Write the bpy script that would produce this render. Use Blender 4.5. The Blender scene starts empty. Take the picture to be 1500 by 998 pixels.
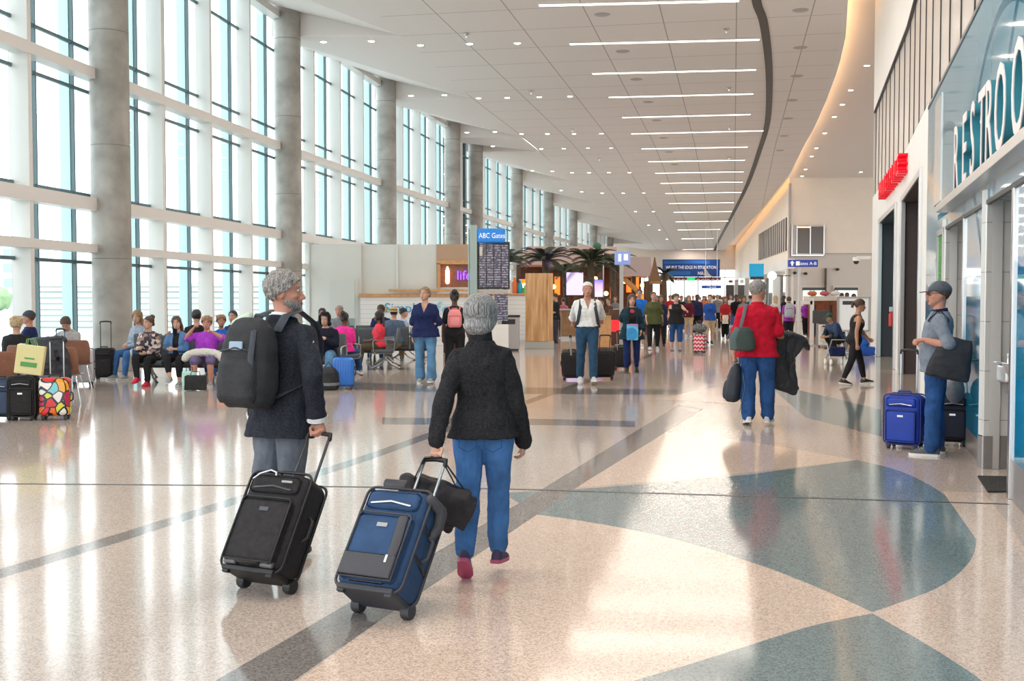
import bpy, bmesh, math, random
import numpy as np
from mathutils import Vector, Matrix, noise
from mathutils.geometry import delaunay_2d_cdt
random.seed(7)
sc = bpy.context.scene
C = sc.collection
R = math.radians
V = Vector

# ---------------------------------------------------------------- camera maths
FPX = 1600.0; CAMZ = 1.6; PITCH = math.atan(63/1600.0)
FWD = V((0, math.cos(PITCH), -math.sin(PITCH))); UPV = V((0, math.sin(PITCH), math.cos(PITCH)))
def ray(px, py):
    return FWD + V(((px-750)/FPX, 0, 0)) + UPV*((499-py)/FPX)
def G(px, py, z=0.0):
    d = ray(px, py); t = (z-CAMZ)/d.z
    return V((d.x*t, d.y*t, z))
def AT(px, py, Y):
    d = ray(px, py); t = Y/d.y
    return V((d.x*t, Y, CAMZ+d.z*t))
def HC(Y):            # ceiling height along the hall
    return 9.9 if Y < 60 else 9.9-(Y-60)*2.9/65
def CE(px, py, dz=0):
    z = 9.9
    for _ in range(25):
        p = G(px, py, z); z = HC(min(p.y, 130))
    return V((p.x, p.y, z+dz))

# ---------------------------------------------------------------- materials
MATS = {}
def mat(name, col, rough=0.6, metal=0.0, spec=0.5, emit=None, es=0.0, bump=None, var=None, coat=0, alpha=None, trans=0):
    """bump=(scale,strength,(sx,sy,sz)); var=(scale,amount)"""
    if name in MATS: return MATS[name]
    m = bpy.data.materials.new(name); m.use_nodes = True
    nt = m.node_tree; b = nt.nodes['Principled BSDF']
    b.inputs['Base Color'].default_value = (*col, 1)
    b.inputs['Roughness'].default_value = rough; b.inputs['Metallic'].default_value = metal
    b.inputs['Specular IOR Level'].default_value = spec
    if coat: b.inputs['Coat Weight'].default_value = coat; b.inputs['Coat Roughness'].default_value = .08
    if emit: b.inputs['Emission Color'].default_value = (*emit, 1); b.inputs['Emission Strength'].default_value = es
    if trans: b.inputs['Transmission Weight'].default_value = trans
    tc = nt.nodes.new('ShaderNodeTexCoord')
    if var:
        n = nt.nodes.new('ShaderNodeTexNoise'); n.inputs['Scale'].default_value = var[0]; n.inputs['Detail'].default_value = 5
        nt.links.new(tc.outputs['Object'], n.inputs['Vector'])
        mx = nt.nodes.new('ShaderNodeMix'); mx.data_type = 'RGBA'
        a = var[1]
        mx.inputs['A'].default_value = (*[max(0, c*(1-a)) for c in col], 1); mx.inputs['B'].default_value = (*[min(1, c*(1+a)) for c in col], 1)
        cr = nt.nodes.new('ShaderNodeMapRange'); cr.inputs['From Min'].default_value = .3; cr.inputs['From Max'].default_value = .7
        nt.links.new(n.outputs['Fac'], cr.inputs['Value']); nt.links.new(cr.outputs['Result'], mx.inputs['Factor'])
        nt.links.new(mx.outputs['Result'], b.inputs['Base Color'])
    if bump:
        n2 = nt.nodes.new('ShaderNodeTexNoise'); n2.inputs['Scale'].default_value = bump[0]; n2.inputs['Detail'].default_value = 3
        mp = nt.nodes.new('ShaderNodeMapping'); mp.inputs['Scale'].default_value = bump[2] if len(bump) > 2 else (1, 1, 1)
        bp = nt.nodes.new('ShaderNodeBump'); bp.inputs['Strength'].default_value = bump[1]; bp.inputs['Distance'].default_value = .02
        nt.links.new(tc.outputs['Object'], mp.inputs['Vector']); nt.links.new(mp.outputs['Vector'], n2.inputs['Vector'])
        nt.links.new(n2.outputs['Fac'], bp.inputs['Height']); nt.links.new(bp.outputs['Normal'], b.inputs['Normal'])
    MATS[name] = m
    return m
def node_mat(name, fn):
    if name in MATS: return MATS[name]
    m = bpy.data.materials.new(name); m.use_nodes = True
    nt = m.node_tree; b = nt.nodes['Principled BSDF']
    fn(nt, b, nt.nodes, nt.links); MATS[name] = m
    return m
def cloth(name, col, rough=.9, fold=.55):
    return mat(name, col, rough, spec=.25, bump=(7, fold, (1.6, 1.6, .9)), var=(14, .16))
def hexc(h):
    h = h.lstrip('#'); c = [int(h[i:i+2], 16)/255 for i in (0, 2, 4)]
    return tuple(x/12.92 if x <= .04045 else ((x+.055)/1.055)**2.4 for x in c)

# ---------------------------------------------------------------- mesh builder
class MB:
    def __init__(s): s.v = []; s.f = []; s.mi = []
    def add(s, vs, fs, mi=0):
        o = len(s.v); s.v += [tuple(p) for p in vs]; s.f += [tuple(i+o for i in f) for f in fs]; s.mi += [mi]*len(fs)
    def box(s, c, size, rot=None, mi=0):
        x, y, z = [k/2 for k in size]; c = V(c)
        vs = [V((a*x, b*y, d*z)) for a in (-1, 1) for b in (-1, 1) for d in (-1, 1)]
        if rot is not None: vs = [rot @ p for p in vs]
        s.add([p+c for p in vs], [(0, 1, 3, 2), (4, 6, 7, 5), (0, 4, 5, 1), (2, 3, 7, 6), (0, 2, 6, 4), (1, 5, 7, 3)], mi)
        return s
    def bb(s, x0, x1, y0, y1, z0, z1, mi=0):
        return s.box(((x0+x1)/2, (y0+y1)/2, (z0+z1)/2), (abs(x1-x0), abs(y1-y0), abs(z1-z0)), mi=mi)
    def prism(s, poly, z0, z1, M=None, mi=0):       # poly in xy, extruded in z, transformed by M
        n = len(poly); vs = [V((p[0], p[1], z0)) for p in poly]+[V((p[0], p[1], z1)) for p in poly]
        if M is not None: vs = [M @ p for p in vs]
        s.add(vs, [tuple(range(n))[::-1], tuple(range(n, 2*n))]+[(i, (i+1) % n, n+(i+1) % n, n+i) for i in range(n)], mi)
        return s
    def loft(s, rings, mi=0, cap=True):
        n = len(rings[0]); vs = [p for r in rings for p in r]; fs = []
        for k in range(len(rings)-1):
            for i in range(n):
                j = (i+1) % n; fs.append((k*n+i, k*n+j, (k+1)*n+j, (k+1)*n+i))
        if cap:
            fs.append(tuple(range(n))[::-1]); fs.append(tuple(range((len(rings)-1)*n, len(rings)*n)))
        s.add(vs, fs, mi); return s
    def tube(s, pts, rads, n=12, side=None, mi=0, rc=True, power=1.0):
        pts = [V(p) for p in pts]; R_ = [(r, r) if not hasattr(r, '__len__') else r for r in (rads if hasattr(rads, '__len__') else [rads]*len(pts))]
        tg = []
        for i in range(len(pts)):
            a = pts[max(0, i-1)]; b = pts[min(len(pts)-1, i+1)]; t = (b-a)
            tg.append(t.normalized() if t.length > 1e-9 else V((0, 0, 1)))
        if side is None:
            side = V((1, 0, 0)) if abs(tg[0].x) < .9 else V((0, 1, 0))
        side = V(side); rings = []
        def ring(c, t, ra, rb):
            nonlocal side
            a = (side - t*side.dot(t))
            a = a.normalized() if a.length > 1e-6 else t.orthogonal().normalized()
            side = a; b = t.cross(a); o = []
            for k in range(n):
                th = 2*math.pi*k/n; cx, sy = math.cos(th), math.sin(th)
                if power != 1: cx = math.copysign(abs(cx)**power, cx); sy = math.copysign(abs(sy)**power, sy)
                o.append(c+a*ra*cx+b*rb*sy)
            return o
        if rc:
            ra, rb = R_[0]; m = min(ra, rb)
            for q in (.35, .8): rings.append(ring(pts[0]-tg[0]*m*math.cos(math.asin(q)), tg[0], ra*q, rb*q))
        for p, t, r in zip(pts, tg, R_): rings.append(ring(p, t, *r))
        if rc:
            ra, rb = R_[-1]; m = min(ra, rb)
            for q in (.8, .35): rings.append(ring(pts[-1]+tg[-1]*m*math.cos(math.asin(q)), tg[-1], ra*q, rb*q))
        return s.loft(rings, mi)
    def ell(s, c, r, rot=None, n=14, mi=0):
        c = V(c); m = max(6, n//2); vs = []; fs = []
        r = (r, r, r) if not hasattr(r, '__len__') else r
        for i in range(1, m):
            th = math.pi*i/m
            for k in range(n):
                ph = 2*math.pi*k/n
                vs.append(V((r[0]*math.sin(th)*math.cos(ph), r[1]*math.sin(th)*math.sin(ph), r[2]*math.cos(th))))
        vs += [V((0, 0, r[2])), V((0, 0, -r[2]))]; T_ = len(vs)-2
        for i in range(m-2):
            for k in range(n):
                j = (k+1) % n; fs.append((i*n+k, (i+1)*n+k, (i+1)*n+j, i*n+j))
        for k in range(n):
            j = (k+1) % n; fs.append((T_, k, j)); fs.append((T_+1, (m-2)*n+j, (m-2)*n+k))
        if rot is not None: vs = [rot @ p for p in vs]
        s.add([p+c for p in vs], fs, mi); return s
    def cyl(s, a, b, r, n=16, mi=0, r2=None):
        return s.tube([a, b], [r, r if r2 is None else r2], n, rc=False, mi=mi)
    def lathe(s, prof, n=20, c=(0, 0, 0), mi=0):
        c = V(c); rings = [[c+V((r*math.cos(2*math.pi*k/n), r*math.sin(2*math.pi*k/n), z)) for k in range(n)] for r, z in prof]
        return s.loft(rings, mi)
    def quad(s, a, b, c, d, mi=0): s.add([a, b, c, d], [(0, 1, 2, 3)], mi); return s
    def xf(s, M):
        s.v = [tuple(M @ V(p)) for p in s.v]; return s
    def merge(s, o):
        n = len(s.v); s.v += o.v; s.f += [tuple(i+n for i in f) for f in o.f]; s.mi += o.mi; return s
    def mesh(s, name, mats, smooth=None):
        me = bpy.data.meshes.new(name); me.from_pydata(s.v, [], s.f)
        for m in (mats if isinstance(mats, (list, tuple)) else [mats]): me.materials.append(m)
        me.polygons.foreach_set('material_index', s.mi)
        bm = bmesh.new(); bm.from_mesh(me); bmesh.ops.recalc_face_normals(bm, faces=bm.faces); bm.to_mesh(me); bm.free()
        if smooth:
            me.polygons.foreach_set('use_smooth', [True]*len(me.polygons))
            me.set_sharp_from_angle(angle=R(smooth))
        me.update(); return me
    def build(s, name, mats, parent=None, smooth=None, bevel=0, sub=0, bseg=2):
        o = bpy.data.objects.new(name, s.mesh(name, mats, smooth)); C.objects.link(o)
        if parent: o.parent = parent
        if bevel:
            b = o.modifiers.new('b', 'BEVEL'); b.width = bevel; b.segments = bseg; b.limit_method = 'ANGLE'; b.angle_limit = R(40); b.harden_normals = False
        if sub:
            m = o.modifiers.new('s', 'SUBSURF'); m.levels = sub; m.render_levels = sub
        return o

def thing(name, label, cat, loc=(0, 0, 0), rz=0, group=None, s=1):
    o = bpy.data.objects.new(name, None); C.objects.link(o); o.empty_display_size = .2
    o.location = loc; o.rotation_euler = (0, 0, R(rz)); o.scale = (s, s, s)
    o['label'] = label; o['category'] = cat
    if group: o['group'] = group
    return o
def tag(o, label, cat, group=None):
    o['label'] = label; o['category'] = cat
    if group: o['group'] = group
    return o
def struct(o): o['kind'] = 'structure'; return o
def dup(root, loc=None, rz=None, label=None, group=None, s=None):
    r = root.copy(); C.objects.link(r)
    if loc is not None: r.location = loc
    if rz is not None: r.rotation_euler = (0, 0, R(rz))
    if s: r.scale = (s, s, s)
    if label: r['label'] = label
    if group: r['group'] = group
    for ch in list(root.children):
        c = ch.copy(); C.objects.link(c); c.parent = r
        for g in list(ch.children):
            d = g.copy(); C.objects.link(d); d.parent = c
    return r
_tex = {}
def clouds(scale):
    if scale not in _tex:
        t = bpy.data.textures.new('fold', 'CLOUDS'); t.noise_scale = scale; t.noise_depth = 2; _tex[scale] = t
    return _tex[scale]
def vox(name, mb, mats, parent, voxel, smooth=3, disp=0, dscale=.12, matfn=None, cut=None, post=None):
    """one continuous skin over all primitives of mb"""
    me0 = mb.mesh('t', []) if False else None
    me = bpy.data.meshes.new('t'); me.from_pydata(mb.v, [], mb.f)
    bm = bmesh.new(); bm.from_mesh(me); bmesh.ops.recalc_face_normals(bm, faces=bm.faces); bm.to_mesh(me); bm.free()
    t = bpy.data.objects.new('t', me); C.objects.link(t)
    r = t.modifiers.new('r', 'REMESH'); r.mode = 'VOXEL'; r.voxel_size = voxel; r.adaptivity = 0
    if smooth:
        k = t.modifiers.new('k', 'SMOOTH'); k.factor = .5; k.iterations = smooth
    if disp:
        d = t.modifiers.new('d', 'DISPLACE'); d.texture = clouds(dscale); d.strength = disp; d.mid_level = .5; d.texture_coords = 'LOCAL'
    dg = bpy.context.evaluated_depsgraph_get(); dg.update()
    out = bpy.data.meshes.new_from_object(t.evaluated_get(dg), depsgraph=dg)
    bpy.data.objects.remove(t); bpy.data.meshes.remove(me)
    out.name = name; out.materials.clear()
    for m in (mats if isinstance(mats, (list, tuple)) else [mats]): out.materials.append(m)
    n = len(out.vertices)
    if post and n:
        co = np.empty(n*3); out.vertices.foreach_get('co', co); co = co.reshape(-1, 3); co = post(co); out.vertices.foreach_set('co', co.ravel())
    if cut:
        pc = np.empty(len(out.polygons)*3); out.polygons.foreach_get('center', pc); pc = pc.reshape(-1, 3); msk = cut(pc[:, 0], pc[:, 1], pc[:, 2])
        bm = bmesh.new(); bm.from_mesh(out); bm.faces.ensure_lookup_table()
        bmesh.ops.delete(bm, geom=[bm.faces[i] for i in np.nonzero(msk)[0]], context='FACES'); bm.to_mesh(out); bm.free()
    np_ = len(out.polygons)
    out.polygons.foreach_set('use_smooth', [True]*np_)
    if matfn:
        pc = np.empty(np_*3); out.polygons.foreach_get('center', pc); pc = pc.reshape(-1, 3)
        out.polygons.foreach_set('material_index', np.asarray(matfn(pc[:, 0], pc[:, 1], pc[:, 2])).astype(np.int32))
    else:
        out.polygons.foreach_set('material_index', [0]*np_)
    out.update()
    o = bpy.data.objects.new(name, out); C.objects.link(o)
    if parent: o.parent = parent
    return o
def text(s, size, depth, m, name, parent, loc, rot, sx=1, align='CENTER', bev=0):
    cu = bpy.data.curves.new('t', 'FONT'); cu.body = s; cu.size = size; cu.extrude = depth; cu.align_x = align; cu.align_y = 'BOTTOM_BASELINE'; cu.resolution_u = 3
    cu.bevel_depth = bev
    t = bpy.data.objects.new('t', cu); C.objects.link(t)
    dg = bpy.context.evaluated_depsgraph_get(); dg.update()
    me = bpy.data.meshes.new_from_object(t.evaluated_get(dg), depsgraph=dg); bpy.data.objects.remove(t)
    me.materials.clear(); me.materials.append(m)
    o = bpy.data.objects.new(name, me); C.objects.link(o)
    if parent: o.parent = parent
    M = Matrix.Translation(loc) @ rot.to_4x4() @ Matrix.Diagonal((sx, 1, 1, 1)); me.transform(M); me.update()
    return o
def rotm(x=0, y=0, z=0):
    return (Matrix.Rotation(R(z), 3, 'Z') @ Matrix.Rotation(R(y), 3, 'Y') @ Matrix.Rotation(R(x), 3, 'X'))
# ================================================================ camera
cam = bpy.data.cameras.new('camera'); cam.lens = 36*FPX/1500; cam.sensor_width = 36; cam.clip_end = 2000; cam.clip_start = .05
co = bpy.data.objects.new('camera', cam); C.objects.link(co); co.location = (0, 0, CAMZ); co.rotation_euler = (math.pi/2-PITCH, 0, 0)
sc.camera = co

# ================================================================ setting materials
def tz(nt, N, L, src, col1, col2, sc1=260, thr=.62):
    """terrazzo chips"""
    v = N.new('ShaderNodeTexVoronoi'); v.inputs['Scale'].default_value = sc1; L.new(src, v.inputs['Vector'])
    n = N.new('ShaderNodeTexNoise'); n.inputs['Scale'].default_value = .35; n.inputs['Detail'].default_value = 2; L.new(src, n.inputs['Vector'])
    cr = N.new('ShaderNodeValToRGB'); e = cr.color_ramp.elements
    e[0].position = 0; e[0].color = (*col2, 1); e[1].position = 1; e[1].color = (*[min(1, c*1.25+.03) for c in col1], 1)
    q = cr.color_ramp.elements.new(.2); q.color = (*[c*.8 for c in col1], 1)
    q = cr.color_ramp.elements.new(.35); q.color = (*col1, 1)
    sp = N.new('ShaderNodeSeparateColor'); L.new(v.outputs['Color'], sp.inputs['Color']); L.new(sp.outputs['Red'], cr.inputs['Fac'])
    mx = N.new('ShaderNodeMix'); mx.data_type = 'RGBA'; mx.blend_type = 'MULTIPLY'; mx.inputs['Factor'].default_value = .35
    L.new(cr.outputs['Color'], mx.inputs['A'])
    c2 = N.new('ShaderNodeValToRGB'); c2.color_ramp.elements[0].position = .35; c2.color_ramp.elements[0].color = (.72, .72, .74, 1); c2.color_ramp.elements[1].position = .65; c2.color_ramp.elements[1].color = (1, 1, 1, 1)
    L.new(n.outputs['Fac'], c2.inputs['Fac']); L.new(c2.outputs['Color'], mx.inputs['B'])
    return mx.outputs['Result']
def floor_mat(name, c1, c2):
    def fn(nt, b, N, L):
        g = N.new('ShaderNodeTexCoord')
        L.new(tz(nt, N, L, g.outputs['Object'], c1, c2, 130), b.inputs['Base Color'])
        b.inputs['Roughness'].default_value = .1; b.inputs['IOR'].default_value = 1.5; b.inputs['Specular IOR Level'].default_value = .55
        n = N.new('ShaderNodeTexNoise'); n.inputs['Scale'].default_value = 1.1; n.inputs['Detail'].default_value = 1
        L.new(g.outputs['Object'], n.inputs['Vector'])
        bp = N.new('ShaderNodeBump'); bp.inputs['Strength'].default_value = .12; bp.inputs['Distance'].default_value = .008
        L.new(n.outputs['Fac'], bp.inputs['Height']); L.new(bp.outputs['Normal'], b.inputs['Normal'])
    return node_mat(name, fn)
F_BASE = floor_mat('terrazzo base', (.50, .415, .36), (.36, .29, .25))
F_LIGHT = floor_mat('terrazzo light', (.66, .51, .415), (.50, .38, .30))
F_TEAL = floor_mat('terrazzo teal', (.17, .23, .235), (.11, .155, .165))
F_DARK = floor_mat('terrazzo dark', (.20, .18, .168), (.13, .118, .11))
WHITE = mat('white paint', (.80, .79, .76), .55, var=(2, .02))
WARMW = mat('warm white wall', (.84, .75, .65), .6, var=(1.5, .02))
FINW = mat('white steel paint', (.78, .76, .73), .4)
TEALG = mat('teal mullion', (.60, .88, .88), .3)
RAIL = mat('dark rail', (.10, .17, .19), .4)
STEEL = mat('stainless steel', (.60, .60, .60), .28, 1.0)
CHROME = mat('chrome', (.75, .75, .76), .12, 1.0)
BLACKM = mat('black metal', (.02, .02, .022), .4)
BLACKP = mat('black plastic', (.018, .018, .02), .45)
DGREY = mat('dark grey', (.06, .062, .066), .5)
def conc(nt, b, N, L):
    g = N.new('ShaderNodeTexCoord')
    n = N.new('ShaderNodeTexNoise'); n.inputs['Scale'].default_value = 1.6; n.inputs['Detail'].default_value = 8; L.new(g.outputs['Object'], n.inputs['Vector'])
    w = N.new('ShaderNodeTexNoise'); w.inputs['Scale'].default_value = 40; w.inputs['Detail'].default_value = 3; L.new(g.outputs['Object'], w.inputs['Vector'])
    cr = N.new('ShaderNodeValToRGB'); cr.color_ramp.elements[0].position = .3; cr.color_ramp.elements[0].color = (.24, .225, .20, 1); cr.color_ramp.elements[1].position = .68; cr.color_ramp.elements[1].color = (.44, .42, .385, 1)
    L.new(n.outputs['Fac'], cr.inputs['Fac']); 
    # pour joints
    s = N.new('ShaderNodeSeparateXYZ'); L.new(g.outputs['Object'], s.inputs['Vector'])
    m = N.new('ShaderNodeMath'); m.operation = 'PINGPONG'; m.inputs[1].default_value = 1.22; L.new(s.outputs['Z'], m.inputs[0])
    lt = N.new('ShaderNodeMath'); lt.operation = 'LESS_THAN'; lt.inputs[1].default_value = .012; L.new(m.outputs[0], lt.inputs[0])
    mx = N.new('ShaderNodeMix'); mx.data_type = 'RGBA'; mx.inputs['B'].default_value = (.22, .2, .18, 1); L.new(lt.outputs[0], mx.inputs['Factor']); L.new(cr.outputs['Color'], mx.inputs['A'])
    L.new(mx.outputs['Result'], b.inputs['Base Color']); b.inputs['Roughness'].default_value = .45
    bp = N.new('ShaderNodeBump'); bp.inputs['Strength'].default_value = .15; bp.inputs['Distance'].default_value = .01; L.new(w.outputs['Fac'], bp.inputs['Height']); L.new(bp.outputs['Normal'], b.inputs['Normal'])
CONC = node_mat('concrete', conc)
def gridlines(N, L, src, ang, tx, ty, w, ox=0, oy=0):
    r = N.new('ShaderNodeVectorRotate'); r.rotation_type = 'Z_AXIS'; r.inputs['Angle'].default_value = ang; L.new(src, r.inputs['Vector'])
    s = N.new('ShaderNodeSeparateXYZ'); L.new(r.outputs['Vector'], s.inputs['Vector'])
    outs = []
    for ax, t, o in (('X', tx, ox), ('Y', ty, oy)):
        a = N.new('ShaderNodeMath'); a.operation = 'ADD'; a.inputs[1].default_value = 1000*t+o; L.new(s.outputs[ax], a.inputs[0])
        m = N.new('ShaderNodeMath'); m.operation = 'MODULO'; m.inputs[1].default_value = t; L.new(a.outputs[0], m.inputs[0])
        l = N.new('ShaderNodeMath'); l.operation = 'LESS_THAN'; l.inputs[1].default_value = w; L.new(m.outputs[0], l.inputs[0]); outs.append(l)
    mx = N.new('ShaderNodeMath'); mx.operation = 'MAXIMUM'; L.new(outs[0].outputs[0], mx.inputs[0]); L.new(outs[1].outputs[0], mx.inputs[1])
    return mx.outputs[0]
def ceilf(nt, b, N, L):
    g = N.new('ShaderNodeTexCoord'); gl = gridlines(N, L, g.outputs['Object'], .2, 2.15, 2.4, .035)
    mx = N.new('ShaderNodeMix'); mx.data_type = 'RGBA'; mx.inputs['A'].default_value = (.80, .76, .73, 1); mx.inputs['B'].default_value = (.40, .37, .35, 1)
    L.new(gl, mx.inputs['Factor']); L.new(mx.outputs['Result'], b.inputs['Base Color']); b.inputs['Roughness'].default_value = .6
CEILM = node_mat('ceiling tile', ceilf)
def tilef(nt, b, N, L):
    g = N.new('ShaderNodeTexCoord')
    mp = N.new('ShaderNodeMapping'); mp.inputs['Rotation'].default_value = (R(90), 0, 0); L.new(g.outputs['Object'], mp.inputs['Vector'])
    gl = gridlines(N, L, mp.outputs['Vector'], 0, .9, .46, .008)
    mx = N.new('ShaderNodeMix'); mx.data_type = 'RGBA'; mx.inputs['A'].default_value = (.60, .60, .585, 1); mx.inputs['B'].default_value = (.3, .3, .29, 1)
    L.new(gl, mx.inputs['Factor']); L.new(mx.outputs['Result'], b.inputs['Base Color']); b.inputs['Roughness'].default_value = .3
TILE = node_mat('grey wall tile', tilef)
def glassf(nt, b, N, L):
    t = N.new('ShaderNodeBsdfTransparent'); t.inputs['Color'].default_value = (.93, .985, .985, 1)
    gl = N.new('ShaderNodeBsdfGlossy'); gl.inputs['Roughness'].default_value = .02
    fr = N.new('ShaderNodeFresnel'); fr.inputs['IOR'].default_value = 1.35
    m = N.new('ShaderNodeMixShader'); L.new(fr.outputs[0], m.inputs[0]); L.new(t.outputs[0], m.inputs[1]); L.new(gl.outputs[0], m.inputs[2])
    L.new(m.outputs[0], N['Material Output'].inputs['Surface'])
GLASS = node_mat('window glass', glassf)
LEDW = mat('lit white diffuser', (1, 1, 1), .5, emit=(1, .90, .78), es=3.0)
LEDWARM = mat('warm cove light', (1, .8, .6), .5, emit=(1, .60, .28), es=9.0)
DLGT = mat('downlight lens', (1, .95, .88), .5, emit=(1, .9, .76), es=14.0)

# ================================================================ window wall polyline (column centres)
COL = [(-11.9, .0), (-10.24, 12.6), (-8.74, 23.9), (-7.13, 35.0), (-5.26, 46.0), (-3.10, 57.0), (-2.05, 61.8), (.30, 72.8), (2.75, 83.8), (5.25, 94.8), (7.8, 105.8), (10.4, 116.8), (12.4, 125.5)]
COLV = [V((x, y, 0)) for x, y in COL]
def wnorm(a, b):
    d = (b-a).normalized(); return V((-d.y, d.x, 0))     # pointing out of the hall (left)
# ================================================================ floor
def ctr(pts, k=6):                 # smooth curve through pixel points
    out = []
    for i in range(len(pts)-1):
        p0 = pts[max(0, i-1)]; p1 = pts[i]; p2 = pts[i+1]; p3 = pts[min(len(pts)-1, i+2)]
        for j in range(k):
            t = j/k
            out.append(tuple(.5*((2*p1[q])+(-p0[q]+p2[q])*t+(2*p0[q]-5*p1[q]+4*p2[q]-p3[q])*t*t+(-p0[q]+3*p1[q]-3*p2[q]+p3[q])*t**3) for q in (0, 1)))
    out.append(pts[-1]); return out
arc_r = ctr([(1255, 674), (1320, 691), (1378, 721), (1418, 757), (1430, 790), (1418, 826), (1372, 862), (1278, 897)])
arc_b = ctr([(1278, 897), (1200, 862), (1110, 827), (990, 791), (880, 768), (787, 754)])
arc_l = ctr([(1278, 899), (1190, 917), (1090, 948), (1005, 975), (900, 1008), (740, 1075)])
arc_s = ctr([(1278, 899), (1345, 937), (1400, 971), (1445, 1003), (1530, 1080)])
polys = [
 ([(848, 714), (960, 632), (1050, 640), (1140, 654), (1255, 674), (1100, 692), (960, 705)], 1),
 (arc_r+arc_b[1:]+[(735, 722), (850, 716.5), (960, 708), (1100, 695)], 2),
 (arc_b[::-1]+arc_l[1:]+[(420, 1075), (330, 1075), (560, 907)], 1),
 (arc_l+[(800, 1150), (1500, 1150)]+arc_s[::-1][:-1], 2),
 (arc_s+[(1600, 1080), (1560, 900), (1480, 770), (1440, 722), (1380, 719.5)]+arc_r[24:], 1),
 ([(215, 1060), (320, 995), (500, 890), (660, 797), (789, 720), (994, 593), (1030, 600), (848, 712), (787, 754), (560, 907), (430, 998), (340, 1060)], 3),
 ([(-40, 846), (180, 780), (370, 720), (540, 665), (650, 626), (760, 590), (860, 556), (960, 515), (966, 517), (865, 560), (762, 596), (652, 634), (542, 674), (370, 731), (180, 793), (-40, 860)], 3),
 ([(380, 555), (700, 567), (1060, 572), (1060, 579), (700, 577), (380, 566)], 3),
 ([(560, 612), (800, 614), (930, 617), (930, 626), (800, 623), (560, 622)], 3),
 ([(960, 585), (1180, 596), (1250, 560), (1120, 552)], 1),
 ([(1120, 560), (1290, 600), (1292, 640), (1180, 612)], 2),
 ([(480, 536), (640, 540), (640, 543), (480, 541)], 3),
]
gp = [([(G(x, y).x, G(x, y).y) for x, y in p], m) for p, m in polys]
# far bands across the hall
for k, (y0, w) in enumerate(((40, .5), (46, .4), (52, 1.2), (60, .6), (68, 1.5), (78, .8), (90, 1.2), (104, 1))):
    gp.append(([(-9, y0+1), (22, y0-3), (22, y0-3+w), (-9, y0+1+w)], 3 if k % 2 else 1))
def pin(p, poly):
    x, y = p; c = False; j = len(poly)-1
    for i in range(len(poly)):
        if (poly[i][1] > y) != (poly[j][1] > y) and x < (poly[j][0]-poly[i][0])*(y-poly[i][1])/(poly[j][1]-poly[i][1])+poly[i][0]: c = not c
        j = i
    return c
vs, es = [], []
def addloop(pl):
    o = len(vs); vs.extend(V(p) for p in pl); es.extend((o+i, o+(i+1) % len(pl)) for i in range(len(pl)))
addloop([(-16, -14), (40, -14), (40, 130), (-2, 130)])
for pl, m in gp: addloop(pl)
rv, re, rf, _, _, _ = delaunay_2d_cdt(vs, es, [], 1, 1e-4)
fm = []
for f in rf:
    c = sum((V(rv[i]) for i in f), V((0, 0)))/len(f); m = 0
    for pl, k in gp:
        if pin(c, pl): m = k
    fm.append(m)
b = MB(); b.v = [(p.x, p.y, 0) for p in rv]; b.f = [tuple(f) for f in rf]; b.mi = fm
struct(b.build('floor', [F_BASE, F_LIGHT, F_TEAL, F_DARK]))
# expansion joint strip
b = MB(); pts = [G(-60, 708.5), G(400, 712), G(750, 717), G(1100, 727), G(1478, 739)]
for i in range(4):
    p, q = pts[i], pts[i+1]; b.quad(p+V((0, -.018, .002)), q+V((0, -.018, .002)), q+V((0, .018, .002)), p+V((0, .018, .002)))
struct(b.build('trim_3', DGREY))

# ================================================================ window wall
WT = 11.6
def winbay(i, a, c):
    d = (c-a).normalized(); L_ = (c-a).length; n = wnorm(a, c)
    P_ = lambda s, o, z: a+d*s+n*o+V((0, 0, z))
    rot = Matrix((d, n, V((0, 0, 1)))).transposed()
    root = MB()
    def bx(mb, s0, s1, o0, o1, z0, z1): mb.box(P_((s0+s1)/2, (o0+o1)/2, (z0+z1)/2), (s1-s0, o1-o0, z1-z0), rot)
    nf = max(1, round(L_/2.78)); st = L_/nf
    for k in range(nf+1):
        if 0 < k < nf: bx(root, k*st-.065, k*st+.065, .12, .52, 0, WT)
    for z0, z1 in ((2.56, 2.74), (3.46, 3.73), (6.27, 6.5), (10.38, 10.6)):
        bx(root, 0, L_, .10, .44, z0, z1)
    bx(root, 0, L_, .3, .6, 0, .12)
    w = struct(root.build('window_%d' % i, FINW))
    r = MB()
    for z in (2.36, 3.82, 6.05, 6.98, 9.45): bx(r, 0, L_, .44, .5, z-.035, z+.035)
    for k in range(nf):
        for q in (.25, .75): s = (k+q)*st; bx(r, s-.02, s+.02, .42, .5, .1, WT)
    r.build('glazing_rail', RAIL, w)
    m = MB()
    for k in range(nf):
        for q in (.25, .75): s = (k+q)*st; bx(m, s-.035, s+.035, .51, .74, .1, WT)
    m.build('mullion_fin', TEALG, w)
    g = MB(); g.quad(P_(0, .5, .05), P_(L_, .5, .05), P_(L_, .5, WT), P_(0, .5, WT)); g.build('glass_pane', GLASS, w)
for i in range(len(COLV)-1): winbay(i+1, COLV[i], COLV[i+1])
clab = ['nearest round concrete column, by the shell chairs and pale suitcase', 'round concrete column behind the man in the dark jacket', 'round concrete column rising above the white kiosk wall',
        'round concrete column left of the flight board post', 'round concrete column close behind the flight board sign', 'round concrete column above the pale roof behind the flight board',
        'round concrete column above the palm with violet light', 'round concrete column above the middle palms', 'round concrete column above the hanging glider', 'far round concrete column in the window line', 'farthest round concrete column beside the end wall']
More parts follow.
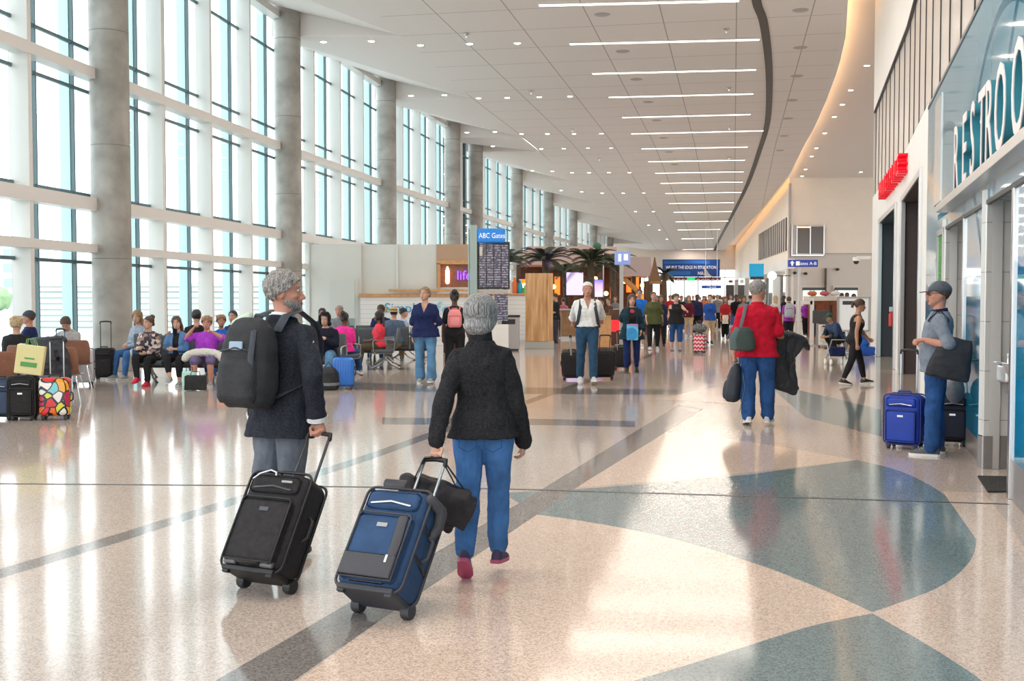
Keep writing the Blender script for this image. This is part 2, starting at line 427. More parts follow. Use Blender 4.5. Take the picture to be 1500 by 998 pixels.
for k, lb in zip(range(1, 12), ['round concrete column out of frame behind the shell chairs']+clab):
    p = COLV[k]
    c = MB(); c.lathe([(.415, 0), (.415, 10.9)], 40); o = c.build('concrete_column', CONC, smooth=40); o.location = p; tag(o, lb, 'column')
# ================================================================ ceiling
cove = [(1238, -120), (1236, -50), (1235, 0), (1232.6, 52), (1222.6, 100), (1208.6, 140), (1186.5, 192), (1154.5, 256), (1125, 294), (1106, 316), (1080, 344), (1056, 370)]
cp = sorted([(p.y, p.x) for p in (CE(x, y) for x, y in cove)])
def XR(Y):
    if Y <= cp[0][0]: return cp[0][1]-(cp[0][0]-Y)*.22
    for (y0, x0), (y1, x1) in zip(cp, cp[1:]):
        if Y <= y1: return x0+(x1-x0)*(Y-y0)/(y1-y0)
    return cp[-1][1]+(Y-cp[-1][0])*.15
def XW(Y):
    for a, c in zip(COLV, COLV[1:]):
        if Y <= c.y: return a.x+(c.x-a.x)*(Y-a.y)/(c.y-a.y)
    return COLV[-1].x
SOFW = 3.6
b = MB(); ys = sorted(set([-14, -7]+[c.y for c in COLV]+list(range(3, 129, 4))))
ys = [y for y in ys if y <= 125.5]
for y0, y1 in zip(ys, ys[1:]):
    b.quad((XW(y0)+SOFW if y0 > 0 else COLV[0].x+SOFW, y0, HC(y0)), (XR(y0), y0, HC(y0)), (XR(y1), y1, HC(y1)), (XW(y1)+SOFW if y1 > 0 else COLV[0].x+SOFW, y1, HC(y1)))
    b.quad((XR(y0), y0, HC(y0)), (XR(y0), y0, HC(y0)+.55), (XR(y1), y1, HC(y1)+.55), (XR(y1), y1, HC(y1)))
struct(b.build('ceiling', CEILM))
SOFM = mat('soffit paint', (.80, .76, .73), .6)
b = MB()
for a, c in zip(COLV, COLV[1:]):                                 # sawtooth panels over the glazing
    n = -wnorm(a, c); h0, h1 = HC(a.y), HC(c.y); k = 1.0 if c.y-a.y > 6 else .45
    A0, A1 = a-n*.5+V((0, 0, h0)), V((a.x+SOFW, a.y, h0)); B0, B1 = c-n*.5+V((0, 0, h1+.95*k)), V((c.x+SOFW, c.y, h1))
    b.add([A0, A1, B1, B0], [(0, 1, 2), (0, 2, 3)])
    b.add([c-n*.5+V((0, 0, h1)), B1, B0], [(0, 1, 2)])
a = COLV[0]; b.quad((a.x-.5, -14, 9.9), (a.x+SOFW, -14, 9.9), (a.x+SOFW, 0, 9.9), (a.x-.5, 0, 9.9))
struct(b.build('ceiling_window_bays', SOFM))
# raised right soffit behind the cove
b = MB()
SOFH = .55
for y0, y1 in zip(ys, ys[1:]):
    b.quad((XR(y0)-.1, y0, HC(y0)+SOFH), (44, y0, HC(y0)+SOFH), (44, y1, HC(y1)+SOFH), (XR(y1)-.1, y1, HC(y1)+SOFH))
struct(b.build('ceiling_right', SOFM))
b = MB(); b2 = MB()
for y0, y1 in zip(ys, ys[1:]):
    for bb_, o0, o1, z0, z1 in ((b, .02, .10, .0, .02), ):
        pass
    b2.quad((XR(y0)+.10, y0, HC(y0)+.16), (XR(y1)+.10, y1, HC(y1)+.16), (XR(y1)+.02, y1, HC(y1)+.16), (XR(y0)+.02, y0, HC(y0)+.16))
    b.add([(XR(y0)+o, y0, HC(y0)+z) for o, z in ((0, 0), (.14, 0), (.14, .14), (0, .14))]+[(XR(y1)+o, y1, HC(y1)+z) for o, z in ((0, 0), (.14, 0), (.14, .14), (0, .14))],
          [(0, 1, 5, 4), (1, 2, 6, 5), (2, 3, 7, 6), (3, 0, 4, 7)])
cl = tag(b.build('cove_light', FINW), 'long curved cove with a warm light strip along the ceiling edge', 'light')
b2.build('light_strip', LEDWARM, cl)
# curved dark slot
slot = ctr([(1105, -60), (1108, 0), (1118, 30), (1125, 80), (1127, 130), (1124, 180), (1112, 222), (1095, 270), (1070, 320), (1047, 362), (1036, 376)], 4)
sp = [CE(x, y) for x, y in slot]; b = MB()
for p, q in zip(sp, sp[1:]):
    w = .13
    t = (q-p).normalized(); nn = V((t.y, -t.x, 0))*w
    b.quad(p-nn+V((0, 0, -.02)), p+nn+V((0, 0, -.02)), q+nn+V((0, 0, -.02)), q-nn+V((0, 0, -.02)))
    b.quad(p-nn+V((0, 0, -.02)), p-nn+V((0, 0, .02)), q-nn+V((0, 0, .02)), q-nn+V((0, 0, -.02)))
    b.quad(p+nn+V((0, 0, -.02)), p+nn+V((0, 0, .02)), q+nn+V((0, 0, .02)), q+nn+V((0, 0, -.02)))
struct(b.build('trim_1', mat('dark slot', (.06, .055, .05), .5)))
# linear lights
LL = [(3, 790, 1082), (60, 835, 1112), (104, 868, 1107), (139, 892, 1103), (169, 912, 1099), (193, 925, 1118), (216, 940, 1095), (235, 950, 1091), (252, 960, 1089), (267, 968, 1088), (282, 975, 1086), (297, 980, 1075), (310, 987, 1072), (324, 990, 1067), (336, 993, 1055), (349, 998, 1045), (361, 1000, 1045)]
def linlight(p, q, label, group, energy):
    t = thing('linear_ceiling_light', label, 'light', (p+q)/2+V((0, 0, 0)), math.degrees(math.atan2(q.y-p.y, q.x-p.x)), group)
    L_ = (q-p).length
    MB().bb(-L_/2-.03, L_/2+.03, -.1, .1, -.03, 0).build('housing', WHITE, t)
    MB().bb(-L_/2, L_/2, -.07, .07, -.045, -.03).build('diffuser', LEDW, t)
    if energy:
        ld = bpy.data.lights.new('lamp', 'AREA'); ld.shape = 'RECTANGLE'; ld.size = L_; ld.size_y = .14; ld.energy = energy; ld.color = (1, .86, .74)
        lo = bpy.data.objects.new('lamp', ld); C.objects.link(lo); lo.parent = t; lo.location = (0, 0, -.07)
    return t
for k, (y, x0, x1) in enumerate(LL):
    ys_ = .012*(x1-x0)
    p, q = CE(x0, y+ys_), CE(x1, y-ys_)
    linlight(p, q, 'glowing linear strip light across the hall ceiling', 'linear ceiling lights in the row receding down the hall', 120 if k < 12 else 90)
for k in range(6):  # unseen strips added along the row for lighting and floor reflections
    Y = 26-5*k; X = .222*(Y-30)+4.2
    linlight(V((X-2.9, Y+.45, 9.9)), V((X+2.9, Y-.45, 9.9)), 'added unseen linear strip light overhead nearer than the frame shows', 'added linear ceiling lights out of frame', 150)
DL = {'round downlight in the ceiling row at the second column': [(474, 61), (544, 60), (616, 66), (688, 64), (758, 63)],
 'round downlight in the ceiling row at the third column': [(602, 140), (651, 139), (701, 143.6), (743, 143), (790, 142), (835, 141)],
 'round downlight in the ceiling row at the fourth column': [(684, 194), (725, 193), (764, 196), (802, 196), (841, 196), (881, 195.6)],
 'round downlight in the ceiling row at the fifth column': [(722, 214), (758, 214), (793, 218), (826, 217.6), (861, 217), (895, 217)],
 'round downlight in the far half of the ceiling': [(780, 250), (809, 251), (838, 253), (863, 253), (892, 252.7), (922, 252.7), (822, 279), (852, 281), (882, 283), (913, 283), (943, 282.7), (931, 310), (957, 310), (966, 337), (977, 350), (950, 330)],
 'round downlight in the right soffit beside the cove': [(1270, 96), (1246, 132), (1234, 153), (1222, 171), (1208, 195), (1196, 217), (1189, 229), (1180, 248), (1175, 258), (1261, 252)]}
proto = None
def inray(px, py, dz):
    z = 9.9
    for _ in range(20): p = G(px, py, z+dz); z = HC(p.y)
    return V((p.x, p.y, z+dz))
for lb, pl in DL.items():
    for (x, y) in pl:
        p = inray(x, y, SOFH) if 'right' in lb else CE(x, y)
        # keep the lamp on the sloped bays
        if 'right' not in lb and p.x < XW(p.y)+SOFW:
            pass
        if proto is None:
            t = thing('recessed_downlight', lb, 'light', p, 0, lb.replace('round downlight', 'downlights'))
            MB().lathe([(.10, -.012), (.15, -.012), (.15, 0), (.10, 0)], 20).build('trim_ring', WHITE, t, smooth=30)
            MB().lathe([(.005, -.015), (.10, -.015), (.10, -.005), (.005, -.005)], 20).build('lens', DLGT, t)
            proto = t
        else: dup(proto, p, 0, lb, lb.replace('round downlight', 'downlights'))
SPK = mat('ceiling device', (.45, .43, .42), .5)
pr = None
for k, (x, y) in enumerate([(80, 53), (155, 188), (205, 290), (248, 373), (280, 440), (305, 504), (325, 556), (345, 601), (805, 37), (805, 174), (792, 278), (775, 366), (760, 433), (745, 497), (730, 550)]):
    p = CE(850+x/2.496, y/2.496)
    if pr is None:
        pr = MB().lathe([(.005, -.02), (.2, -.02), (.24, 0), (.005, 0)], 20).build('ceiling_speaker', SPK, smooth=30); o = pr
    else: o = pr.copy(); C.objects.link(o)
    o.location = p; tag(o, 'flat round grey speaker grille set between ceiling lights', 'speaker', 'ceiling speaker grilles between the linear lights')
pr = None
for k, (x, y) in enumerate([(1080-850, 42), (683, 49), (778, 133), (838, 189), (1068, 128), (1068, 186), (1068, 230), (878, 232)]):
    x = x if x > 400 else 1064; p = CE(x, y)
    if pr is None:
        pr = MB().lathe([(.02, -.14), (.03, -.1), (.03, -.05), (.1, -.03), (.1, 0), (.01, 0)], 14).build('sprinkler_head', CHROME, smooth=30); o = pr
    else: o = pr.copy(); C.objects.link(o)
    o.location = p; tag(o, 'small metal sprinkler head hanging below a ceiling tile', 'sprinkler', 'sprinkler heads in the ceiling')

# ================================================================ right facade
def FX(Y): return 4.78+.295*(Y-11.4) if Y <= 22.6 else 8.084+.266*(Y-22.6)
def fn_(Y): s = .295 if Y < 22.6 else .266; return V((-1, s, 0)).normalized()
def fb(mb, Y0, Y1, z0, z1, o0, o1, mi=0):
    """box along the facade, o = distance out of the wall towards the hall"""
    cut = [Y0, Y1] if not (Y0 < 22.6 < Y1) else [Y0, 22.6, Y1]
    for a, c in zip(cut, cut[1:]):
        n = fn_((a+c)/2); A = V((FX(a), a, 0)); B = V((FX(c), c, 0))
        vs = [A+n*o0, B+n*o0, B+n*o1, A+n*o1]
        mb.add([p+V((0, 0, z0)) for p in vs]+[p+V((0, 0, z1)) for p in vs], [(3, 2, 1, 0), (4, 5, 6, 7), (0, 1, 5, 4), (1, 2, 6, 5), (2, 3, 7, 6), (3, 0, 4, 7)], mi)
    return mb
NEAR = -3.0
b = MB()
fb(b, NEAR, 33, 7.16, 10.5, -.4, 0); fb(b, 17, 33, 3.6, 4.6, -.4, 0)
fb(b, 29.6, 33, 0, 3.6, -.4, 0); fb(b, 22.9, 24.4, 0, 3.6, -.4, 0); fb(b, 17.0, 18.0, 0, 3.6, -.4, 0)
fb(b, NEAR, 33, 4.5, 7.2, -.5, -.4)
b.add([(FX(33), 33, 0), (FX(33)+11, 33.5, 0), (FX(33)+11, 33.5, 10.5), (FX(33), 33, 10.5)], [(0, 1, 2, 3)])
struct(b.build('wall_right', WHITE))
CLR = mat('clerestory panel', (.60, .56, .52), .22, spec=.6)
b = MB(); fb(b, NEAR, 33, 4.55, 7.16, -.4, -.06); w = struct(b.build('window_20', CLR))
b = MB(); y = 32.7
while y > NEAR:
    fb(b, y-.035, y+.035, 4.5, 7.16, -.1, -.045); y -= 1.3
fb(b, NEAR, 33, 7.13, 7.17, -.1, .004); fb(b, NEAR, 17, 4.5, 4.55, -.1, .01)
b.build('mullion', BLACKM, w)
# shop door surrounds
def frame(Y0, Y1, ztop, idx):
    f = MB(); fb(f, Y0-.12, Y0+.1, 0, ztop+.12, -.05, .05); fb(f, Y1-.1, Y1+.12, 0, ztop+.12, -.05, .05); fb(f, Y0, Y1, ztop, ztop+.12, -.05, .05)
    d = struct(f.build('door_%d' % idx, STEEL, bevel=.01)); return d
frame(24.4, 29.6, 3.6, 1); frame(18.0, 22.9, 3.6, 2)
DT = mat('dark shop tile', (.035, .035, .045), .5); DT2 = mat('dark brown shop wall', (.06, .045, .045), .6)
TEALW = mat('teal shop wall', (.0, .33, .38), .4)
b = MB()
for (Y0, Y1, m) in ((24.4, 29.6, 0), (18.0, 22.9, 2)):
    n = fn_(Y0)
    A, B = V((FX(Y0+.03), Y0+.03, 0)), V((FX(Y1-.03), Y1-.03, 0)); up = V((0, 0, 3.58)); D = -n*(.55 if m == 0 else 3.5)
    b.quad(B, B+D, B+D+up, B+up, m); b.quad(A, A+D, A+D+up, A+up, m); b.quad(A+D, B+D, B+D+up, A+D+up, 1 if m == 0 else m); b.quad(A+up, B+up, B+D+up, A+D+up, m)
struct(b.build('wall_shop_interior', [DT, TEALW, DT2]))
# mural panels
def mural(nt, b, N, L):
    g = N.new('ShaderNodeTexCoord'); s = N.new('ShaderNodeSeparateXYZ'); L.new(g.outputs['Object'], s.inputs['Vector'])
    cr = N.new('ShaderNodeValToRGB'); e = cr.color_ramp.elements
    e[0].position = 0; e[0].color = (*hexc('#0d7fa6'), 1); e[1].position = 1; e[1].color = (*hexc('#7fb4cb'), 1)
    for p, c in ((.26, '#0f86ab'), (.30, '#127596'), (.355, '#1a6f93'), (.36, '#c9d6e0'), (.44, '#b9cfdd'), (.52, '#8fb9cc'), (.7, '#88b6c8')):
        q = e.new(p); q.color = (*hexc(c), 1)
    n = N.new('ShaderNodeTexNoise'); n.inputs['Scale'].default_value = .9; n.inputs['Detail'].default_value = 3; L.new(g.outputs['Object'], n.inputs['Vector'])
    m1 = N.new('ShaderNodeMath'); m1.operation = 'MULTIPLY_ADD'; m1.inputs[1].default_value = 1/5.0; L.new(s.outputs['Z'], m1.inputs[0])
    m0 = N.new('ShaderNodeMath'); m0.operation = 'MULTIPLY_ADD'; m0.inputs[1].default_value = .12; m0.inputs[2].default_value = -.06; L.new(n.outputs['Fac'], m0.inputs[0]); L.new(m0.outputs[0], m1.inputs[2])
    L.new(m1.outputs[0], cr.inputs['Fac'])
    # swooping teal arcs
    out = cr.outputs['Color']
    for cy, cz, r, w in ((5.2, 8.2, 5.0, .10), (9.5, 1.2, 2.9, .05), (6.0, 0.6, 4.3, .06), (14.5, -1.4, 5.2, .06)):
        v = N.new('ShaderNodeCombineXYZ'); v.inputs['X'].default_value = 0; L.new(s.outputs['Y'], v.inputs['Y']); L.new(s.outputs['Z'], v.inputs['Z'])
        dd = N.new('ShaderNodeVectorMath'); dd.operation = 'DISTANCE'; dd.inputs[1].default_value = (0, cy, cz); L.new(v.outputs[0], dd.inputs[0])
        sb = N.new('ShaderNodeMath'); sb.operation = 'SUBTRACT'; sb.inputs[1].default_value = r; L.new(dd.outputs['Value'], sb.inputs[0])
        ab = N.new('ShaderNodeMath'); ab.operation = 'ABSOLUTE'; L.new(sb.outputs[0], ab.inputs[0])
        lt = N.new('ShaderNodeMath'); lt.operation = 'LESS_THAN'; lt.inputs[1].default_value = w; L.new(ab.outputs[0], lt.inputs[0])
        mx = N.new('ShaderNodeMix'); mx.data_type = 'RGBA'; mx.inputs['B'].default_value = (*hexc('#1b7d9c'), 1); L.new(lt.outputs[0], mx.inputs['Factor']); L.new(out, mx.inputs['A']); out = mx.outputs['Result']
    # joints
    mo = N.new('ShaderNodeMath'); mo.operation = 'MODULO'; mo.inputs[1].default_value = 2.6; ad = N.new('ShaderNodeMath'); ad.inputs[1].default_value = 26.3; L.new(s.outputs['Y'], ad.inputs[0]); L.new(ad.outputs[0], mo.inputs[0])
    lt = N.new('ShaderNodeMath'); lt.operation = 'LESS_THAN'; lt.inputs[1].default_value = .02; L.new(mo.outputs[0], lt.inputs[0])
    mx = N.new('ShaderNodeMix'); mx.data_type = 'RGBA'; mx.inputs['B'].default_value = (.12, .2, .25, 1); L.new(lt.outputs[0], mx.inputs['Factor']); L.new(out, mx.inputs['A'])
    L.new(mx.outputs['Result'], b.inputs['Base Color']); b.inputs['Roughness'].default_value = .05; b.inputs['Specular IOR Level'].default_value = .8
MURAL = node_mat('printed glass mural', mural)
PALE = mat('pale mirror glass', (.70, .73, .72), .08, spec=.9)
b = MB()
fb(b, NEAR, 15.2, 2.74, 4.5, -.35, .0); fb(b, 15.2, 17.0, .3, 4.5, -.35, .0); fb(b, NEAR, 15.2, 2.5, 2.66, -.35, 0)
fb(b, 10.26, 11.93, .22, 2.5, -.12, .0); fb(b, NEAR, 8.65, .32, 2.5, -.12, .0)
struct(b.build('wall_mural', MURAL))
b = MB(); fb(b, 14.75, 15.7, 2.9, 4.35, .0, .012); struct(b.build('trim_5', PALE))
b = MB(); fb(b, NEAR, 13.6, 2.655, 2.745, -.05, .16); fb(b, NEAR, 15, 2.46, 2.505, -.02, .02, 1)
for Y in (8.65, 10.2, 11.98, 13.95): fb(b, Y-.05, Y+.05, 0, 2.5, -.13, .02, 0)
struct(b.build('trim_6', [STEEL, BLACKM], bevel=.004))
BASEG = mat('grey base', (.20, .19, .185), .3)
b = MB(); fb(b, 10.26, 11.93, 0, .22, -.12, .0); fb(b, NEAR, 8.65, 0, .32, -.12, -.0)
struct(b.build('baseboard_right', BASEG))
# restroom entry recesses
def recess(Yf, Yn, idx):
    n = fn_(Yf); B = V((FX(Yf), Yf, 0)); A = V((FX(Yn), Yn, 0)); b = MB()
    b.box(B+V((2.0, .1, 1.45)), (4.0, .12, 2.3)); t = struct(b.build('wall_recess_%d' % idx, TILE))
    b = MB(); b.box(B+V((2.0, .1, .15)), (4.0, .14, .32)); struct(b.build('baseboard_recess_%d' % idx, BASEG))
    b = MB(); b.quad(A+V((3, 0, 0)), B+V((4, 0, 0)), B+V((4, 0, 2.6)), A+V((3, 0, 2.6))); b.quad(A+V((0, 0, 2.6)), B+V((0, 0, 2.6)), B+V((4, 0, 2.6)), A+V((4, 0, 2.6)))
    b.quad(A+V((.1, 0, 0)), A+V((4, 0, 0)), A+V((4, 0, 2.6)), A+V((.1, 0, 2.6)))
    struct(b.build('wall_recess_side_%d' % idx, WHITE))
recess(10.1, 8.7, 1); recess(13.85, 12.0, 2)
# green plant wall sliver
def leafm(nt, b, N, L):
    g = N.new('ShaderNodeTexCoord'); v = N.new('ShaderNodeTexVoronoi'); v.inputs['Scale'].default_value = 22; L.new(g.outputs['Object'], v.inputs['Vector'])
    cr = N.new('ShaderNodeValToRGB'); cr.color_ramp.elements[0].color = (.01, .10, .01, 1); cr.color_ramp.elements[1].color = (.05, .45, .03, 1); L.new(v.outputs['Distance'], cr.inputs['Fac']); L.new(cr.outputs['Color'], b.inputs['Base Color'])
    bp = N.new('ShaderNodeBump'); bp.inputs['Distance'].default_value = .05; L.new(v.outputs['Distance'], bp.inputs['Height']); L.new(bp.outputs['Normal'], b.inputs['Normal'])
b = MB(); fb(b, 14.05, 14.75, .0, 2.42, -.1, .02); fb(b, 13.95, 14.1, 0, 2.5, -.1, .04, 1); fb(b, 14.75, 14.9, 0, 2.5, -.1, .04, 1); fb(b, 13.95, 14.9, 2.42, 2.5, -.1, .04, 1)
tag(b.build('living_wall_panel', [node_mat('moss', leafm), STEEL]), 'bright green moss panel in a steel frame beside the restroom entry', 'plant wall')
# mat
b = MB(); q = [G(1432, 699), G(1485, 700), G(1495, 722), G(1447, 722)]; b.add([p+V((0, 0, .001)) for p in q]+[p+V((0, 0, .014)) for p in q], [(3, 2, 1, 0), (4, 5, 6, 7), (0, 1, 5, 4), (1, 2, 6, 5), (2, 3, 7, 6), (3, 0, 4, 7)])
tag(b.build('floor_mat', mat('mat rubber', (.02, .02, .02), .9, bump=(60, .6))), 'black floor mat in front of the restroom entry', 'mat')
# letters
LET = mat('sign letter', (.78, .68, .68), .3); LETS = mat('letter side', (.03, .22, .28), .35)
rs = thing('restroom_sign', 'tall raised letters RESTROOMS standing on the metal ledge over the mural glass', 'sign')
n = fn_(5); dv = V((-.295, -1, 0)).normalized()
rot = Matrix((dv, V((0, 0, 1)), n)).transposed()
def letters(s, Ys, size, sx, m, off, name, par, z, ext, bev=0):
    for ch, Y in zip(s, Ys):
        A = V((FX(Y), Y, z))
        text(ch, size, ext, m, name, par, A+n*off, rot, sx, 'LEFT', bev)
Ys = [12.0, 11.2, 10.55, 9.95, 9.5, 8.95, 8.1, 7.2, 6.2]
letters('RESTROOMS', Ys, 1.02, .78, LETS, .085, 'letter_side', rs, 2.75, .035)
letters('RESTROOMS', Ys, 1.02, .78, LET, .125, 'letter', rs, 2.75, .004)
# ================================================================ far end of the hall
BLUE = mat('banner blue', hexc('#1f4fa3'), .5); BLUE2 = mat('banner light blue', hexc('#2f76c8'), .5); LETW = mat('sign white', (.85, .87, .9), .5, emit=(1, 1, 1), es=.25)
YE = 125.5
xl = XW(YE)-1; xr = 25.6
b = MB(); zt = 4.75
b.bb(xl-2, 18.2, YE, YE+.3, zt, 9); b.bb(26.0, 34, YE, YE+.3, 0, 9); b.bb(18.2, 26, YE, YE+.3, zt, 9)
struct(b.build('wall_end', WARMW))
b = MB()
for k in range(9): x = 13.6+k*1.55; b.bb(x-.04, x+.04, YE+.05, YE+.15, 0, zt)
for z in (0.05, 3.9): b.bb(xl, 26, YE+.05, YE+.15, z-.04, z+.04)
w = struct(b.build('window_30', DGREY)); g = MB(); g.quad((xl, YE+.1, 0), (26, YE+.1, 0), (26, YE+.1, zt), (xl, YE+.1, zt)); g.build('glass_pane', GLASS, w)
t = thing('hanging_banner', 'large blue banner with white words and a pale fin, high on the far end wall', 'banner', AT(1012.5, 393, YE-1.5))
s = (YE-1.5)/FPX; W, H_ = 84*s, 25.5*s
MB().bb(-W/2, W/2, -.04, .04, -H_/2, H_/2).build('banner_panel', [BLUE], t, bevel=.01)
MB().bb(-W/2+.15, -.1, -.055, -.04, -H_/2+.2, -.35).bb(-W/2+.15, W/2-1.2, -.055, -.04, .5, .8).build('light_band', BLUE2, t)
RX = rotm(x=90)
text('WE PUT THE EDGE IN EDUCATION.', .50, .01, LETW, 'slogan', t, V((0, -.07, -.08)), RX, .72)
text('NSU', .50, .012, LETW, 'logo_lettering', t, V((.35*W/2, -.07, -H_/2+.25)), RX, .85)
b = MB(); b.prism([(0, 0), (.95, 0), (.6, .25), (.28, .7), (-.12, 1.1), (-.02, .5)], -.02, .02, Matrix.Translation((W/2-1.75, -.08, -H_/2)) @ RX.to_4x4()); b.build('pale_fin', mat('fin grey', (.62, .6, .58), .5), t)
t = thing('valance_trim', 'narrow scalloped red and cream trim under the far blue banner', 'trim', AT(1012, 409, YE-1.2))
b = MB(); b.bb(-3.4, 3.4, -.05, .05, -.15, .15, 0)
for k in range(12): b.ell((-3.1+k*.56, -.06, -.08), (.2, .05, .12), n=8, mi=1)
b.build('scallop_strip', [mat('valance red', (.35, .08, .05), .6), WHITE], t)
b = MB(); b.bb(-.45, .45, -.12, -.05, -.16, .16); b.build('green_panel', mat('exit green', (.02, .35, .08), .4, emit=(.05, .8, .2), es=.6), t)
def hsign(name, label, px, py, Y, wpx, hpx, segs, m, txt=None, tsize=None, pole=False, depth=.08, group=None):
    p = AT(px, py, Y); s = Y/FPX; t = thing(name, label, 'sign', p, 0, group)
    MB().bb(-wpx*s/2, wpx*s/2, -depth, depth, -hpx*s/2, hpx*s/2).build('panel', m, t, bevel=.01)
    if txt: text(txt, tsize, .005, LETW, 'lettering', t, V((0, -depth-.01, -tsize*.36)), RX, .9)
    return t
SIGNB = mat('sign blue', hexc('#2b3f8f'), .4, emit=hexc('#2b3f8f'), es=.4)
t = hsign('hanging_sign', 'small dark blue hanging sign with white lettering before the bright end windows', 1042, 420.5, 95, 28, 4.6, 0, SIGNB, 'i  Terminal', .2)
MB().cyl((-.5, 0, .1), (-.5, 0, 5.2), .02, 6).cyl((.5, 0, .1), (.5, 0, 5.2), .02, 6).build('hanger', STEEL, t)
# ================================================================ right block beyond the facade corner
YB = 75.0; XB = AT(1155, 400, YB).x
b = MB(); b.quad((XB, YB, 0), (44, YB, 0), (44, YB, HC(YB)+.55), (XB, YB, HC(YB)+.55))
b.quad((XB, YB, 4.2), (XB, YB, HC(YB)+.6), (25.6, YE+.2, HC(YE)+.6), (25.6, YE+.2, 4.2))
struct(b.build('wall_block', WARMW))
b = MB(); b.quad((XB, YB-.02, 0), (44, YB-.02, 0), (44, YB-.02, 4.6), (XB, YB-.02, 4.6)); struct(b.build('wall_block_tile', mat('warm tile', (.58, .53, .48), .4)))
b = MB(); b.bb(XB, 44, YB-.06, YB, 4.58, 4.64); b.bb(XB-.03, XB+.12, YB-.1, YB+.1, 0, 9.4); struct(b.build('trim_7', mat('joint grey', (.45, .42, .4), .5)))
# interior window
p0, p1 = AT(1159, 330, YB-.1), AT(1206, 373, YB-.1)
b = MB(); b.bb(p0.x, p1.x, YB-.12, YB-.04, p1.z, p0.z, 0)
w = struct(b.build('window_31', CLR))
b = MB(); q0, q1 = AT(1168, 331, YB-.2), AT(1186, 371, YB-.2); b.bb(q0.x, q1.x, YB-.16, YB-.1, q1.z, q0.z); r0, r1 = AT(1188, 332, YB-.2), AT(1206, 371, YB-.2); b.bb(r0.x, r1.x, YB-.16, YB-.1, r1.z, r0.z)
b.build('dark_pane', mat('dark room glass', (.10, .075, .06), .15), w)
b = MB(); b.bb(q0.x, q1.x, YB-.2, YB-.14, q0.z-.12, q0.z-.05); b.build('room_lamp', mat('lamp glow', (1, .8, .5), emit=(1, .7, .35), es=3), w)
b = MB(); b.bb(p0.x, p1.x, YB-.2, YB-.1, p1.z-.1, p1.z)
for x in (p0.x, q0.x-.06, q1.x, r1.x): b.bb(x, x+.08, YB-.2, YB-.1, p1.z, p0.z)
b.build('frame', STEEL, w)
# clerestory on the block's long side
dS = V((25.6-XB, YE-YB, 0)); L_ = dS.length; dS.normalize(); nS = V((-dS.y, dS.x, 0))
BS = lambda s, o, z: V((XB, YB, 0))+dS*s+nS*o+V((0, 0, z))
rS = Matrix((dS, nS, V((0, 0, 1)))).transposed()
b = MB(); b.box(BS(11, .03, 6.0), (20, .06, 2.3), rS); w = struct(b.build('window_32', CLR))
b = MB()
for k in range(16): b.box(BS(1+k*1.33, .08, 6.0), (.07, .06, 2.3), rS)
b.build('mullion', BLACKM, w)
# ground floor shops along the block
b = MB(); 
for s0, s1 in ((0, .6), (8, 9), (19, 20), (29, 30), (39, 40), (50, 50.8)): b.box(BS((s0+s1)/2, -.1, 2.1), (s1-s0, .5, 4.2), rS)
b.box(BS(25, -.1, 3.9), (50.8, .5, .7), rS); struct(b.build('wall_shop_piers', WHITE))
b = MB(); b.box(BS(25, -2.5, 1.8), (50, .1, 3.6), rS); struct(b.build('wall_shop_back', mat('shop inside', (.07, .06, .06), .5, var=(1, .5))))
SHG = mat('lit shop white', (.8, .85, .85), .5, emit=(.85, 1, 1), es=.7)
for k, (s_, l) in enumerate(((4.5, 6), (14, 8), (24.5, 7), (34.5, 7))):
    t = thing('shop_window_display', ['lit white shop front just behind the red-shirted man', 'lit white shop front under the teal sign', 'lit shop front further down the right side', 'farthest lit shop front on the right side'][k], 'shop front', BS(s_, -.6, 0), math.degrees(math.atan2(dS.y, dS.x)))
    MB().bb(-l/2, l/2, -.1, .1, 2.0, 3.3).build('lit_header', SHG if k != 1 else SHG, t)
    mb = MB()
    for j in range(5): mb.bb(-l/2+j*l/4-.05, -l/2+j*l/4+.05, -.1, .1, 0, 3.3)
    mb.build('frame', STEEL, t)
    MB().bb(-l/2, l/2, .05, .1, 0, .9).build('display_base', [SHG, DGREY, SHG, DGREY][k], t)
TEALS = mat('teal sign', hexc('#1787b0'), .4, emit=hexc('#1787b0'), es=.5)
p = AT(1108, 396, 82); t = thing('blade_sign', 'plain teal square sign projecting over the shop left of the red-shirted man', 'sign', p); s = 82/FPX
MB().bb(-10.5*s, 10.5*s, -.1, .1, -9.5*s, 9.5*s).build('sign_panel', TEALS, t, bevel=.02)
MB().bb(-10*s, 10*s, -.12, .12, -10.3*s, -9.5*s).build('bottom_rail', STEEL, t)
p = AT(1131, 404, 72); t = thing('round_sign', 'round white lit blade sign above the red-shirted man', 'sign', p)
b = MB(); b.tube([(0, -.1, 0), (0, .1, 0)], [.27, .27], 28, rc=False, side=(1, 0, 0)); b.build('disc', mat('sign glow', (.95, .95, .95), .4, emit=(1, 1, 1), es=1.2), t, smooth=40)
b = MB(); 
for k in range(3): b.bb(-.12+k*.1, -.08+k*.1, -.13, -.1, -.07, .07)
b.build('mark', mat('sign mark', (.6, .55, .5), .5), t); MB().bb(.2, 1.2, -.03, .03, -.03, .03).build('bracket', BLACKM, t)
p = AT(1114, 408, 74); t = thing('menu_board', 'black shop sign with warm light below the teal sign', 'sign', p); MB().bb(-.7, .2, -.1, .1, -.1, .12).build('board', BLACKM, t); MB().bb(-.7, .2, -.14, -.1, -.2, -.1).bb(-.7, -.62, 0, .06, -2.9, -.1).build('light_strip', mat('warm strip', (1, .8, .6), emit=(1, .7, .4), es=3), t)
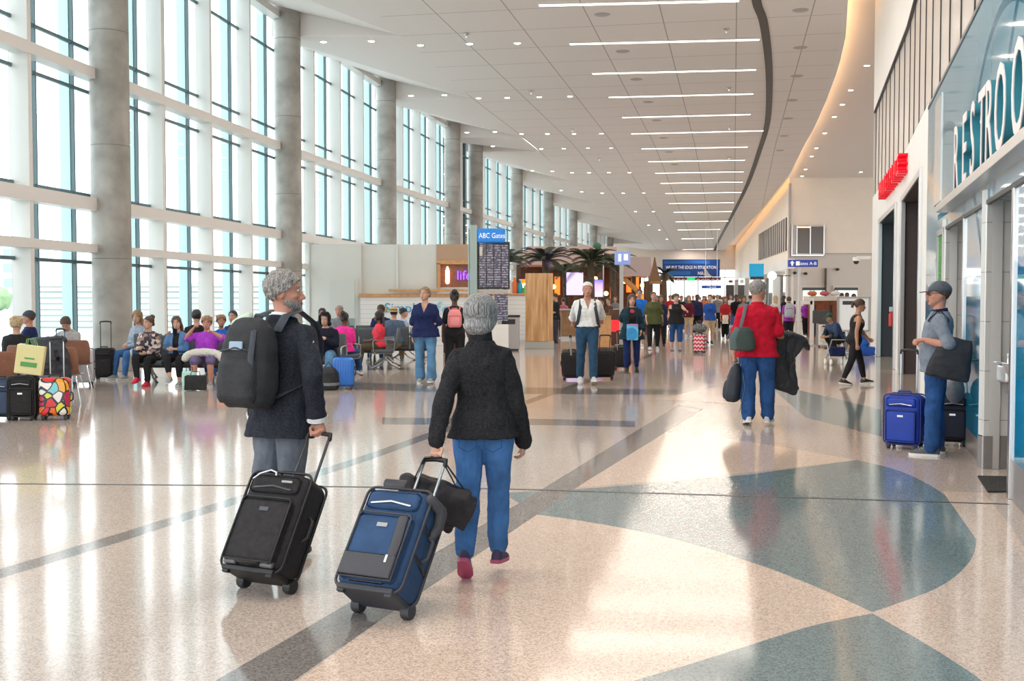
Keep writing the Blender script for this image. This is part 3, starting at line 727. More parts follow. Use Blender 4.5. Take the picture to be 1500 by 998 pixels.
for k, (px, w_, lb) in enumerate(((1070, 12, 'white shop sign with a brown oval mark near the end wall'), (1086.5, 9, 'white shop sign with a pale round mark right of the oval one'))):
    p = AT(px, 412.5, 112); s = 112/FPX; t = thing('shop_sign', lb, 'sign', p)
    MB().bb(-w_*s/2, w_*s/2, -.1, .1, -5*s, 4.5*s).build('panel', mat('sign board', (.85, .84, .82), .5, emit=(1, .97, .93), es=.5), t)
    b = MB(); b.tube([(0, -.14, 0), (0, -.1, 0)], [(.22, .13), (.22, .13)] if k == 0 else [(.2, .2), (.2, .2)], 16, rc=False, side=(1, 0, 0)); b.build('mark', mat('mark brown', (.25, .09, .06), .5) if k == 0 else mat('mark pale', (.6, .62, .6), .5), t)
    MB().bb(-w_*s/2, w_*s/2, .2, .3, -3.6, -5*s).build('dark_doorway', mat('doorway dark', (.08, .06, .06), .5), t)

# gates sign on a pole
t = thing('gate_sign', 'blue gates sign on a slim white pole beyond the red-shirted man', 'sign', (AT(1171, 390, 37).x, 37, 0))
p = AT(1176, 386, 37); s = 37/FPX; px0 = p.x-t.location.x
MB().bb(px0-21.5*s, px0+21.5*s, -.06, .06, p.z-5.2*s, p.z+5.2*s).build('panel', SIGNB, t, bevel=.01)
MB().cyl((0, 0, .03), (0, 0, p.z-5*s), .045, 14).build('pole', mat('grey pole', (.6, .62, .63), .35), t, smooth=40)
MB().lathe([(.01, 0), (.28, 0), (.28, .02), (.05, .05), (.01, .05)], 24).build('base', STEEL, t, smooth=30)
text('Gates A-B', .155, .004, LETW, 'lettering', t, V((px0+.12, -.075, p.z-.055)), RX, 1)
b = MB(); a0 = V((px0-.38, -.08, p.z)); b.prism([(-.03, -.08), (.03, -.08), (.03, .0), (.08, 0), (0, .09), (-.08, 0), (-.03, 0)], 0, .01, Matrix.Translation(a0) @ RX.to_4x4()); b.bb(px0-.25, px0-.13, -.075, -.065, p.z-.07, p.z+.07); b.build('pictograms', LETW, t)
# wall camera
t = thing('security_camera', 'white dome security camera on the corner of the right facade', 'camera', AT(1275, 380, 32.4)+V((-.12, 0, 0)))
MB().bb(-.28, .13, -.04, .04, -.0, .09).build('arm', WHITE, t, bevel=.01); b = MB(); b.tube([(-.3, 0, .06), (-.3, 0, -.05)], [.1, .1], 16, rc=False); b.build('housing', WHITE, t, smooth=40); MB().ell((-.3, 0, -.06), (.085, .085, .09)).build('dome', BLACKM, t, smooth=60)
for k, (px, py, lb) in enumerate(((1163, 400, 'small dark spotlight on the tiled wall, leftmost'), (1179, 401, 'small dark spotlight on the tiled wall under the gates sign'), (1225.5, 395, 'small spotlight on the tiled wall, rightmost'))):
    t = thing('wall_spotlight', lb, 'light', AT(px, py, YB-.1)); MB().ell((0, -.2, 0), (.13, .2, .1)).build('head', BLACKM, t, smooth=60); MB().cyl((0, -.2, 0), (0, .08, .08), .04, 8).build('bracket', STEEL, t)
# ticket / gate counters in the opening
WOODR = mat('red brown wood', hexc('#7a3f22'), .4, var=(6, .25)); CREAM = mat('cream panel', (.62, .58, .52), .5)
def bxy(px0, px1, pyt, pyb, Y, dep):
    a = AT(px0, pyt, Y); c = AT(px1, pyb, Y); return a.x, c.x, Y, Y+dep, max(0, c.z), a.z
t = thing('service_counter', 'red-brown wooden service counter with a cream top right of the gates pole', 'counter', (AT(1212, 0, 44).x, 44, 0)); X0 = t.location
def lb(x0, x1, y0, y1, z0, z1): return (x0-X0.x, x1-X0.x, y0-X0.y, y1-X0.y, z0-X0.z, z1-X0.z)
a = bxy(1190, 1235, 441, 500, 44, .7); a = (a[0], a[1], a[2], a[3], 0, a[5]); MB().bb(*lb(*a)).build('front', WOODR, t, bevel=.01)
a = bxy(1186, 1238, 434, 441, 43.9, .95); MB().bb(*lb(*a)).build('counter_top', CREAM, t, bevel=.02)
MB().bb(-.4, -.33, -.04, 0, .1, 1.3).bb(.25, .32, -.04, 0, .1, 1.3).build('panel_joint', BLACKM, t)
t = thing('glass_screen', 'white-framed glass screen on legs behind the counter queue', 'screen', (AT(1190, 0, 40).x, 40, 0)); X0 = t.location
b = MB(); a = bxy(1187, 1192, 437, 500, 40, .05); b.bb(*lb(a[0], a[1], a[2], a[3], 0, a[5])); a = bxy(1163, 1190, 441, 446, 40, .05); b.bb(*lb(*a)); a = bxy(1163, 1165, 441, 500, 40, .05); b.bb(*lb(a[0], a[1], a[2], a[3], 0, a[5])); b.build('frame', WHITE, t)
t = thing('menu_stand', 'tall white framed board standing beside the facade corner', 'board', (AT(1250, 0, 38).x, 38, 0)); X0 = t.location
a = bxy(1228, 1273, 436, 485, 38, .05); MB().bb(*lb(*a)).build('board', mat('pale board', (.75, .77, .78), .3, emit=(.9, 1, 1), es=.15), t)
b = MB(); x0, x1, _, _, z0, z1 = lb(*a)
for q in ((x0-.03, x0+.03, z0, z1), (x1-.03, x1+.03, z0, z1), (x0, x1, z1-.03, z1+.03), (x0, x1, z0-.03, z0+.03)): b.bb(q[0], q[1], -.03, .08, q[2], q[3])
b.bb(x0+.1, x0+.16, 0, .06, 0, z0); b.bb(x1-.16, x1-.1, 0, .06, 0, z0); b.build('frame', STEEL, t); MB().bb(x0+.15, x1-.5, -.02, 0, z1-.25, z1-.12).build('heading', DGREY, t)
t = thing('monitor', 'dark grey flat screen seen from behind in front of the wooden counter', 'monitor', (AT(1203, 0, 36).x, 36, 0)); X0 = t.location
a = bxy(1191, 1215, 455, 474, 36, .08); MB().bb(*lb(*a)).build('screen', DGREY, t, bevel=.02); MB().bb(-.04, .04, .02, .07, 0, .8).bb(-.2, .2, -.1, .2, 0, .03).build('stand', STEEL, t)
t = thing('service_cart', 'cream service cart with two drawers at the crouching person', 'cart', (AT(1216, 0, 35).x, 35, 0)); X0 = t.location
a = bxy(1205, 1228, 476, 505, 35, .5); MB().bb(*lb(a[0], a[1], a[2], a[3], .06, a[5])).build('body', CREAM, t, bevel=.02)
for k in (0, 1): z = .18+k*.3; MB().bb(-.2, .2, -.02, 0, z, z+.22).build('drawer', CREAM, t, bevel=.01).location = (0, 0, 0); 
MB().bb(-.14, .14, -.05, -.02, .66, .7).build('handle', BLACKM, t)
for x in (-.2, .2): MB().cyl((x-.02, .1, .03), (x+.02, .1, .03), .03, 10).build('caster', BLACKM, t)
b0 = AT(1215, 430, 44); SCZ = AT(1200, 434, 43.9).z+.01
for k, (dx, col, nm, lbl) in enumerate(((-1.0, (.5, .15, .05), 'orange', 'orange rounded bag on the counter top'), (.0, (.5, .1, .12), 'red', 'red-striped round bag on the counter top'), (.9, (.7, .68, .65), 'white', 'white box on the counter top'))):
    t = thing('counter_bag', lbl, 'bag', (b0.x+dx*.5-.1, 44.35, SCZ)); MB().ell((0, 0, .10), (.2, .13, .10)).build('body', mat('bag '+nm, col, .6), t, smooth=60); MB().tube([(-.09, 0, .17), (-.06, 0, .25), (.06, 0, .25), (.09, 0, .17)], .015, 6).build('handle', BLACKM, t)
# staff windows in the tiled wall
for k, (px, lbl) in enumerate(((1192, 'left service window with a dark slot in the tiled wall'), (1239, 'right service window with a dark slot in the tiled wall'))):
    t = thing('service_window', lbl, 'window', AT(px, 430, YB-.1)); MB().bb(-.9, .9, -.05, .05, -1.3, .55).build('frame', CREAM, t); MB().bb(-.75, .75, -.08, -.05, -1.2, .25).build('pane', mat('window bright', (.7, .75, .7), emit=(.9, 1, .95), es=.4), t); MB().bb(-.8, .8, -.12, -.05, .22, .4).build('shutter_box', DGREY, t)
t = thing('fire_extinguisher', 'red fire extinguisher with a white head on the dark shop wall', 'fire extinguisher', V((FX(29.5), 29.5, 0))-fn_(29)*.27+V((0, -.13, 1.05)))
MB().lathe([(.005, -.22), (.075, -.22), (.075, .1), (.03, .17), (.005, .17)], 16).build('cylinder', mat('extinguisher red', (.6, .01, .01), .3), t, smooth=50); MB().bb(-.06, .08, -.02, .02, .17, .3).build('valve', WHITE, t, bevel=.01); MB().tube([(.03, 0, .25), (.11, 0, .2), (.11, 0, 0)], .012, 6).build('hose', WHITE, t)
# red shop letters
RED = mat('red sign letter', (.75, .005, .02), .35, emit=(.8, .0, .02), es=.25)
rs = thing('shop_name_sign', 'thick red raised letters on the white facade above the shop doors', 'sign')
n = fn_(24); dv = V((-.28, -1, 0)).normalized(); rot = Matrix((dv, V((0, 0, 1)), n)).transposed()
letters('MARKETPLACE', [27.6-.57*k for k in range(11)], .56, 1.15, RED, .10, 'letter', rs, 4.06, .09)

# drinking fountains
def fountain(x, z, lab):
    t = thing('drinking_fountain', lab, 'drinking fountain', (x, 10.12, z))
    b = MB(); b.lathe([(.02, -.13), (.12, -.12), (.17, -.06), (.19, .0), (.2, .02), (.17, .02), (.14, -.02), (.02, -.04)], 24, (0, -.22, 0)); b.build('bowl', STEEL, t, smooth=40)
    MB().bb(-.16, .16, -.2, 0, -.16, .0).build('mounting_box', STEEL, t, bevel=.02); MB().bb(-.19, .19, -.36, 0, .012, .03).build('rim_plate', CHROME, t, bevel=.008)
    MB().tube([(-.1, -.1, .03), (-.1, -.1, .1), (-.07, -.16, .12)], .014, 8).build('spout', CHROME, t, smooth=50); MB().bb(.03, .09, -.4, -.36, -.03, .0).build('push_bar', CHROME, t)
fountain(4.66, .98, 'higher stainless drinking fountain in the restroom entry'); fountain(4.78, .70, 'lower stainless drinking fountain in the restroom entry')
for k, (dx, z) in enumerate(((4.62, 1.02), (4.76, .74))): pass

# ================================================================ outside, haze and overexposure put into the pale colours
b = MB(); b.quad((-160, -60, -.6), (200, -60, -.6), (200, 400, -.6), (-160, 400, -.6)); struct(b.build('ground_outside', mat('apron concrete', (.62, .64, .62), .8, var=(.2, .1))))
def garage(nt, b, N, L):
    g = N.new('ShaderNodeTexCoord'); s = N.new('ShaderNodeSeparateXYZ'); L.new(g.outputs['Object'], s.inputs['Vector'])
    m = N.new('ShaderNodeMath'); m.operation = 'MODULO'; m.inputs[1].default_value = .42; L.new(s.outputs['Z'], m.inputs[0]); l = N.new('ShaderNodeMath'); l.operation = 'LESS_THAN'; l.inputs[1].default_value = .14; L.new(m.outputs[0], l.inputs[0])
    mx = N.new('ShaderNodeMix'); mx.data_type = 'RGBA'; mx.inputs['A'].default_value = (.75, .78, .74, 1); mx.inputs['B'].default_value = (.28, .36, .33, 1); L.new(l.outputs[0], mx.inputs['Factor']); L.new(mx.outputs['Result'], b.inputs['Base Color']); b.inputs['Roughness'].default_value = .7
t = thing('louvred_building', 'low pale building with horizontal louvres outside the windows', 'building', (0, 0, -.6))
MB().bb(-70, -30, 42, 62, 0, 3.0).bb(-34, -6, 78, 96, 0, 3.0).build('louvred_wall', node_mat('louvres', garage), t); MB().bb(-71, -29.5, 41.5, 62.5, 3.0, 3.25).bb(-34.5, -5.5, 77.5, 96.5, 3.0, 3.25).build('roof', WHITE, t)
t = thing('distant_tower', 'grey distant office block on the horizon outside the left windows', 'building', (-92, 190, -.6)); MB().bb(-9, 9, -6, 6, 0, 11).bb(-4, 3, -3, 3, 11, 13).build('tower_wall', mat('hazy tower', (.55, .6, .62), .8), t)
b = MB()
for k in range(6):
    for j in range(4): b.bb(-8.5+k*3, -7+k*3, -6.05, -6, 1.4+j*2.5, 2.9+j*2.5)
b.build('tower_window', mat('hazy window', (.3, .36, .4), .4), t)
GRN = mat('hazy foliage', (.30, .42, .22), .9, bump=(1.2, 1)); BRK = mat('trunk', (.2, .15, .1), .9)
tl = ['broad tree beyond the louvred building, outside the left window', 'second broad tree beyond the louvred building', 'third broad tree beyond the louvred building']
tp = []
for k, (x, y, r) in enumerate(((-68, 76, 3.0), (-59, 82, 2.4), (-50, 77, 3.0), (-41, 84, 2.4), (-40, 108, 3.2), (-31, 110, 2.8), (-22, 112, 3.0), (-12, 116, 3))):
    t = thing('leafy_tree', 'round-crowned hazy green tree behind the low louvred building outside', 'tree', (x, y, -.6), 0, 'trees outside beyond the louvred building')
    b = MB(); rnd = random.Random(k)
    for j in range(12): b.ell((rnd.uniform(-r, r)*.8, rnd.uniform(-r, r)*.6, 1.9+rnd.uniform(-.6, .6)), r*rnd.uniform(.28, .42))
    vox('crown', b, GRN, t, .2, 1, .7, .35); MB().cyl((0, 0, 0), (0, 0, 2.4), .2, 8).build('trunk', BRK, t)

# ================================================================ kiosk on the left
KW = mat('kiosk white', (.70, .73, .70), .5, var=(.8, .04)); WOODP = mat('pale pine', hexc('#c99a68'), .45, var=(8, .15), bump=(6, .1, (8, 8, .6)))
def shiplap(nt, b, N, L):
    g = N.new('ShaderNodeTexCoord'); s = N.new('ShaderNodeSeparateXYZ'); L.new(g.outputs['Object'], s.inputs['Vector'])
    m = N.new('ShaderNodeMath'); m.operation = 'MODULO'; m.inputs[1].default_value = .15; L.new(s.outputs['Z'], m.inputs[0]); l = N.new('ShaderNodeMath'); l.operation = 'LESS_THAN'; l.inputs[1].default_value = .01; L.new(m.outputs[0], l.inputs[0])
    mx = N.new('ShaderNodeMix'); mx.data_type = 'RGBA'; mx.inputs['A'].default_value = (.80, .82, .82, 1); mx.inputs['B'].default_value = (.5, .52, .54, 1); L.new(l.outputs[0], mx.inputs['Factor']); L.new(mx.outputs['Result'], b.inputs['Base Color']); b.inputs['Roughness'].default_value = .4
SHIP = node_mat('white shiplap', shiplap)
YK = 37.0
a = AT(447, 358, YK); c_ = AT(640, 358, YK); e_ = AT(692, 370, YK+3)
t = thing('food_kiosk', 'tall white panelled food kiosk building with a pine ledge behind the seats', 'kiosk', (a.x, YK, 0)); X0 = t.location
zK = a.z
b = MB(); d1 = AT(528, 358, YK)
b.prism([(0, .0), (d1.x-a.x, 0), (d1.x-a.x, .1), (c_.x-a.x, .1), (e_.x-a.x, 3.2), (e_.x-a.x, 6), (0, 6)], 0, zK)
k_ = b.build('upper_wall', KW, t)
b = MB()
for px, z0, z1 in ((528, 1.75, zK), (582, 1.9, zK)):
    p = AT(px, 360, YK); b.cyl((p.x-a.x, .03, z0), (p.x-a.x, .03, z1), .035, 10)
p = AT(452, 360, YK); b.bb(p.x-a.x-.03, p.x-a.x+.03, -.05, 0, .9, zK)
b.build('conduit', mat('conduit white', (.72, .74, .72), .4), t, smooth=40)
b = MB()
p0, p1 = AT(479, 408, YK), AT(524, 450, YK); b.bb(p0.x-a.x, p1.x-a.x, -.06, 0, .0, p0.z); dd = b.build('door_frame', KW, t)
q0, q1 = AT(483, 411, YK), AT(520, 450, YK); dl = MB().bb(q0.x-a.x, q1.x-a.x, -.09, -.06, .9, q0.z).build('door', mat('kiosk door', (.66, .71, .69), .5), t); MB().bb(q0.x-a.x, q1.x-a.x, -.1, -.06, .02, .9).build('door_lower_panel', mat('kiosk door dark', (.28, .38, .37), .4), t)
b = MB(); p0, p1 = AT(528, 432, YK-.3), AT(700, 432, YK-.3)
b.bb(p0.x-a.x, p1.x-a.x, -.32, .1, 0, 1.62); b.build('shiplap_counter', SHIP, t)
b = MB(); b.bb(p0.x-a.x-.05, p1.x-a.x, -.4, .1, 1.62, 1.73); p2 = AT(570, 0, YK); b.bb(p2.x-a.x, p1.x-a.x, -.55, -.1, 1.80, 1.88); b.build('pine_ledge', WOODP, t, bevel=.01)
# corner face with lit sign
b = MB(); cx = c_.x-a.x; ex = e_.x-a.x
b.bb(cx-.02, ex+.4, .02, .1, 1.95, zK-.0); b.build('tan_fascia', mat('tan panel', hexc('#b79a80'), .5), t)
b = MB(); b.bb(cx+.02, cx+.12, -.15, .05, 1.9, 2.75); b.bb(cx+.02, ex+.4, -.15, .05, 2.72, 2.85); b.build('pine_frame', WOODP, t)
b = MB(); b.bb(cx+.12, ex+.4, -.02, .03, 1.95, 2.72); b.build('wood_backing', mat('brown wood', hexc('#8a5a3c'), .5, var=(10, .2)), t)
PURP = mat('violet light', (.15, .05, .7), .4, emit=(.18, .05, 1), es=2.5)
text('life', .44, .03, PURP, 'violet_lettering', t, V((cx+.92, -.06, 2.2)), RX, 1.0)
b = MB(); b.tube([(cx+.36, -.08, 2.12), (cx+.36, -.08, 2.5), (cx+.36, -.08, 2.62)], [.07, .07, .03], 12); b.build('lit_bottle', mat('bottle lamp', (1, .7, .5), emit=(1, .6, .5), es=2.5), t, smooth=60)
TQ = mat('sky blue letter', hexc('#35a3cf'), .4)
text('Simple', .46, .01, TQ, 'blue_lettering', t, V((AT(592, 448, YK).x-a.x, -.33, 1.10)), RX, 1.05)
text('food', .6, .01, mat('pale blue letter', hexc('#86c9e3'), .4), 'pale_lettering', t, V((AT(668, 448, YK).x-a.x, -.33, 1.04)), RX, 1.2)
b = MB(); b.ell((AT(564, 448, YK).x-a.x, -.34, 1.2), (.13, .03, .12), n=12); b.build('pineapple_mark', mat('gold mark', (.45, .36, .2), .6), t)
# counter right of the flight board, trash bin, pine pillar
p0, p1 = AT(690, 430, 38), AT(772, 430, 38)
t = thing('cafe_counter', 'white shiplap counter with a pine top between flight board and pine pillar', 'counter', (p0.x, 38, 0)); W = p1.x-p0.x
MB().bb(0, W, 0, .7, .12, 1.68).build('shiplap_front', SHIP, t); MB().bb(0, W, .05, .65, 0, .12).build('toe_kick', STEEL, t); MB().bb(-.02, W, -.06, .75, 1.68, 1.74).build('pine_top', WOODP, t, bevel=.01)
BOT = [('white', (.8, .8, .8)), ('orange', (.8, .15, .02)), ('teal', (.0, .35, .5)), ('green', (.1, .5, .1))]
for k, (px, (cn, cc), h) in enumerate(((746, BOT[0], .42), (754, BOT[1], .62), (762, BOT[2], .5), (769, BOT[3], .3))):
    p = AT(px, 430, 38.2); q = thing('display_bottle', cn+' bottle on the pine-topped counter beside the pillar', 'bottle', (p.x, 38.25, 1.74))
    MB().lathe([(.005, 0), (.08, 0), (.085, h*.6), (.035, h*.75), (.035, h*.92), (.005, h*.92)], 14).build('body', mat('bottle '+cn, cc, .25), q, smooth=50); MB().lathe([(.005, h*.92), (.042, h*.92), (.042, h), (.005, h)], 12).build('cap', WHITE, q, smooth=40)
p0, p1 = AT(770, 400, 33.6), AT(811, 400, 33.6)
t = thing('pine_pillar', 'square pillar clad in pale pine boards on a stone base', 'pillar', ((p0.x+p1.x)/2, 34, 0)); W = (p1.x-p0.x)/2; zt = p0.z
def plank(nt, b, N, L):
    g = N.new('ShaderNodeTexCoord'); mp = N.new('ShaderNodeMapping'); mp.inputs['Scale'].default_value = (9, 9, .8); L.new(g.outputs['Object'], mp.inputs['Vector'])
    n = N.new('ShaderNodeTexNoise'); n.inputs['Scale'].default_value = 1.3; n.inputs['Detail'].default_value = 5; L.new(mp.outputs['Vector'], n.inputs['Vector'])
    cr = N.new('ShaderNodeValToRGB'); cr.color_ramp.elements[0].position = .3; cr.color_ramp.elements[0].color = (*hexc('#b07b46'), 1); cr.color_ramp.elements[1].position = .7; cr.color_ramp.elements[1].color = (*hexc('#e2b988'), 1); L.new(n.outputs['Fac'], cr.inputs['Fac']); L.new(cr.outputs['Color'], b.inputs['Base Color']); b.inputs['Roughness'].default_value = .45
MB().bb(-W, W*.55, -.02, .42, .24, zt).bb(W*.56, W, .0, .45, .24, zt).build('pine_board', node_mat('pine planks', plank), t, bevel=.006)
MB().bb(-W-.02, W+.03, -.0, .4, 0, .24).build('stone_base', mat('base stone', (.45, .46, .43), .5), t, bevel=.01)
p = AT(745, 510, 33); t = thing('trash_bin', 'stainless steel trash bin in front of the white counter', 'bin', (p.x, 33, 0))
MB().bb(-.33, .33, -.3, .3, .05, 1.02).build('cabinet', mat('brushed steel', (.42, .40, .39), .4, .6), t, bevel=.02); MB().bb(-.35, .35, -.32, .32, 1.02, 1.07).build('lid', BLACKP, t, bevel=.01); MB().bb(-.2, .2, -.31, -.29, .8, .95).build('opening', BLACKM, t); MB().bb(-.3, .3, -.27, .27, 0, .05).build('plinth', BLACKM, t)

# flight information board
def flights(nt, b, N, L):
    g = N.new('ShaderNodeTexCoord'); gl = gridlines(N, L, g.outputs['Object'], 0, .30, 9999, .03)
    mp = N.new('ShaderNodeMapping'); mp.inputs['Rotation'].default_value = (R(90), 0, 0); L.new(g.outputs['Object'], mp.inputs['Vector'])
    s = N.new('ShaderNodeSeparateXYZ'); L.new(g.outputs['Object'], s.inputs['Vector'])
    m = N.new('ShaderNodeMath'); m.operation = 'PINGPONG'; m.inputs[1].default_value = .032; L.new(s.outputs['Z'], m.inputs[0]); l = N.new('ShaderNodeMath'); l.operation = 'GREATER_THAN'; l.inputs[1].default_value = .017; L.new(m.outputs[0], l.inputs[0])
    n = N.new('ShaderNodeTexVoronoi'); n.inputs['Scale'].default_value = 24; L.new(g.outputs['Object'], n.inputs['Vector']); sp = N.new('ShaderNodeSeparateColor'); L.new(n.outputs['Color'], sp.inputs['Color'])
    gt = N.new('ShaderNodeMath'); gt.operation = 'GREATER_THAN'; gt.inputs[1].default_value = .45; L.new(sp.outputs['Red'], gt.inputs[0]); mu = N.new('ShaderNodeMath'); mu.operation = 'MULTIPLY'; L.new(l.outputs[0], mu.inputs[0]); L.new(gt.outputs[0], mu.inputs[1])
    mx = N.new('ShaderNodeMix'); mx.data_type = 'RGBA'; mx.inputs['A'].default_value = (.04, .035, .055, 1); mx.inputs['B'].default_value = (.24, .21, .27, 1); L.new(mu.outputs[0], mx.inputs['Factor'])
    L.new(mx.outputs['Result'], b.inputs['Base Color']); L.new(mx.outputs['Result'], b.inputs['Emission Color']); b.inputs['Emission Strength'].default_value = .35; b.inputs['Roughness'].default_value = .25
FLT = node_mat('flight rows', flights)
YF = 29.0
t = thing('flight_board', 'tall flight information board of dark screens under a blue gates header', 'information board', (AT(693, 0, YF).x, YF, 0)); X0 = t.location
zt = AT(693, 330, YF).z
MB().bb(-.09, .1, -.08, .08, 0, zt).bb(-.14, -.1, -.05, .05, 0, zt-.1).build('post', mat('grey green post', hexc('#9fb3b0'), .35), t, bevel=.015)
x0, x1 = AT(701, 0, YF).x-X0.x, AT(745, 0, YF).x-X0.x; zs1, zs0 = AT(700, 356, YF).z, AT(700, 421, YF).z
b = MB(); b.bb(x0-.06, x1+.03, .02, .14, zs0-.05, zs1+.03); b.build('housing', BLACKP, t, bevel=.01)
for k in range(4):
    w_ = (x1-x0)/4; MB().bb(x0+k*w_+.01, x0+(k+1)*w_-.01, -.02, .02, zs0, zs1-k*.018).build('screen', FLT, t)
zl = AT(700, 431, YF).z; zl0 = AT(700, 470, YF).z
MB().bb(x0-.05, x1, -.0, .12, zl+.02, zs0-.06).build('shelf_rail', mat('rail beige', (.5, .45, .4), .5), t)
for k in range(2): w_ = (x1-x0)/2-.04; MB().bb(x0+k*(w_+.06), x0+k*(w_+.06)+w_, -.02, .1, zl0, zl).build('lower_screen', FLT, t)
MB().bb(x0-.05, x1, -.1, .2, 0, zl0-.1).build('pedestal', WHITE, t, bevel=.02)
MB().bb(x0+.02, x0+.1, -.06, .0, zs1-.35, zs1-.1).build('box', CREAM, t, bevel=.01)
hz1, hz0 = AT(700, 335, YF).z, AT(700, 355.5, YF).z; hx1 = AT(740, 0, YF).x-X0.x
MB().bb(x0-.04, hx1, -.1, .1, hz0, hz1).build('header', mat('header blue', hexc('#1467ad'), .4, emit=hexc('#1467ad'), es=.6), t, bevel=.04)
text('ABC Gates', .19, .006, LETW, 'header_lettering', t, V(((x0+hx1)/2, -.12, (hz0+hz1)/2-.07)), RX, .8)
# hanging street-style sign on a post near palms
t = thing('direction_sign', 'pale blue direction sign on a slim grey post among the palms', 'sign', (AT(912, 0, 36).x, 36, 0)); z1 = AT(0, 368, 36).z; z0 = AT(0, 388, 36).z
MB().bb(-.06, .06, -.06, .06, 0, z1-.1).build('post', mat('grey post', (.5, .52, .5), .4), t, bevel=.01)
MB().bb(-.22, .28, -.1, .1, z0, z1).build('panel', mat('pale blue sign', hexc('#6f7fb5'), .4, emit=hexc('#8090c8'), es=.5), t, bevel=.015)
MB().bb(-.12, -.02, -.12, -.1, z0+.1, z1-.1).bb(.06, .2, -.12, -.1, z0+.14, z1-.1).build('pictograms', LETW, t)
MB().bb(-.2, .2, -.2, .2, 0, .05).build('base', STEEL, t)

# ================================================================ restaurant area with palms
ROOF = mat('pale pink roof', hexc('#c9aea6'), .6)
t = thing('restaurant_pavilion', 'open bar pavilion with a pale pinkish roof and orange lights behind the palms', 'pavilion', (AT(840, 0, 52).x, 52, 0)); X0 = t.location
zr = AT(0, 361, 52).z; zb = AT(0, 388, 52).z
x0, x1 = AT(757, 0, 52).x-X0.x, AT(905, 0, 52).x-X0.x
b = MB(); b.add([(x0, 0, zb), (x1, 0, zb), (x1, 0, zr), (x0+.5, 0, zr), (x0, 7, zb), (x1, 7, zb), (x1, 7, zr), (x0+.5, 7, zr)], [(0, 1, 2, 3), (4, 7, 6, 5), (0, 3, 7, 4), (1, 5, 6, 2), (3, 2, 6, 7), (0, 4, 5, 1)])
b.build('roof', ROOF, t)
x2, x3 = AT(908, 0, 52).x-X0.x, AT(956, 0, 52).x-X0.x; zr2, zb2 = AT(0, 377, 52).z, AT(0, 405, 52).z
MB().add([(x2, -.5, zb2), (x3, -.5, zb2), (x3-.1, -.5, zr2), (x2, -.5, zr2), (x2, 5, zb2), (x3, 5, zb2), (x3-.1, 5, zr2), (x2, 5, zr2)], [(0, 1, 2, 3), (4, 7, 6, 5), (0, 3, 7, 4), (1, 5, 6, 2), (3, 2, 6, 7), (0, 4, 5, 1)])
b = MB(); b.add([(x2, -.5, zb2), (x3, -.5, zb2), (x3-.1, -.5, zr2), (x2, -.5, zr2), (x2, 5, zb2), (x3, 5, zb2), (x3-.1, 5, zr2), (x2, 5, zr2)], [(0, 1, 2, 3), (4, 7, 6, 5), (0, 3, 7, 4), (1, 5, 6, 2), (3, 2, 6, 7), (0, 4, 5, 1)]); b.build('grey_roof', mat('grey pink roof', hexc('#b3a19d'), .6), t)
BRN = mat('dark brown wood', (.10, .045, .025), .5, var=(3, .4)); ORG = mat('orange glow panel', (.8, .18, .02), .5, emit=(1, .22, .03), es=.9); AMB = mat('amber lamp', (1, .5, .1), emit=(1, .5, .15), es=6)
MB().bb(x0, x3, 4, 4.2, 0, zb).build('back_wall', BRN, t)
b = MB(); 
for px in (760, 800, 845, 880, 905, 930, 955): x = AT(px, 0, 52).x-X0.x; b.bb(x-.1, x+.1, -.1, .1, 0, zb2 if px > 905 else zb)
b.build('timber_post', BRN, t)
b = MB()
for px, w_, p0_, p1_ in ((762, 9, 408, 440), (815, 8, 404, 432), (832, 6, 404, 430), (880, 7, 415, 440), (900, 12, 408, 440), (938, 5, 402, 440), (925, 8, 415, 428), (947, 7, 430, 445)):
    q = AT(px, p0_, 52); q2 = AT(px+w_, p1_, 52); b.bb(q.x-X0.x, q2.x-X0.x, 2, 2.3, q2.z, q.z)
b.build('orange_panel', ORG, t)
b = MB()
for px, py in ((797, 425), (812, 420), (836, 412), (848, 425), (874, 408), (890, 430), (918, 412), (944, 418), (768, 418), (776, 432)): q = AT(px, py, 52); b.ell((q.x-X0.x, .8, q.z), .11, n=8)
b.build('pendant_lamp', AMB, t)
b = MB(); q0, q1 = AT(915, 410, 52), AT(935, 428, 52); b.tube([(q0.x-X0.x, -.2, q0.z), (q1.x-X0.x, -.2, q1.z)], .12, 8); b.build('diagonal_brace', mat('lit timber', hexc('#c98f58'), .5), t)
def sunset(nt, b, N, L):
    g = N.new('ShaderNodeTexCoord'); s = N.new('ShaderNodeSeparateXYZ'); L.new(g.outputs['Object'], s.inputs['Vector']); mr = N.new('ShaderNodeMapRange'); mr.inputs['From Min'].default_value = -.7; mr.inputs['From Max'].default_value = .7; L.new(s.outputs['Z'], mr.inputs['Value'])
    n = N.new('ShaderNodeTexNoise'); n.inputs['Scale'].default_value = 2; L.new(g.outputs['Object'], n.inputs['Vector']); ma = N.new('ShaderNodeMath'); ma.operation = 'MULTIPLY_ADD'; ma.inputs[1].default_value = .5; L.new(n.outputs['Fac'], ma.inputs[0]); L.new(mr.outputs[0], ma.inputs[2])
    cr = N.new('ShaderNodeValToRGB'); e = cr.color_ramp.elements; e[0].position = .25; e[0].color = (.9, .4, .3, 1); e[1].position = 1.1 if False else 1; e[1].color = (.12, .12, .9, 1); q = e.new(.6); q.color = (.75, .45, .9, 1); L.new(ma.outputs[0], cr.inputs['Fac']); L.new(cr.outputs['Color'], b.inputs['Emission Color']); L.new(cr.outputs['Color'], b.inputs['Base Color']); b.inputs['Emission Strength'].default_value = 1.2
p = AT(873, 422, 44); tv = thing('television', 'large screen showing a violet and pink sunset behind the white-shirted man', 'television', p); s = 44/FPX
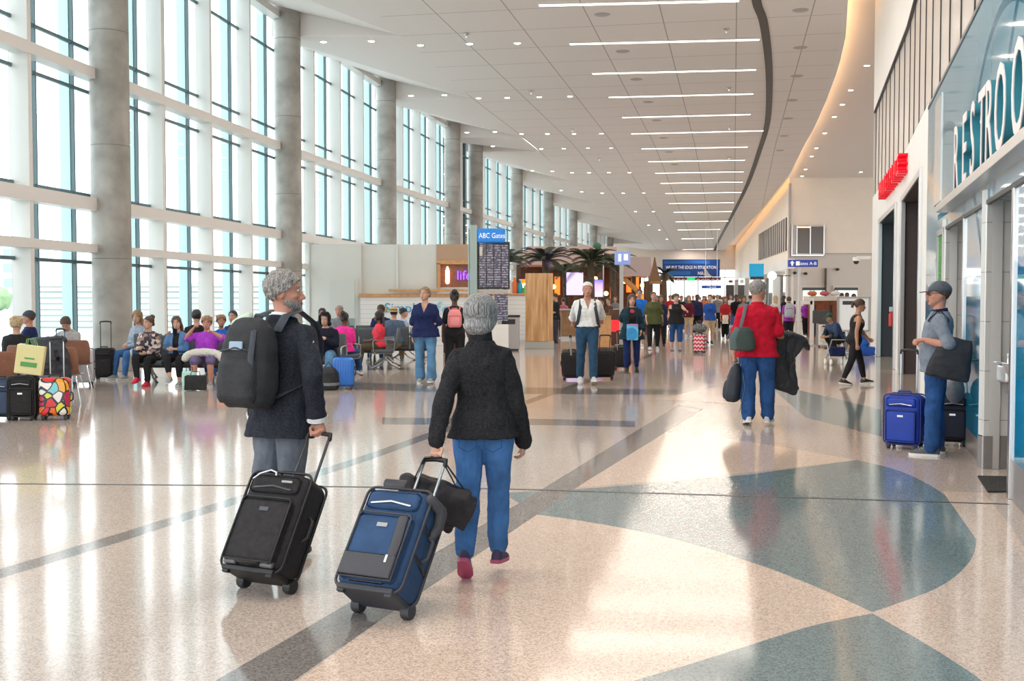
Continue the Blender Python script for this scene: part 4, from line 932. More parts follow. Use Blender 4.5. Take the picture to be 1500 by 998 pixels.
MB().bb(-10*s, 10*s, -.03, .0, -13*s, 12*s).build('picture', node_mat('sunset picture', sunset), tv); MB().bb(-10.8*s, 10.8*s, 0, .08, -13.8*s, 12.8*s).build('frame', BLACKP, tv); MB().bb(-.05, .05, .03, .09, -p.z, -12*s).build('stand', BLACKM, tv)
p = AT(842, 408, 46); tv = thing('violet_screen', 'bright violet-white lit screen right behind the white-haired man', 'screen', p); MB().bb(-.35, .35, -.05, .05, -.7, .25).build('panel', mat('violet screen', (.7, .55, .95), emit=(.75, .6, 1), es=.7), tv); MB().bb(-.38, .38, .05, .1, -.73, .28).build('frame', BLACKP, tv)
# steeple
p = AT(959, 377, 47); t = thing('timber_steeple', 'narrow brown shingled steeple at the end of the pavilion', 'steeple', (p.x, 47, 0)); s = 47/FPX; zb = AT(0, 412, 47).z
b = MB(); b.loft([[V((x*w_, y*w_, z)) for x, y in ((-1, -1), (1, -1), (1, 1), (-1, 1))] for w_, z in ((.26, zb), (.17, zb+.3), (.08, zb+.65), (.02, p.z))]); b.build('spire', mat('shingle', (.20, .10, .05), .7, bump=(30, 1)), t)
MB().bb(-.32, .32, -.32, .32, zb-.12, zb).build('eave', mat('eave ochre', (.35, .2, .07), .6), t); b = MB()
for x in (-.34, .34):
    for y in (-.34, .34): b.bb(x-.07, x+.07, y-.07, y+.07, 0, zb)
b.build('post', BRN, t)
# hanging glider / aeroplane model
p = AT(884, 368, 45); t = thing('hanging_parasol', 'folded green and red striped parasol canopy high beside the palms', 'parasol', p, s=.6)
b = MB(); b.add([(-.9, 0, .35), (-.1, 0, .5), (.9, 0, -.1), (.5, 0, -.25), (-.6, 0, -.05), (-.5, -.5, .1), (.4, -.5, -.2)], [(0, 1, 2, 3, 4), (0, 4, 5), (4, 3, 6, 5), (3, 2, 6)]); b.build('canopy', mat('canopy cream', (.65, .6, .55), .6), t)
MB().tube([(-.9, -.05, .2), (.5, -.05, -.3)], .05, 6).build('red_edge', mat('dark red edge', (.3, .04, .05), .5), t); MB().ell((-.45, -.1, .35), (.3, .2, .25), n=8).build('green_crown', mat('deep green', (.04, .14, .09), .5), t); MB().cyl((0, 0, -p.z/.6), (0, 0, .1), .04, 8).build('mast', STEEL, t)
# palms
FROND = [mat('frond dark', (.035, .05, .022), .6, var=(3, .3)), mat('frond violet light painted', (.09, .06, .15), .6)]  # second colour has violet light painted into it
TRK = mat('palm trunk', (.10, .075, .05), .9, bump=(14, 1, (1, 1, 3)), var=(8, .4))
def palm(px, Y, pyc, pxr, lab, seed, nf=26, lit=0):
    c = AT(px, pyc, Y); r_ = pxr*Y/FPX; rnd = random.Random(seed)
    t = thing('palm_tree', lab, 'palm', (c.x, Y, 0))
    b = MB(); b.tube([(0, 0, 0), (.05, 0, c.z*.5), (0, 0, c.z)], [.17, .12, .13], 12); b.build('trunk', TRK, t, smooth=60)
    for k in range(nf):
        az = 2*math.pi*k/nf*2.4+rnd.uniform(-.2, .2); el = rnd.uniform(.05, 1.4); L_ = r_*rnd.uniform(.85, 1.15); b = MB()
        d = V((math.cos(az), math.sin(az), 0)); pts = []
        for j in range(9):
            q = j/8; pts.append(d*(L_*q*math.cos(el*.7)*1.0)+V((0, 0, c.z+L_*(math.sin(el)*q*1.05-.62*q*q))))
        b.tube(pts, [.02*(1-j/10) for j in range(9)], 4)
        for j in range(1, 8):
            for u in (0, .25, .5, .75):
                p_ = pts[j].lerp(pts[min(8, j+1)], u); tg = (pts[min(8, j+1)]-pts[j-1]).normalized(); sd = tg.cross(V((0, 0, 1))).normalized(); ll = L_*.20*math.sin(math.pi*(.15+.8*(j+u)/9))
                for sgn in (-1, 1):
                    e = p_+sd*sgn*ll*.8+tg*ll*.55-V((0, 0, ll*.35)); m_ = (p_+e)/2+V((0, 0, ll*.1)); wv = tg*.016
                    b.add([p_-wv, p_+wv, m_+wv, e, m_-wv], [(0, 1, 2, 4), (4, 2, 3)])
        b.build('frond', FROND[1 if lit and k % 3 == 0 else 0], t)
palm(740, 46, 385, 44, 'palm at the left end of the bar, half behind the flight board', 1)
palm(799, 41, 384, 48, 'palm with violet-lit fronds rising above the pine pillar', 2, 28, 1)
palm(865, 40, 385, 50, 'biggest palm above the white-haired man and sunset screen', 3, 30)
palm(828, 47, 400, 36, 'smaller palm between the two big ones', 4, 22)
palm(897, 46, 388, 42, 'palm just left of the pale blue direction sign', 5, 24)
palm(973, 60, 402, 24, 'small far palm right of the steeple', 6, 18)
# bar counter and host stand
p0, p1 = AT(822, 450, 42), AT(905, 450, 42); t = thing('bar_counter', 'long pale wooden bar counter under the palms', 'counter', (p0.x, 42, 0)); W = p1.x-p0.x
MB().bb(0, W, 0, .6, 0, 1.1).build('front', mat('bar wood', hexc('#b08a66'), .5, var=(5, .2)), t); MB().bb(-.05, W+.05, -.1, .7, 1.1, 1.16).build('counter_top', CREAM, t, bevel=.01); MB().bb(0, W, -.02, 0, .0, .1).build('foot_rail', STEEL, t)
p0 = AT(888, 480, 34); t = thing('host_stand', 'pale wooden host stand beside the woman with the printed bag', 'stand', (p0.x, 34.5, 0))
MB().bb(-.45, .2, 0, .5, 0, 1.05).build('cabinet', WOODP, t, bevel=.01); MB().bb(-.5, .25, -.05, .55, 1.05, 1.1).build('top', BRN, t, bevel=.01)
p0 = AT(902, 480, 36); t = thing('red_menu_case', 'red lit cabinet between the host stand and direction post', 'cabinet', (p0.x, 36.6, 0)); MB().bb(-.15, .3, 0, .3, 0, 1.2).build('case', BRN, t, bevel=.01); MB().bb(-.1, .22, -.02, 0, .45, .85).build('red_panel', mat('red panel', (.6, .02, .03), emit=(.8, .03, .04), es=.6), t)
# ================================================================ people
X3, Y3, Z3 = V((1, 0, 0)), V((0, 1, 0)), V((0, 0, 1))
TM = [(-.085, .085, .085, -.005), (-.05, .14, .105, -.012), (0, .165, .118, -.014), (.06, .165, .115, -.008), (.12, .152, .103, 0), (.18, .146, .098, .004), (.25, .153, .105, .004), (.32, .165, .113, 0), (.39, .172, .113, -.006), (.435, .165, .1, -.01), (.48, .125, .078, -.016), (.52, .078, .060, -.018), (.56, .055, .055, -.012)]
TF = [(-.085, .085, .085, -.008), (-.05, .148, .11, -.016), (0, .172, .122, -.018), (.06, .168, .112, -.010), (.12, .14, .092, 0), (.17, .125, .085, .004), (.24, .132, .094, .004), (.31, .145, .112, .008), (.37, .148, .108, .002), (.425, .14, .092, -.008), (.47, .108, .072, -.014), (.515, .066, .053, -.014), (.555, .046, .048, -.01)]
HEADP = [(-.02, .30, 0, .12), (.03, .385, -.02, .17), (.10, .41, -.06, .225), (.17, .405, -.16, .265), (.26, .395, -.29, .295), (.36, .385, -.38, .315), (.45, .372, -.43, .325), (.52, .37, -.46, .332), (.60, .39, -.475, .338), (.70, .378, -.475, .338), (.80, .335, -.44, .318), (.89, .25, -.36, .265), (.96, .13, -.24, .17), (1.0, .0, -.1, .07)]
HH = .235
SKINS = {}
def skin(name, col):
    if name not in SKINS: SKINS[name] = mat('skin '+name, col, .55, spec=.35, var=(12, .06))
    return SKINS[name]
SK_L = skin('light', (.56, .33, .24)); SK_T = skin('tan', (.44, .23, .15)); SK_R = skin('ruddy', (.50, .24, .17)); SK_D = skin('deep', (.13, .06, .035)); SK_B = skin('brown', (.27, .13, .08))
def hairm(name, c1, c2):
    def fn(nt, b, N, L):
        g = N.new('ShaderNodeTexCoord'); mp = N.new('ShaderNodeMapping'); mp.inputs['Scale'].default_value = (210, 210, 9); L.new(g.outputs['Object'], mp.inputs['Vector'])
        n = N.new('ShaderNodeTexNoise'); n.inputs['Scale'].default_value = 1; n.inputs['Detail'].default_value = 3; L.new(mp.outputs['Vector'], n.inputs['Vector'])
        cr = N.new('ShaderNodeValToRGB'); cr.color_ramp.elements[0].position = .38; cr.color_ramp.elements[0].color = (*c1, 1); cr.color_ramp.elements[1].position = .62; cr.color_ramp.elements[1].color = (*c2, 1); L.new(n.outputs['Fac'], cr.inputs['Fac']); L.new(cr.outputs['Color'], b.inputs['Base Color'])
        b.inputs['Roughness'].default_value = .5; bp = N.new('ShaderNodeBump'); bp.inputs['Distance'].default_value = .01; bp.inputs['Strength'].default_value = .8; L.new(n.outputs['Fac'], bp.inputs['Height']); L.new(bp.outputs['Normal'], b.inputs['Normal'])
    return node_mat('hair '+name, fn)
HR = {'grey': hairm('grey', (.10, .095, .09), (.42, .40, .38)), 'silver': hairm('silver', (.075, .075, .08), (.40, .395, .39)), 'white': hairm('white', (.55, .53, .5), (.85, .83, .8)), 'black': hairm('black', (.008, .007, .007), (.03, .025, .022)), 'brown': hairm('brown', (.035, .018, .01), (.11, .06, .035)),
      'dblonde': hairm('dark blonde', (.16, .09, .045), (.38, .24, .13)), 'blonde': hairm('blonde', (.35, .24, .12), (.68, .52, .32)), 'auburn': hairm('auburn', (.10, .035, .018), (.26, .10, .05)), 'ginger': hairm('light brown', (.20, .10, .05), (.42, .25, .13))}
EYEW = mat('eye white', (.75, .73, .7), .3); EYED = mat('iris dark', (.03, .02, .015), .2); LIP = mat('lips', (.35, .10, .09), .5)

class Pose: pass
def nz(v): v = V(v); return v.normalized()
def person(name, label, loc, rz, H, pose, out, vs=.01, hair=('short', 'brown'), sk=None, fem=False, bulk=1.0, belly=0, detail=1, group=None, beard=None, hs=1.0, legb=1.0, armk=1.0):
    sk = sk or SK_L
    root = thing(name, label, 'person', loc, rz, group, H/1.75)
    Rz_i = Matrix.Rotation(-R(rz), 3, 'Z')
    wd = lambda v: (Rz_i @ nz(v)).normalized()
    P = Pose(); P.root = root
    lean, side, tw = pose.get('lean', 0), pose.get('side', 0), pose.get('twist', 0)
    T = Matrix.Rotation(R(tw), 3, 'Z') @ Matrix.Rotation(R(side), 3, 'Y') @ Matrix.Rotation(-R(lean), 3, 'X')
    Tp = Matrix.Rotation(R(side*.3), 3, 'Y') @ Matrix.Rotation(-R(lean*.35), 3, 'X')
    # legs
    th, sh = .41*1.0, .405
    legs = {}; low = 1e9
    for k, sg in (('R', 1), ('L', -1)):
        a, b_, fy, fp = pose.get('l'+k, ((0, 0, -1), (0, 0, -1), 0, 0))
        a, b_ = (wd(a), wd(b_)) if pose.get('world', True) else (nz(a), nz(b_))
        hip = V((sg*(.088 if fem else .085)*min(bulk, 1.15), 0, 0)); kn = hip+a*th; an = kn+b_*sh
        f = V((math.sin(R(-fy)), math.cos(R(-fy)), 0)); rt = V((f.y, -f.x, 0)); M = Matrix((rt, f, Z3)).transposed() @ Matrix.Rotation(-R(fp), 3, 'X')
        for q in ((0, -.07, -.085), (0, .19, -.085)): low = min(low, (an+M @ V(q)).z)
        legs[k] = [hip, kn, an, M]
    pz = pose['sit'] if 'sit' in pose else -low
    off = V((0, 0, pz))
    for k in legs: legs[k][0] = legs[k][0]+off; legs[k][1] = legs[k][1]+off; legs[k][2] = legs[k][2]+off
    PEL = off
    def tors(p): # torso local (hip=0) to person local, bending gradually
        z = p[2]; w = min(1, max(0, z/.25)); A = V(p)
        lo = Tp @ A
        if w <= 0: return PEL+lo
        # upper torso rotates about waist point
        W0 = V((0, 0, .1)); up = Tp @ W0+T @ (A-W0)
        return PEL+lo.lerp(up, w)
    TR = [(z, a*bulk*(1 if z < .48 else .5+.5/bulk), b*bulk+(belly*math.exp(-((z-.12)/.12)**2)), y+belly*.75*math.exp(-((z-.12)/.12)**2)) for z, a, b, y in (TF if fem else TM)]
    def torso(mb, z0, z1, g, skirt=0, n=20, ex=False):
        rows = [r for r in TR if z0 <= r[0] <= z1]
        def interp(z):
            if z <= TR[0][0]: return (z, .17*bulk+skirt, .12*bulk+skirt*.8, 0)
            for r0, r1 in zip(TR, TR[1:]):
                if r0[0] <= z <= r1[0]:
                    q = (z-r0[0])/(r1[0]-r0[0]); return tuple(r0[i]+(r1[i]-r0[i])*q for i in range(4))
            return TR[-1]
        if ex: pass
        elif z0 < 0: rows = [r for r in rows if r[0] > -.02]; rows = [(z0, .172*bulk+skirt, .125*bulk+skirt*.8, -.01)]+rows if z0 < -.03 else [interp(z0)]+rows
        elif not rows or rows[0][0] > z0+.01: rows = [interp(z0)]+rows
        if rows[-1][0] < z1-.005: rows.append(interp(z1))
        rings = []
        for z, a, b, y in rows:
            rings.append([tors(((a+g)*math.copysign(abs(math.cos(t))**.85, math.cos(t)), y+(b+g)*math.copysign(abs(math.sin(t))**.85, math.sin(t)), z)) for t in [2*math.pi*i/n for i in range(n)]])
        mb.loft(rings)
    AU, AF = .275*armk, .245*armk
    sw = (.143 if fem else .168)*(.55+.45*bulk)
    arms = {}
    for k, sg in (('R', 1), ('L', -1)):
        u, f, *rest = pose.get('a'+k, ((sg*.12, 0, -1), (sg*.05, .15, -1)))
        if u == 'ik':
            o = rest[1] if len(rest) > 1 else {}; pole = wd(rest[0]); tg = (Rz_i @ (V(f)-V(loc)))/(H/1.75)
            sj = tors((sg*sw, -.014, .440)); hd = wd(o['hd']) if 'hd' in o else (tg-sj).normalized(); pn_ = wd(o['pn']) if 'pn' in o else V((-sg, .25, 0)).normalized()
            tg = tg-hd*.088-pn_*.018; D = tg-sj; L_ = min(D.length, (AU+AF)*.995); a = (AU**2-AF**2+L_*L_)/(2*L_); h_ = math.sqrt(max(0, AU**2-a*a)); dn = D.normalized(); pv = (pole-dn*pole.dot(dn)).normalized()
            el = sj+dn*a+pv*h_; wr = sj+dn*L_; arms[k] = [sj, el, wr, (el-sj).normalized(), (wr-el).normalized(), o]; continue
        if pose.get('aworld', True) and ('a'+k) in pose: u, f = wd(u), wd(f)
        else: u, f = nz(u), nz(f)
        sj = tors((sg*sw, -.014, .440)); el = sj+u*AU; wr = el+f*AF
        opt = rest[0] if rest else {}
        arms[k] = [sj, el, wr, u, f, opt]
    am = .92 if fem else 1.0; am *= (.6+.4*bulk)
    def arm(mb, k, t1, g, t0=0, cuff=1.0):
        sj, el, wr, u, f, o = arms[k]; sg = 1 if k == 'R' else -1
        prof = [(-.35, .045), (0, .054), (.25, .053), (.6, .046), (1.0, .041), (1.3, .042), (1.7, .034), (2.0, .027)]
        pts, rd = [], []
        for t, r in prof:
            if t > t1: break
            p = tors((sg*sw*.5, -.014, .456)) if t < 0 else (sj.lerp(el, t) if t <= 1 else el.lerp(wr, t-1))
            pts.append(p); rd.append(r*am+g)
        if prof[-1][0] > t1 and pts:
            p = sj.lerp(el, t1) if t1 <= 1 else el.lerp(wr, t1-1); r = np.interp(t1, [q[0] for q in prof], [q[1] for q in prof])*am+g
            pts.append(p); rd.append(r*cuff)
        elif cuff != 1: rd[-1] *= cuff
        mb.tube(pts, rd, 12)
    lm = (.55+.45*bulk)*legb
    def leg(mb, k, t1, g, minr=0, flare=0):
        hip, kn, an, M = legs[k]; sg = 1 if k == 'R' else -1
        prof = [(-.08, .088), (.12, .090), (.35, .081), (.7, .066), (1.0, .058), (1.15, .056), (1.35, .058), (1.65, .047), (1.9, .038), (2.0, .037)]
        pts, rd = [], []
        for t, r in prof:
            if t > t1: break
            pts.append(hip.lerp(kn, t) if t <= 1 else kn.lerp(an, t-1)); rr = r*lm*(1.03 if fem and t < .8 else 1)+g; rd.append(max(rr, minr if t > .9 else 0)+(flare*max(0, t-1.3)))
        if pts and prof[-1][0] > t1+1e-6:
            pts.append(hip.lerp(kn, t1) if t1 <= 1 else kn.lerp(an, t1-1)); r = float(np.interp(t1, [q[0] for q in prof], [q[1] for q in prof]))*lm+g; rd.append(max(r, minr if t1 > .9 else 0)+flare*max(0, t1-1.3))
        mb.tube(pts, rd, 14)
    # head frame
    hy, hp, hr = pose.get('head', (0, 0, 0)) if len(pose.get('head', (0, 0, 0))) == 3 else (*pose['head'], 0)
    HM = (Matrix.Rotation(R(tw*.5), 3, 'Z') @ Matrix.Rotation(-R(lean*.35), 3, 'X')) @ Matrix.Rotation(R(hy), 3, 'Z') @ Matrix.Rotation(-R(hp), 3, 'X') @ Matrix.Rotation(R(hr), 3, 'Y')
    nb = tors((0, -.012, .53)); NT = tors((0, .0, .586)); hh = HH*hs
    head0 = NT
    HX = lambda p: head0+HM @ (V(p)*hh)
    HMAT = Matrix.Translation(head0) @ HM.to_4x4()
    def hrings(mb, g, t0=-1, t1=2, gy=0, wide=0):
        rings = []
        for t, yf, yb, w in HEADP:
            if t < t0 or t > t1: continue
            c = (yf+yb)/2; d = (yf-yb)/2
            rings.append([V(((w+g+wide)*math.cos(a)*hh, (c+(d+g)*math.copysign(abs(math.sin(a))**.9, math.sin(a)))*hh, (t if t < .9 else t+g*.7)*hh)) for a in [2*math.pi*i/18 for i in range(18)]])
        mb.loft(rings)
    body = MB()
    torso(body, -.09, .56, 0, ex=True)
    for k in 'RL': arm(body, k, 2.0, 0); leg(body, k, 2.0, 0)
    body.tube([nb, tors((0, -.008, .58)), HX((0, -.06, .12)), HX((0, -.08, .3))], [.06*(am), .054*am, .053*am, .055*am], 14)
    hm = MB(); hrings(hm, 0)
    hm.tube([V((0, .36, .52))*hh, V((0, .46, .38))*hh, V((0, .485, .31))*hh], [.03*hh, .045*hh, .05*hh], 8)
    for s_ in (-1, 1):
        hm.ell(V((s_*.045, .43, .285))*hh, (.035*hh, .05*hh, .035*hh), n=8)
        hm.ell(V((s_*.335, -.05, .42))*hh, (.035*hh, .085*hh, .135*hh), rotm(x=-12, z=s_*-14), n=10)
        hm.ell(V((s_*.13, .33, .605))*hh, (.10*hh, .06*hh, .04*hh), n=8)
        hm.ell(V((s_*.19, .25, .36))*hh, (.10*hh, .11*hh, .08*hh), n=8)
    hm.ell(V((0, .375, .19))*hh, (.10*hh, .05*hh, .055*hh), n=8); hm.ell(V((0, .36, .05))*hh, (.09*hh, .06*hh, .05*hh), n=8)
    hm.xf(HMAT); body.merge(hm)
    # hands and feet
    P.hand = {}
    for k, sg in (('R', 1), ('L', -1)):
        sj, el, wr, u, f, o = arms[k]
        hd = wd(o['hd']) if 'hd' in o else f
        pn = wd(o['pn']) if 'pn' in o else V((-sg, .25, 0))
        pn = (pn-hd*pn.dot(hd)).normalized()
        ac = hd.cross(pn)*(1 if sg > 0 else -1)          # towards the thumb side
        if 'thumb' in o: ac = ac*o['thumb']
        curl = o.get('curl', .35); hz_ = (.93 if fem else 1.0)
        ps = [wr-f*.01, wr+hd*.03*hz_, wr+hd*.085*hz_]
        body.tube(ps, [(.027, .02), (.036*hz_, .017), (.040*hz_, .014)], 10, side=ac)
        for i, (o_, L_) in enumerate(((.029, .070), (.0098, .078), (-.0098, .073), (-.029, .058))):
            b0 = wr+hd*(.085-.004*abs(i-1))*hz_+ac*o_*hz_; d = hd.copy(); pts = [b0-hd*.02, b0]; cur = b0
            for j, fr in enumerate((.45, .32, .25)):
                an_ = curl*(.9 if j == 0 else 1.05)*(1+.06*i); ax = hd.cross(pn).normalized()
                d = (Matrix.Rotation(an_, 3, ax) @ d).normalized(); cur = cur+d*L_*fr*hz_; pts.append(cur)
            body.tube(pts, [.0095, .0095, .0088, .0082, .0074], 8)
        tb = wr+hd*.025*hz_+ac*.028*hz_; td = (hd*.75+ac*.6+pn*(.3+curl*.35)).normalized(); t2 = (hd*.85+ac*(.25-curl*.35)+pn*(.35+curl*.3)).normalized()
        body.tube([tb-ac*.01, tb+td*.035, tb+td*.035+t2*.03, tb+td*.035+t2*.052], [.014, .0115, .0098, .0085], 8)
        P.hand[k] = wr+hd*.085+pn*.02
    for k in 'RL':
        hip, kn, an, M = legs[k]
        body.tube([an, an+M @ V((0, .02, -.04)), an+M @ V((0, .09, -.062)), an+M @ V((0, .15, -.068))], [.034, (.035, .036), (.038, .022), (.034, .014)], 10, side=M @ X3)
    bo = vox('body', body, sk, root, vs if vs < .008 else vs*.9, 2)
    # clothes
    def tl(x, y, z): # person local arrays -> torso local approx (only upper torso)
        A = np.stack([x, y, z], 1)-np.array(PEL); Ti = np.array(T.transposed()); W0 = np.array((0, 0, .1)); A = (A-np.array(Tp @ V((0, 0, .1)))) @ Ti.T+W0
        return A[:, 0], A[:, 1], A[:, 2]
    gmin = max(.007, .55*vs)
    if out.get('bottom'):
        B = out['bottom']; mb = MB(); torso(mb, -.09, B.get('top', .05 if 'belt' not in B else .11), gmin+.008, ex=True)
        mb2 = MB(); mb2.tube([PEL+V((0, -.01, .02)), PEL+V((0, -.01, -.06))], [(.12*bulk, .1*bulk), (.1*bulk, .09*bulk)], 14); mb.merge(mb2)
        for k in 'RL': leg(mb, k, B.get('len', 1.97), gmin+B.get('loose', .006), B.get('minr', 0), B.get('flare', 0))
        vox(B.get('name', 'trousers'), mb, B['mat'], root, vs, 3, B.get('disp', .012), .1, matfn=B.get('matfn'))
        if B.get('belt'):
            mb = MB(); zz = B.get('top', .11)-.015; r = [q for q in TR if q[0] <= zz+.04][-1]
            rings = [[tors(((r[1]+g2)*math.cos(t), r[3]+(r[2]+g2)*math.sin(t), z)) for t in [2*math.pi*i/24 for i in range(24)]] for z, g2 in ((zz-.018, gmin+.005), (zz-.018, gmin+.014), (zz+.018, gmin+.014), (zz+.018, gmin+.005))]
            mb.loft(rings, cap=False); mb.build('belt', B['belt'], root, smooth=40)
    for key in ('top', 'jacket'):
        if not out.get(key): continue
        S = out[key]; g = gmin+S.get('loose', .010)+(.012 if key == 'jacket' else 0); mb = MB()
        torso(mb, S.get('hem', -.09 if 'sit' not in pose else .0), S.get('neck', .53), g, S.get('skirt', .012))
        sl = S.get('sleeve', 2.0)
        if sl:
            for k in 'RL': arm(mb, k, sl, gmin+(g-gmin)*.55, cuff=S.get('cuff', 1.0))
        nk = S.get('neckcut', ('round', .075, .50))
        def cut(x, y, z, nk=nk, S=S, sl=sl):
            a, b, c = tl(x, y, z); m = ((a**2+(b+.01)**2) < nk[1]**2) & (c > nk[2])
            if nk[0] == 'v': m |= (b > 0) & (c > nk[3]) & (np.abs(a) < (c-nk[3])*nk[4]) & (c < .60)
            if not sl: m |= (np.abs(a) > S.get('strap', .125)) & (c > .36)
            if S.get('open'): m |= (b > 0) & (np.abs(a) < S['open']) & (c < .5)
            if S.get('tank'): m |= (c > .42) & (np.abs(a) < .07) & (b > 0); 
            return m
        vox(S.get('name', 'shirt' if key == 'top' else 'jacket'), mb, S['mat'], root, vs, 3, S.get('disp', .016), S.get('ds', .11), cut=cut, matfn=(lambda x, y, z, S=S: S['matfn'](*tl(x, y, z))) if S.get('matfn') else None)
        if S.get('collar'):
            mb = MB(); rr = S.get('cr', .062); n = 22
            rings = [[tors((rr*w*math.cos(t), -.012+rr*w*math.sin(t), z+.012*math.sin(t)*-1)) for t in [2*math.pi*i/n for i in range(n)]] for w, z in ((1.12, .505), (1.0, .53), (.97, .53+S['collar']), (1.07, .53+S['collar']), (1.18, .52), (1.22, .505))]
            mb.loft(rings, cap=False); mb.build('collar', S.get('cmat', S['mat']), root, smooth=60)
        if S.get('cuffm'):
            for k in 'RL':
                sj, el, wr, u, f, o = arms[k]; t = el.lerp(wr, S.get('cufft', .96)); mb = MB(); r = .034*am+g; mb.tube([t, t+f*.028], [r, r*.97], 14, rc=False); mb.build('cuff', S['cuffm'], root, smooth=40)
    if out.get('shoes'):
        um, sm = out['shoes'][:2]
        for k in 'RL':
            hip, kn, an, M = legs[k]; MM = Matrix.Translation(an) @ M.to_4x4() @ Matrix.Translation((0, 0, -.085))
            fs = .93 if fem else 1.0
            up = MB(); rings = []
            for y, w, h in ((-.078, .018, .055), (-.07, .031, .082), (-.03, .037, .112), (.015, .040, .112), (.055, .041, .092), (.10, .046, .070), (.15, .046, .054), (.19, .034, .042), (.207, .014, .03)):
                rings.append([V((w*math.copysign(abs(math.cos(t))**.8, math.cos(t)), y*fs, .018+(h-.018)*max(0, math.sin(t))**.8 if math.sin(t) > 0 else .018)) for t in [2*math.pi*i/14 for i in range(14)]])
            up.loft(rings); up.xf(MM); s_ = up.build('shoe', um, root, smooth=70)
            so = MB(); so.prism([(-.02, -.082*fs), (.02, -.082*fs), (.038, -.06*fs), (.04, 0), (.05, .09*fs), (.048, .15*fs), (.03, .2*fs), (0, .214*fs), (-.03, .2*fs), (-.048, .15*fs), (-.05, .09*fs), (-.04, 0), (-.038, -.06*fs)], 0, .024); so.xf(MM); so.build('sole', sm, s_)
            if len(out['shoes']) > 2:
                la = MB()
                for q in range(4): yy = .045+.022*q; la.tube([(-.02, yy, .098-.012*q), (.02, yy+.004, .098-.012*q)], .0035, 5)
                la.xf(MM); la.build('laces', out['shoes'][2], s_)
    # hair
    st, hc = hair; hmx = HR[hc]; hv = max(vs*.9, .005)
    if st != 'bald':
        mb = MB(); g = {'short': .045, 'bob': .085, 'long': .07, 'pony': .045, 'bun': .05, 'curly': .10, 'braids': .06, 'buzz': .02, 'tousled': .07}[st]
        hrings(mb, g, t0=.2 if st in ('short', 'buzz', 'pony', 'bun', 'curly', 'tousled') else .08, wide=.02 if st == 'bob' else 0)
        if st == 'bob': mb.ell(V((0, -.18, .28))*hh, (.40*hh, .34*hh, .34*hh)); mb.ell(V((0, -.12, .75))*hh, (.38*hh, .46*hh, .34*hh))
        if st == 'long':
            for s_ in (-1, 1): mb.tube([V((s_*.25, -.1, .6))*hh, V((s_*.33, -.12, .1))*hh, V((s_*.33, -.05, -.45))*hh, V((s_*.28, .02, -.8))*hh], [.14*hh, .14*hh, .13*hh, .05*hh], 10)
            mb.tube([V((0, -.35, .6))*hh, V((0, -.38, 0))*hh, V((0, -.36, -.6))*hh], [(.3*hh, .14*hh), (.33*hh, .13*hh), (.22*hh, .07*hh)], 12)
        if st == 'pony': mb.tube([V((0, -.42, .7))*hh, V((0, -.62, .55))*hh, V((0, -.62, .1))*hh, V((.03, -.5, -.3))*hh], [.09*hh, .13*hh, .11*hh, .04*hh], 10)
        if st == 'bun': mb.ell(V((0, -.40, .92))*hh, (.25*hh, .25*hh, .23*hh)); mb.ell(V((0, -.46, .35))*hh, (.18*hh, .12*hh, .2*hh))
        if st == 'curly':
            for q in range(16): a = q*2.4; mb.ell(V((.34*math.cos(a), -.06+.42*math.sin(a), .35+.04*q))*hh, .13*hh, n=8)
        if st == 'braids':
            for q in range(7): xx = -.3+.1*q; mb.tube([V((xx, -.40, .5))*hh, V((xx*1.1, -.5, -.2))*hh, V((xx*1.0, -.52, -1.3))*hh], [.05*hh, .05*hh, .03*hh], 6)
        def hcut(x, y, z, st=st):
            t = z/hh; yy = y/hh; ax = np.abs(x/hh)
            if st in ('bob',): line = np.where(yy > .22, .80-.15*np.clip((ax-.12)/.2, 0, 1), np.where(yy > .02, .22+.3*np.clip((yy-.02)/.2, 0, 1), -.02))
            elif st in ('long', 'braids'): line = np.where(yy > .16, .80-.25*np.clip((ax-.12)/.2, 0, 1), -9)
            else: line = np.where(yy > .2, .80-.12*np.clip((ax-.12)/.2, 0, 1), np.where(yy > -.22, .36+.55*(yy+.22), .16))
            return t < line
        o_ = vox('hair', mb, hmx, root, hv, 1 if vs < .008 else 1, {'curly': .03, 'tousled': .028, 'bob': .010}.get(st, .012), .025 if st in ('tousled', 'curly') else .04, cut=hcut)
        o_.data.transform(HMAT)
    if beard:
        mb = MB(); hrings(mb, .012, t0=-.05, t1=.3)
        o_ = vox('beard', mb, HR[beard], root, hv, 1, .006, .02, cut=lambda x, y, z: (z/hh > .23+.55*np.clip(.28-y/hh, 0, .4)) | (y/hh < -.02) | ((z/hh > .155) & (y/hh > .28) & (z/hh < .2))); o_.data.transform(HMAT)
    if detail:
        for s_ in (-1, 1):
            e = MB(); e.ell(V((s_*.14, .345, .50))*hh, (.058*hh, .035*hh, .028*hh), n=10, mi=0); e.ell(V((s_*.14, .368, .50))*hh, (.026*hh, .018*hh, .026*hh), n=8, mi=1); e.xf(HMAT); e.build('eye', [EYEW, EYED], root, smooth=60)
            e = MB(); e.tube([V((s_*.07, .39, .585))*hh, V((s_*.14, .385, .61))*hh, V((s_*.215, .33, .585))*hh], [.012*hh, .017*hh, .01*hh], 6); e.xf(HMAT); e.build('eyebrow', hmx if st != 'bald' else HR['brown'], root, smooth=60)
        e = MB(); e.tube([V((-.10, .385, .185))*hh, V((0, .428, .195))*hh, V((.10, .385, .185))*hh], [.008*hh, .024*hh, .008*hh], 8); e.tube([V((-.08, .39, .16))*hh, V((0, .425, .158))*hh, V((.08, .39, .16))*hh], [.008*hh, .026*hh, .008*hh], 8); e.xf(HMAT); e.build('lips', LIP, root, smooth=60)
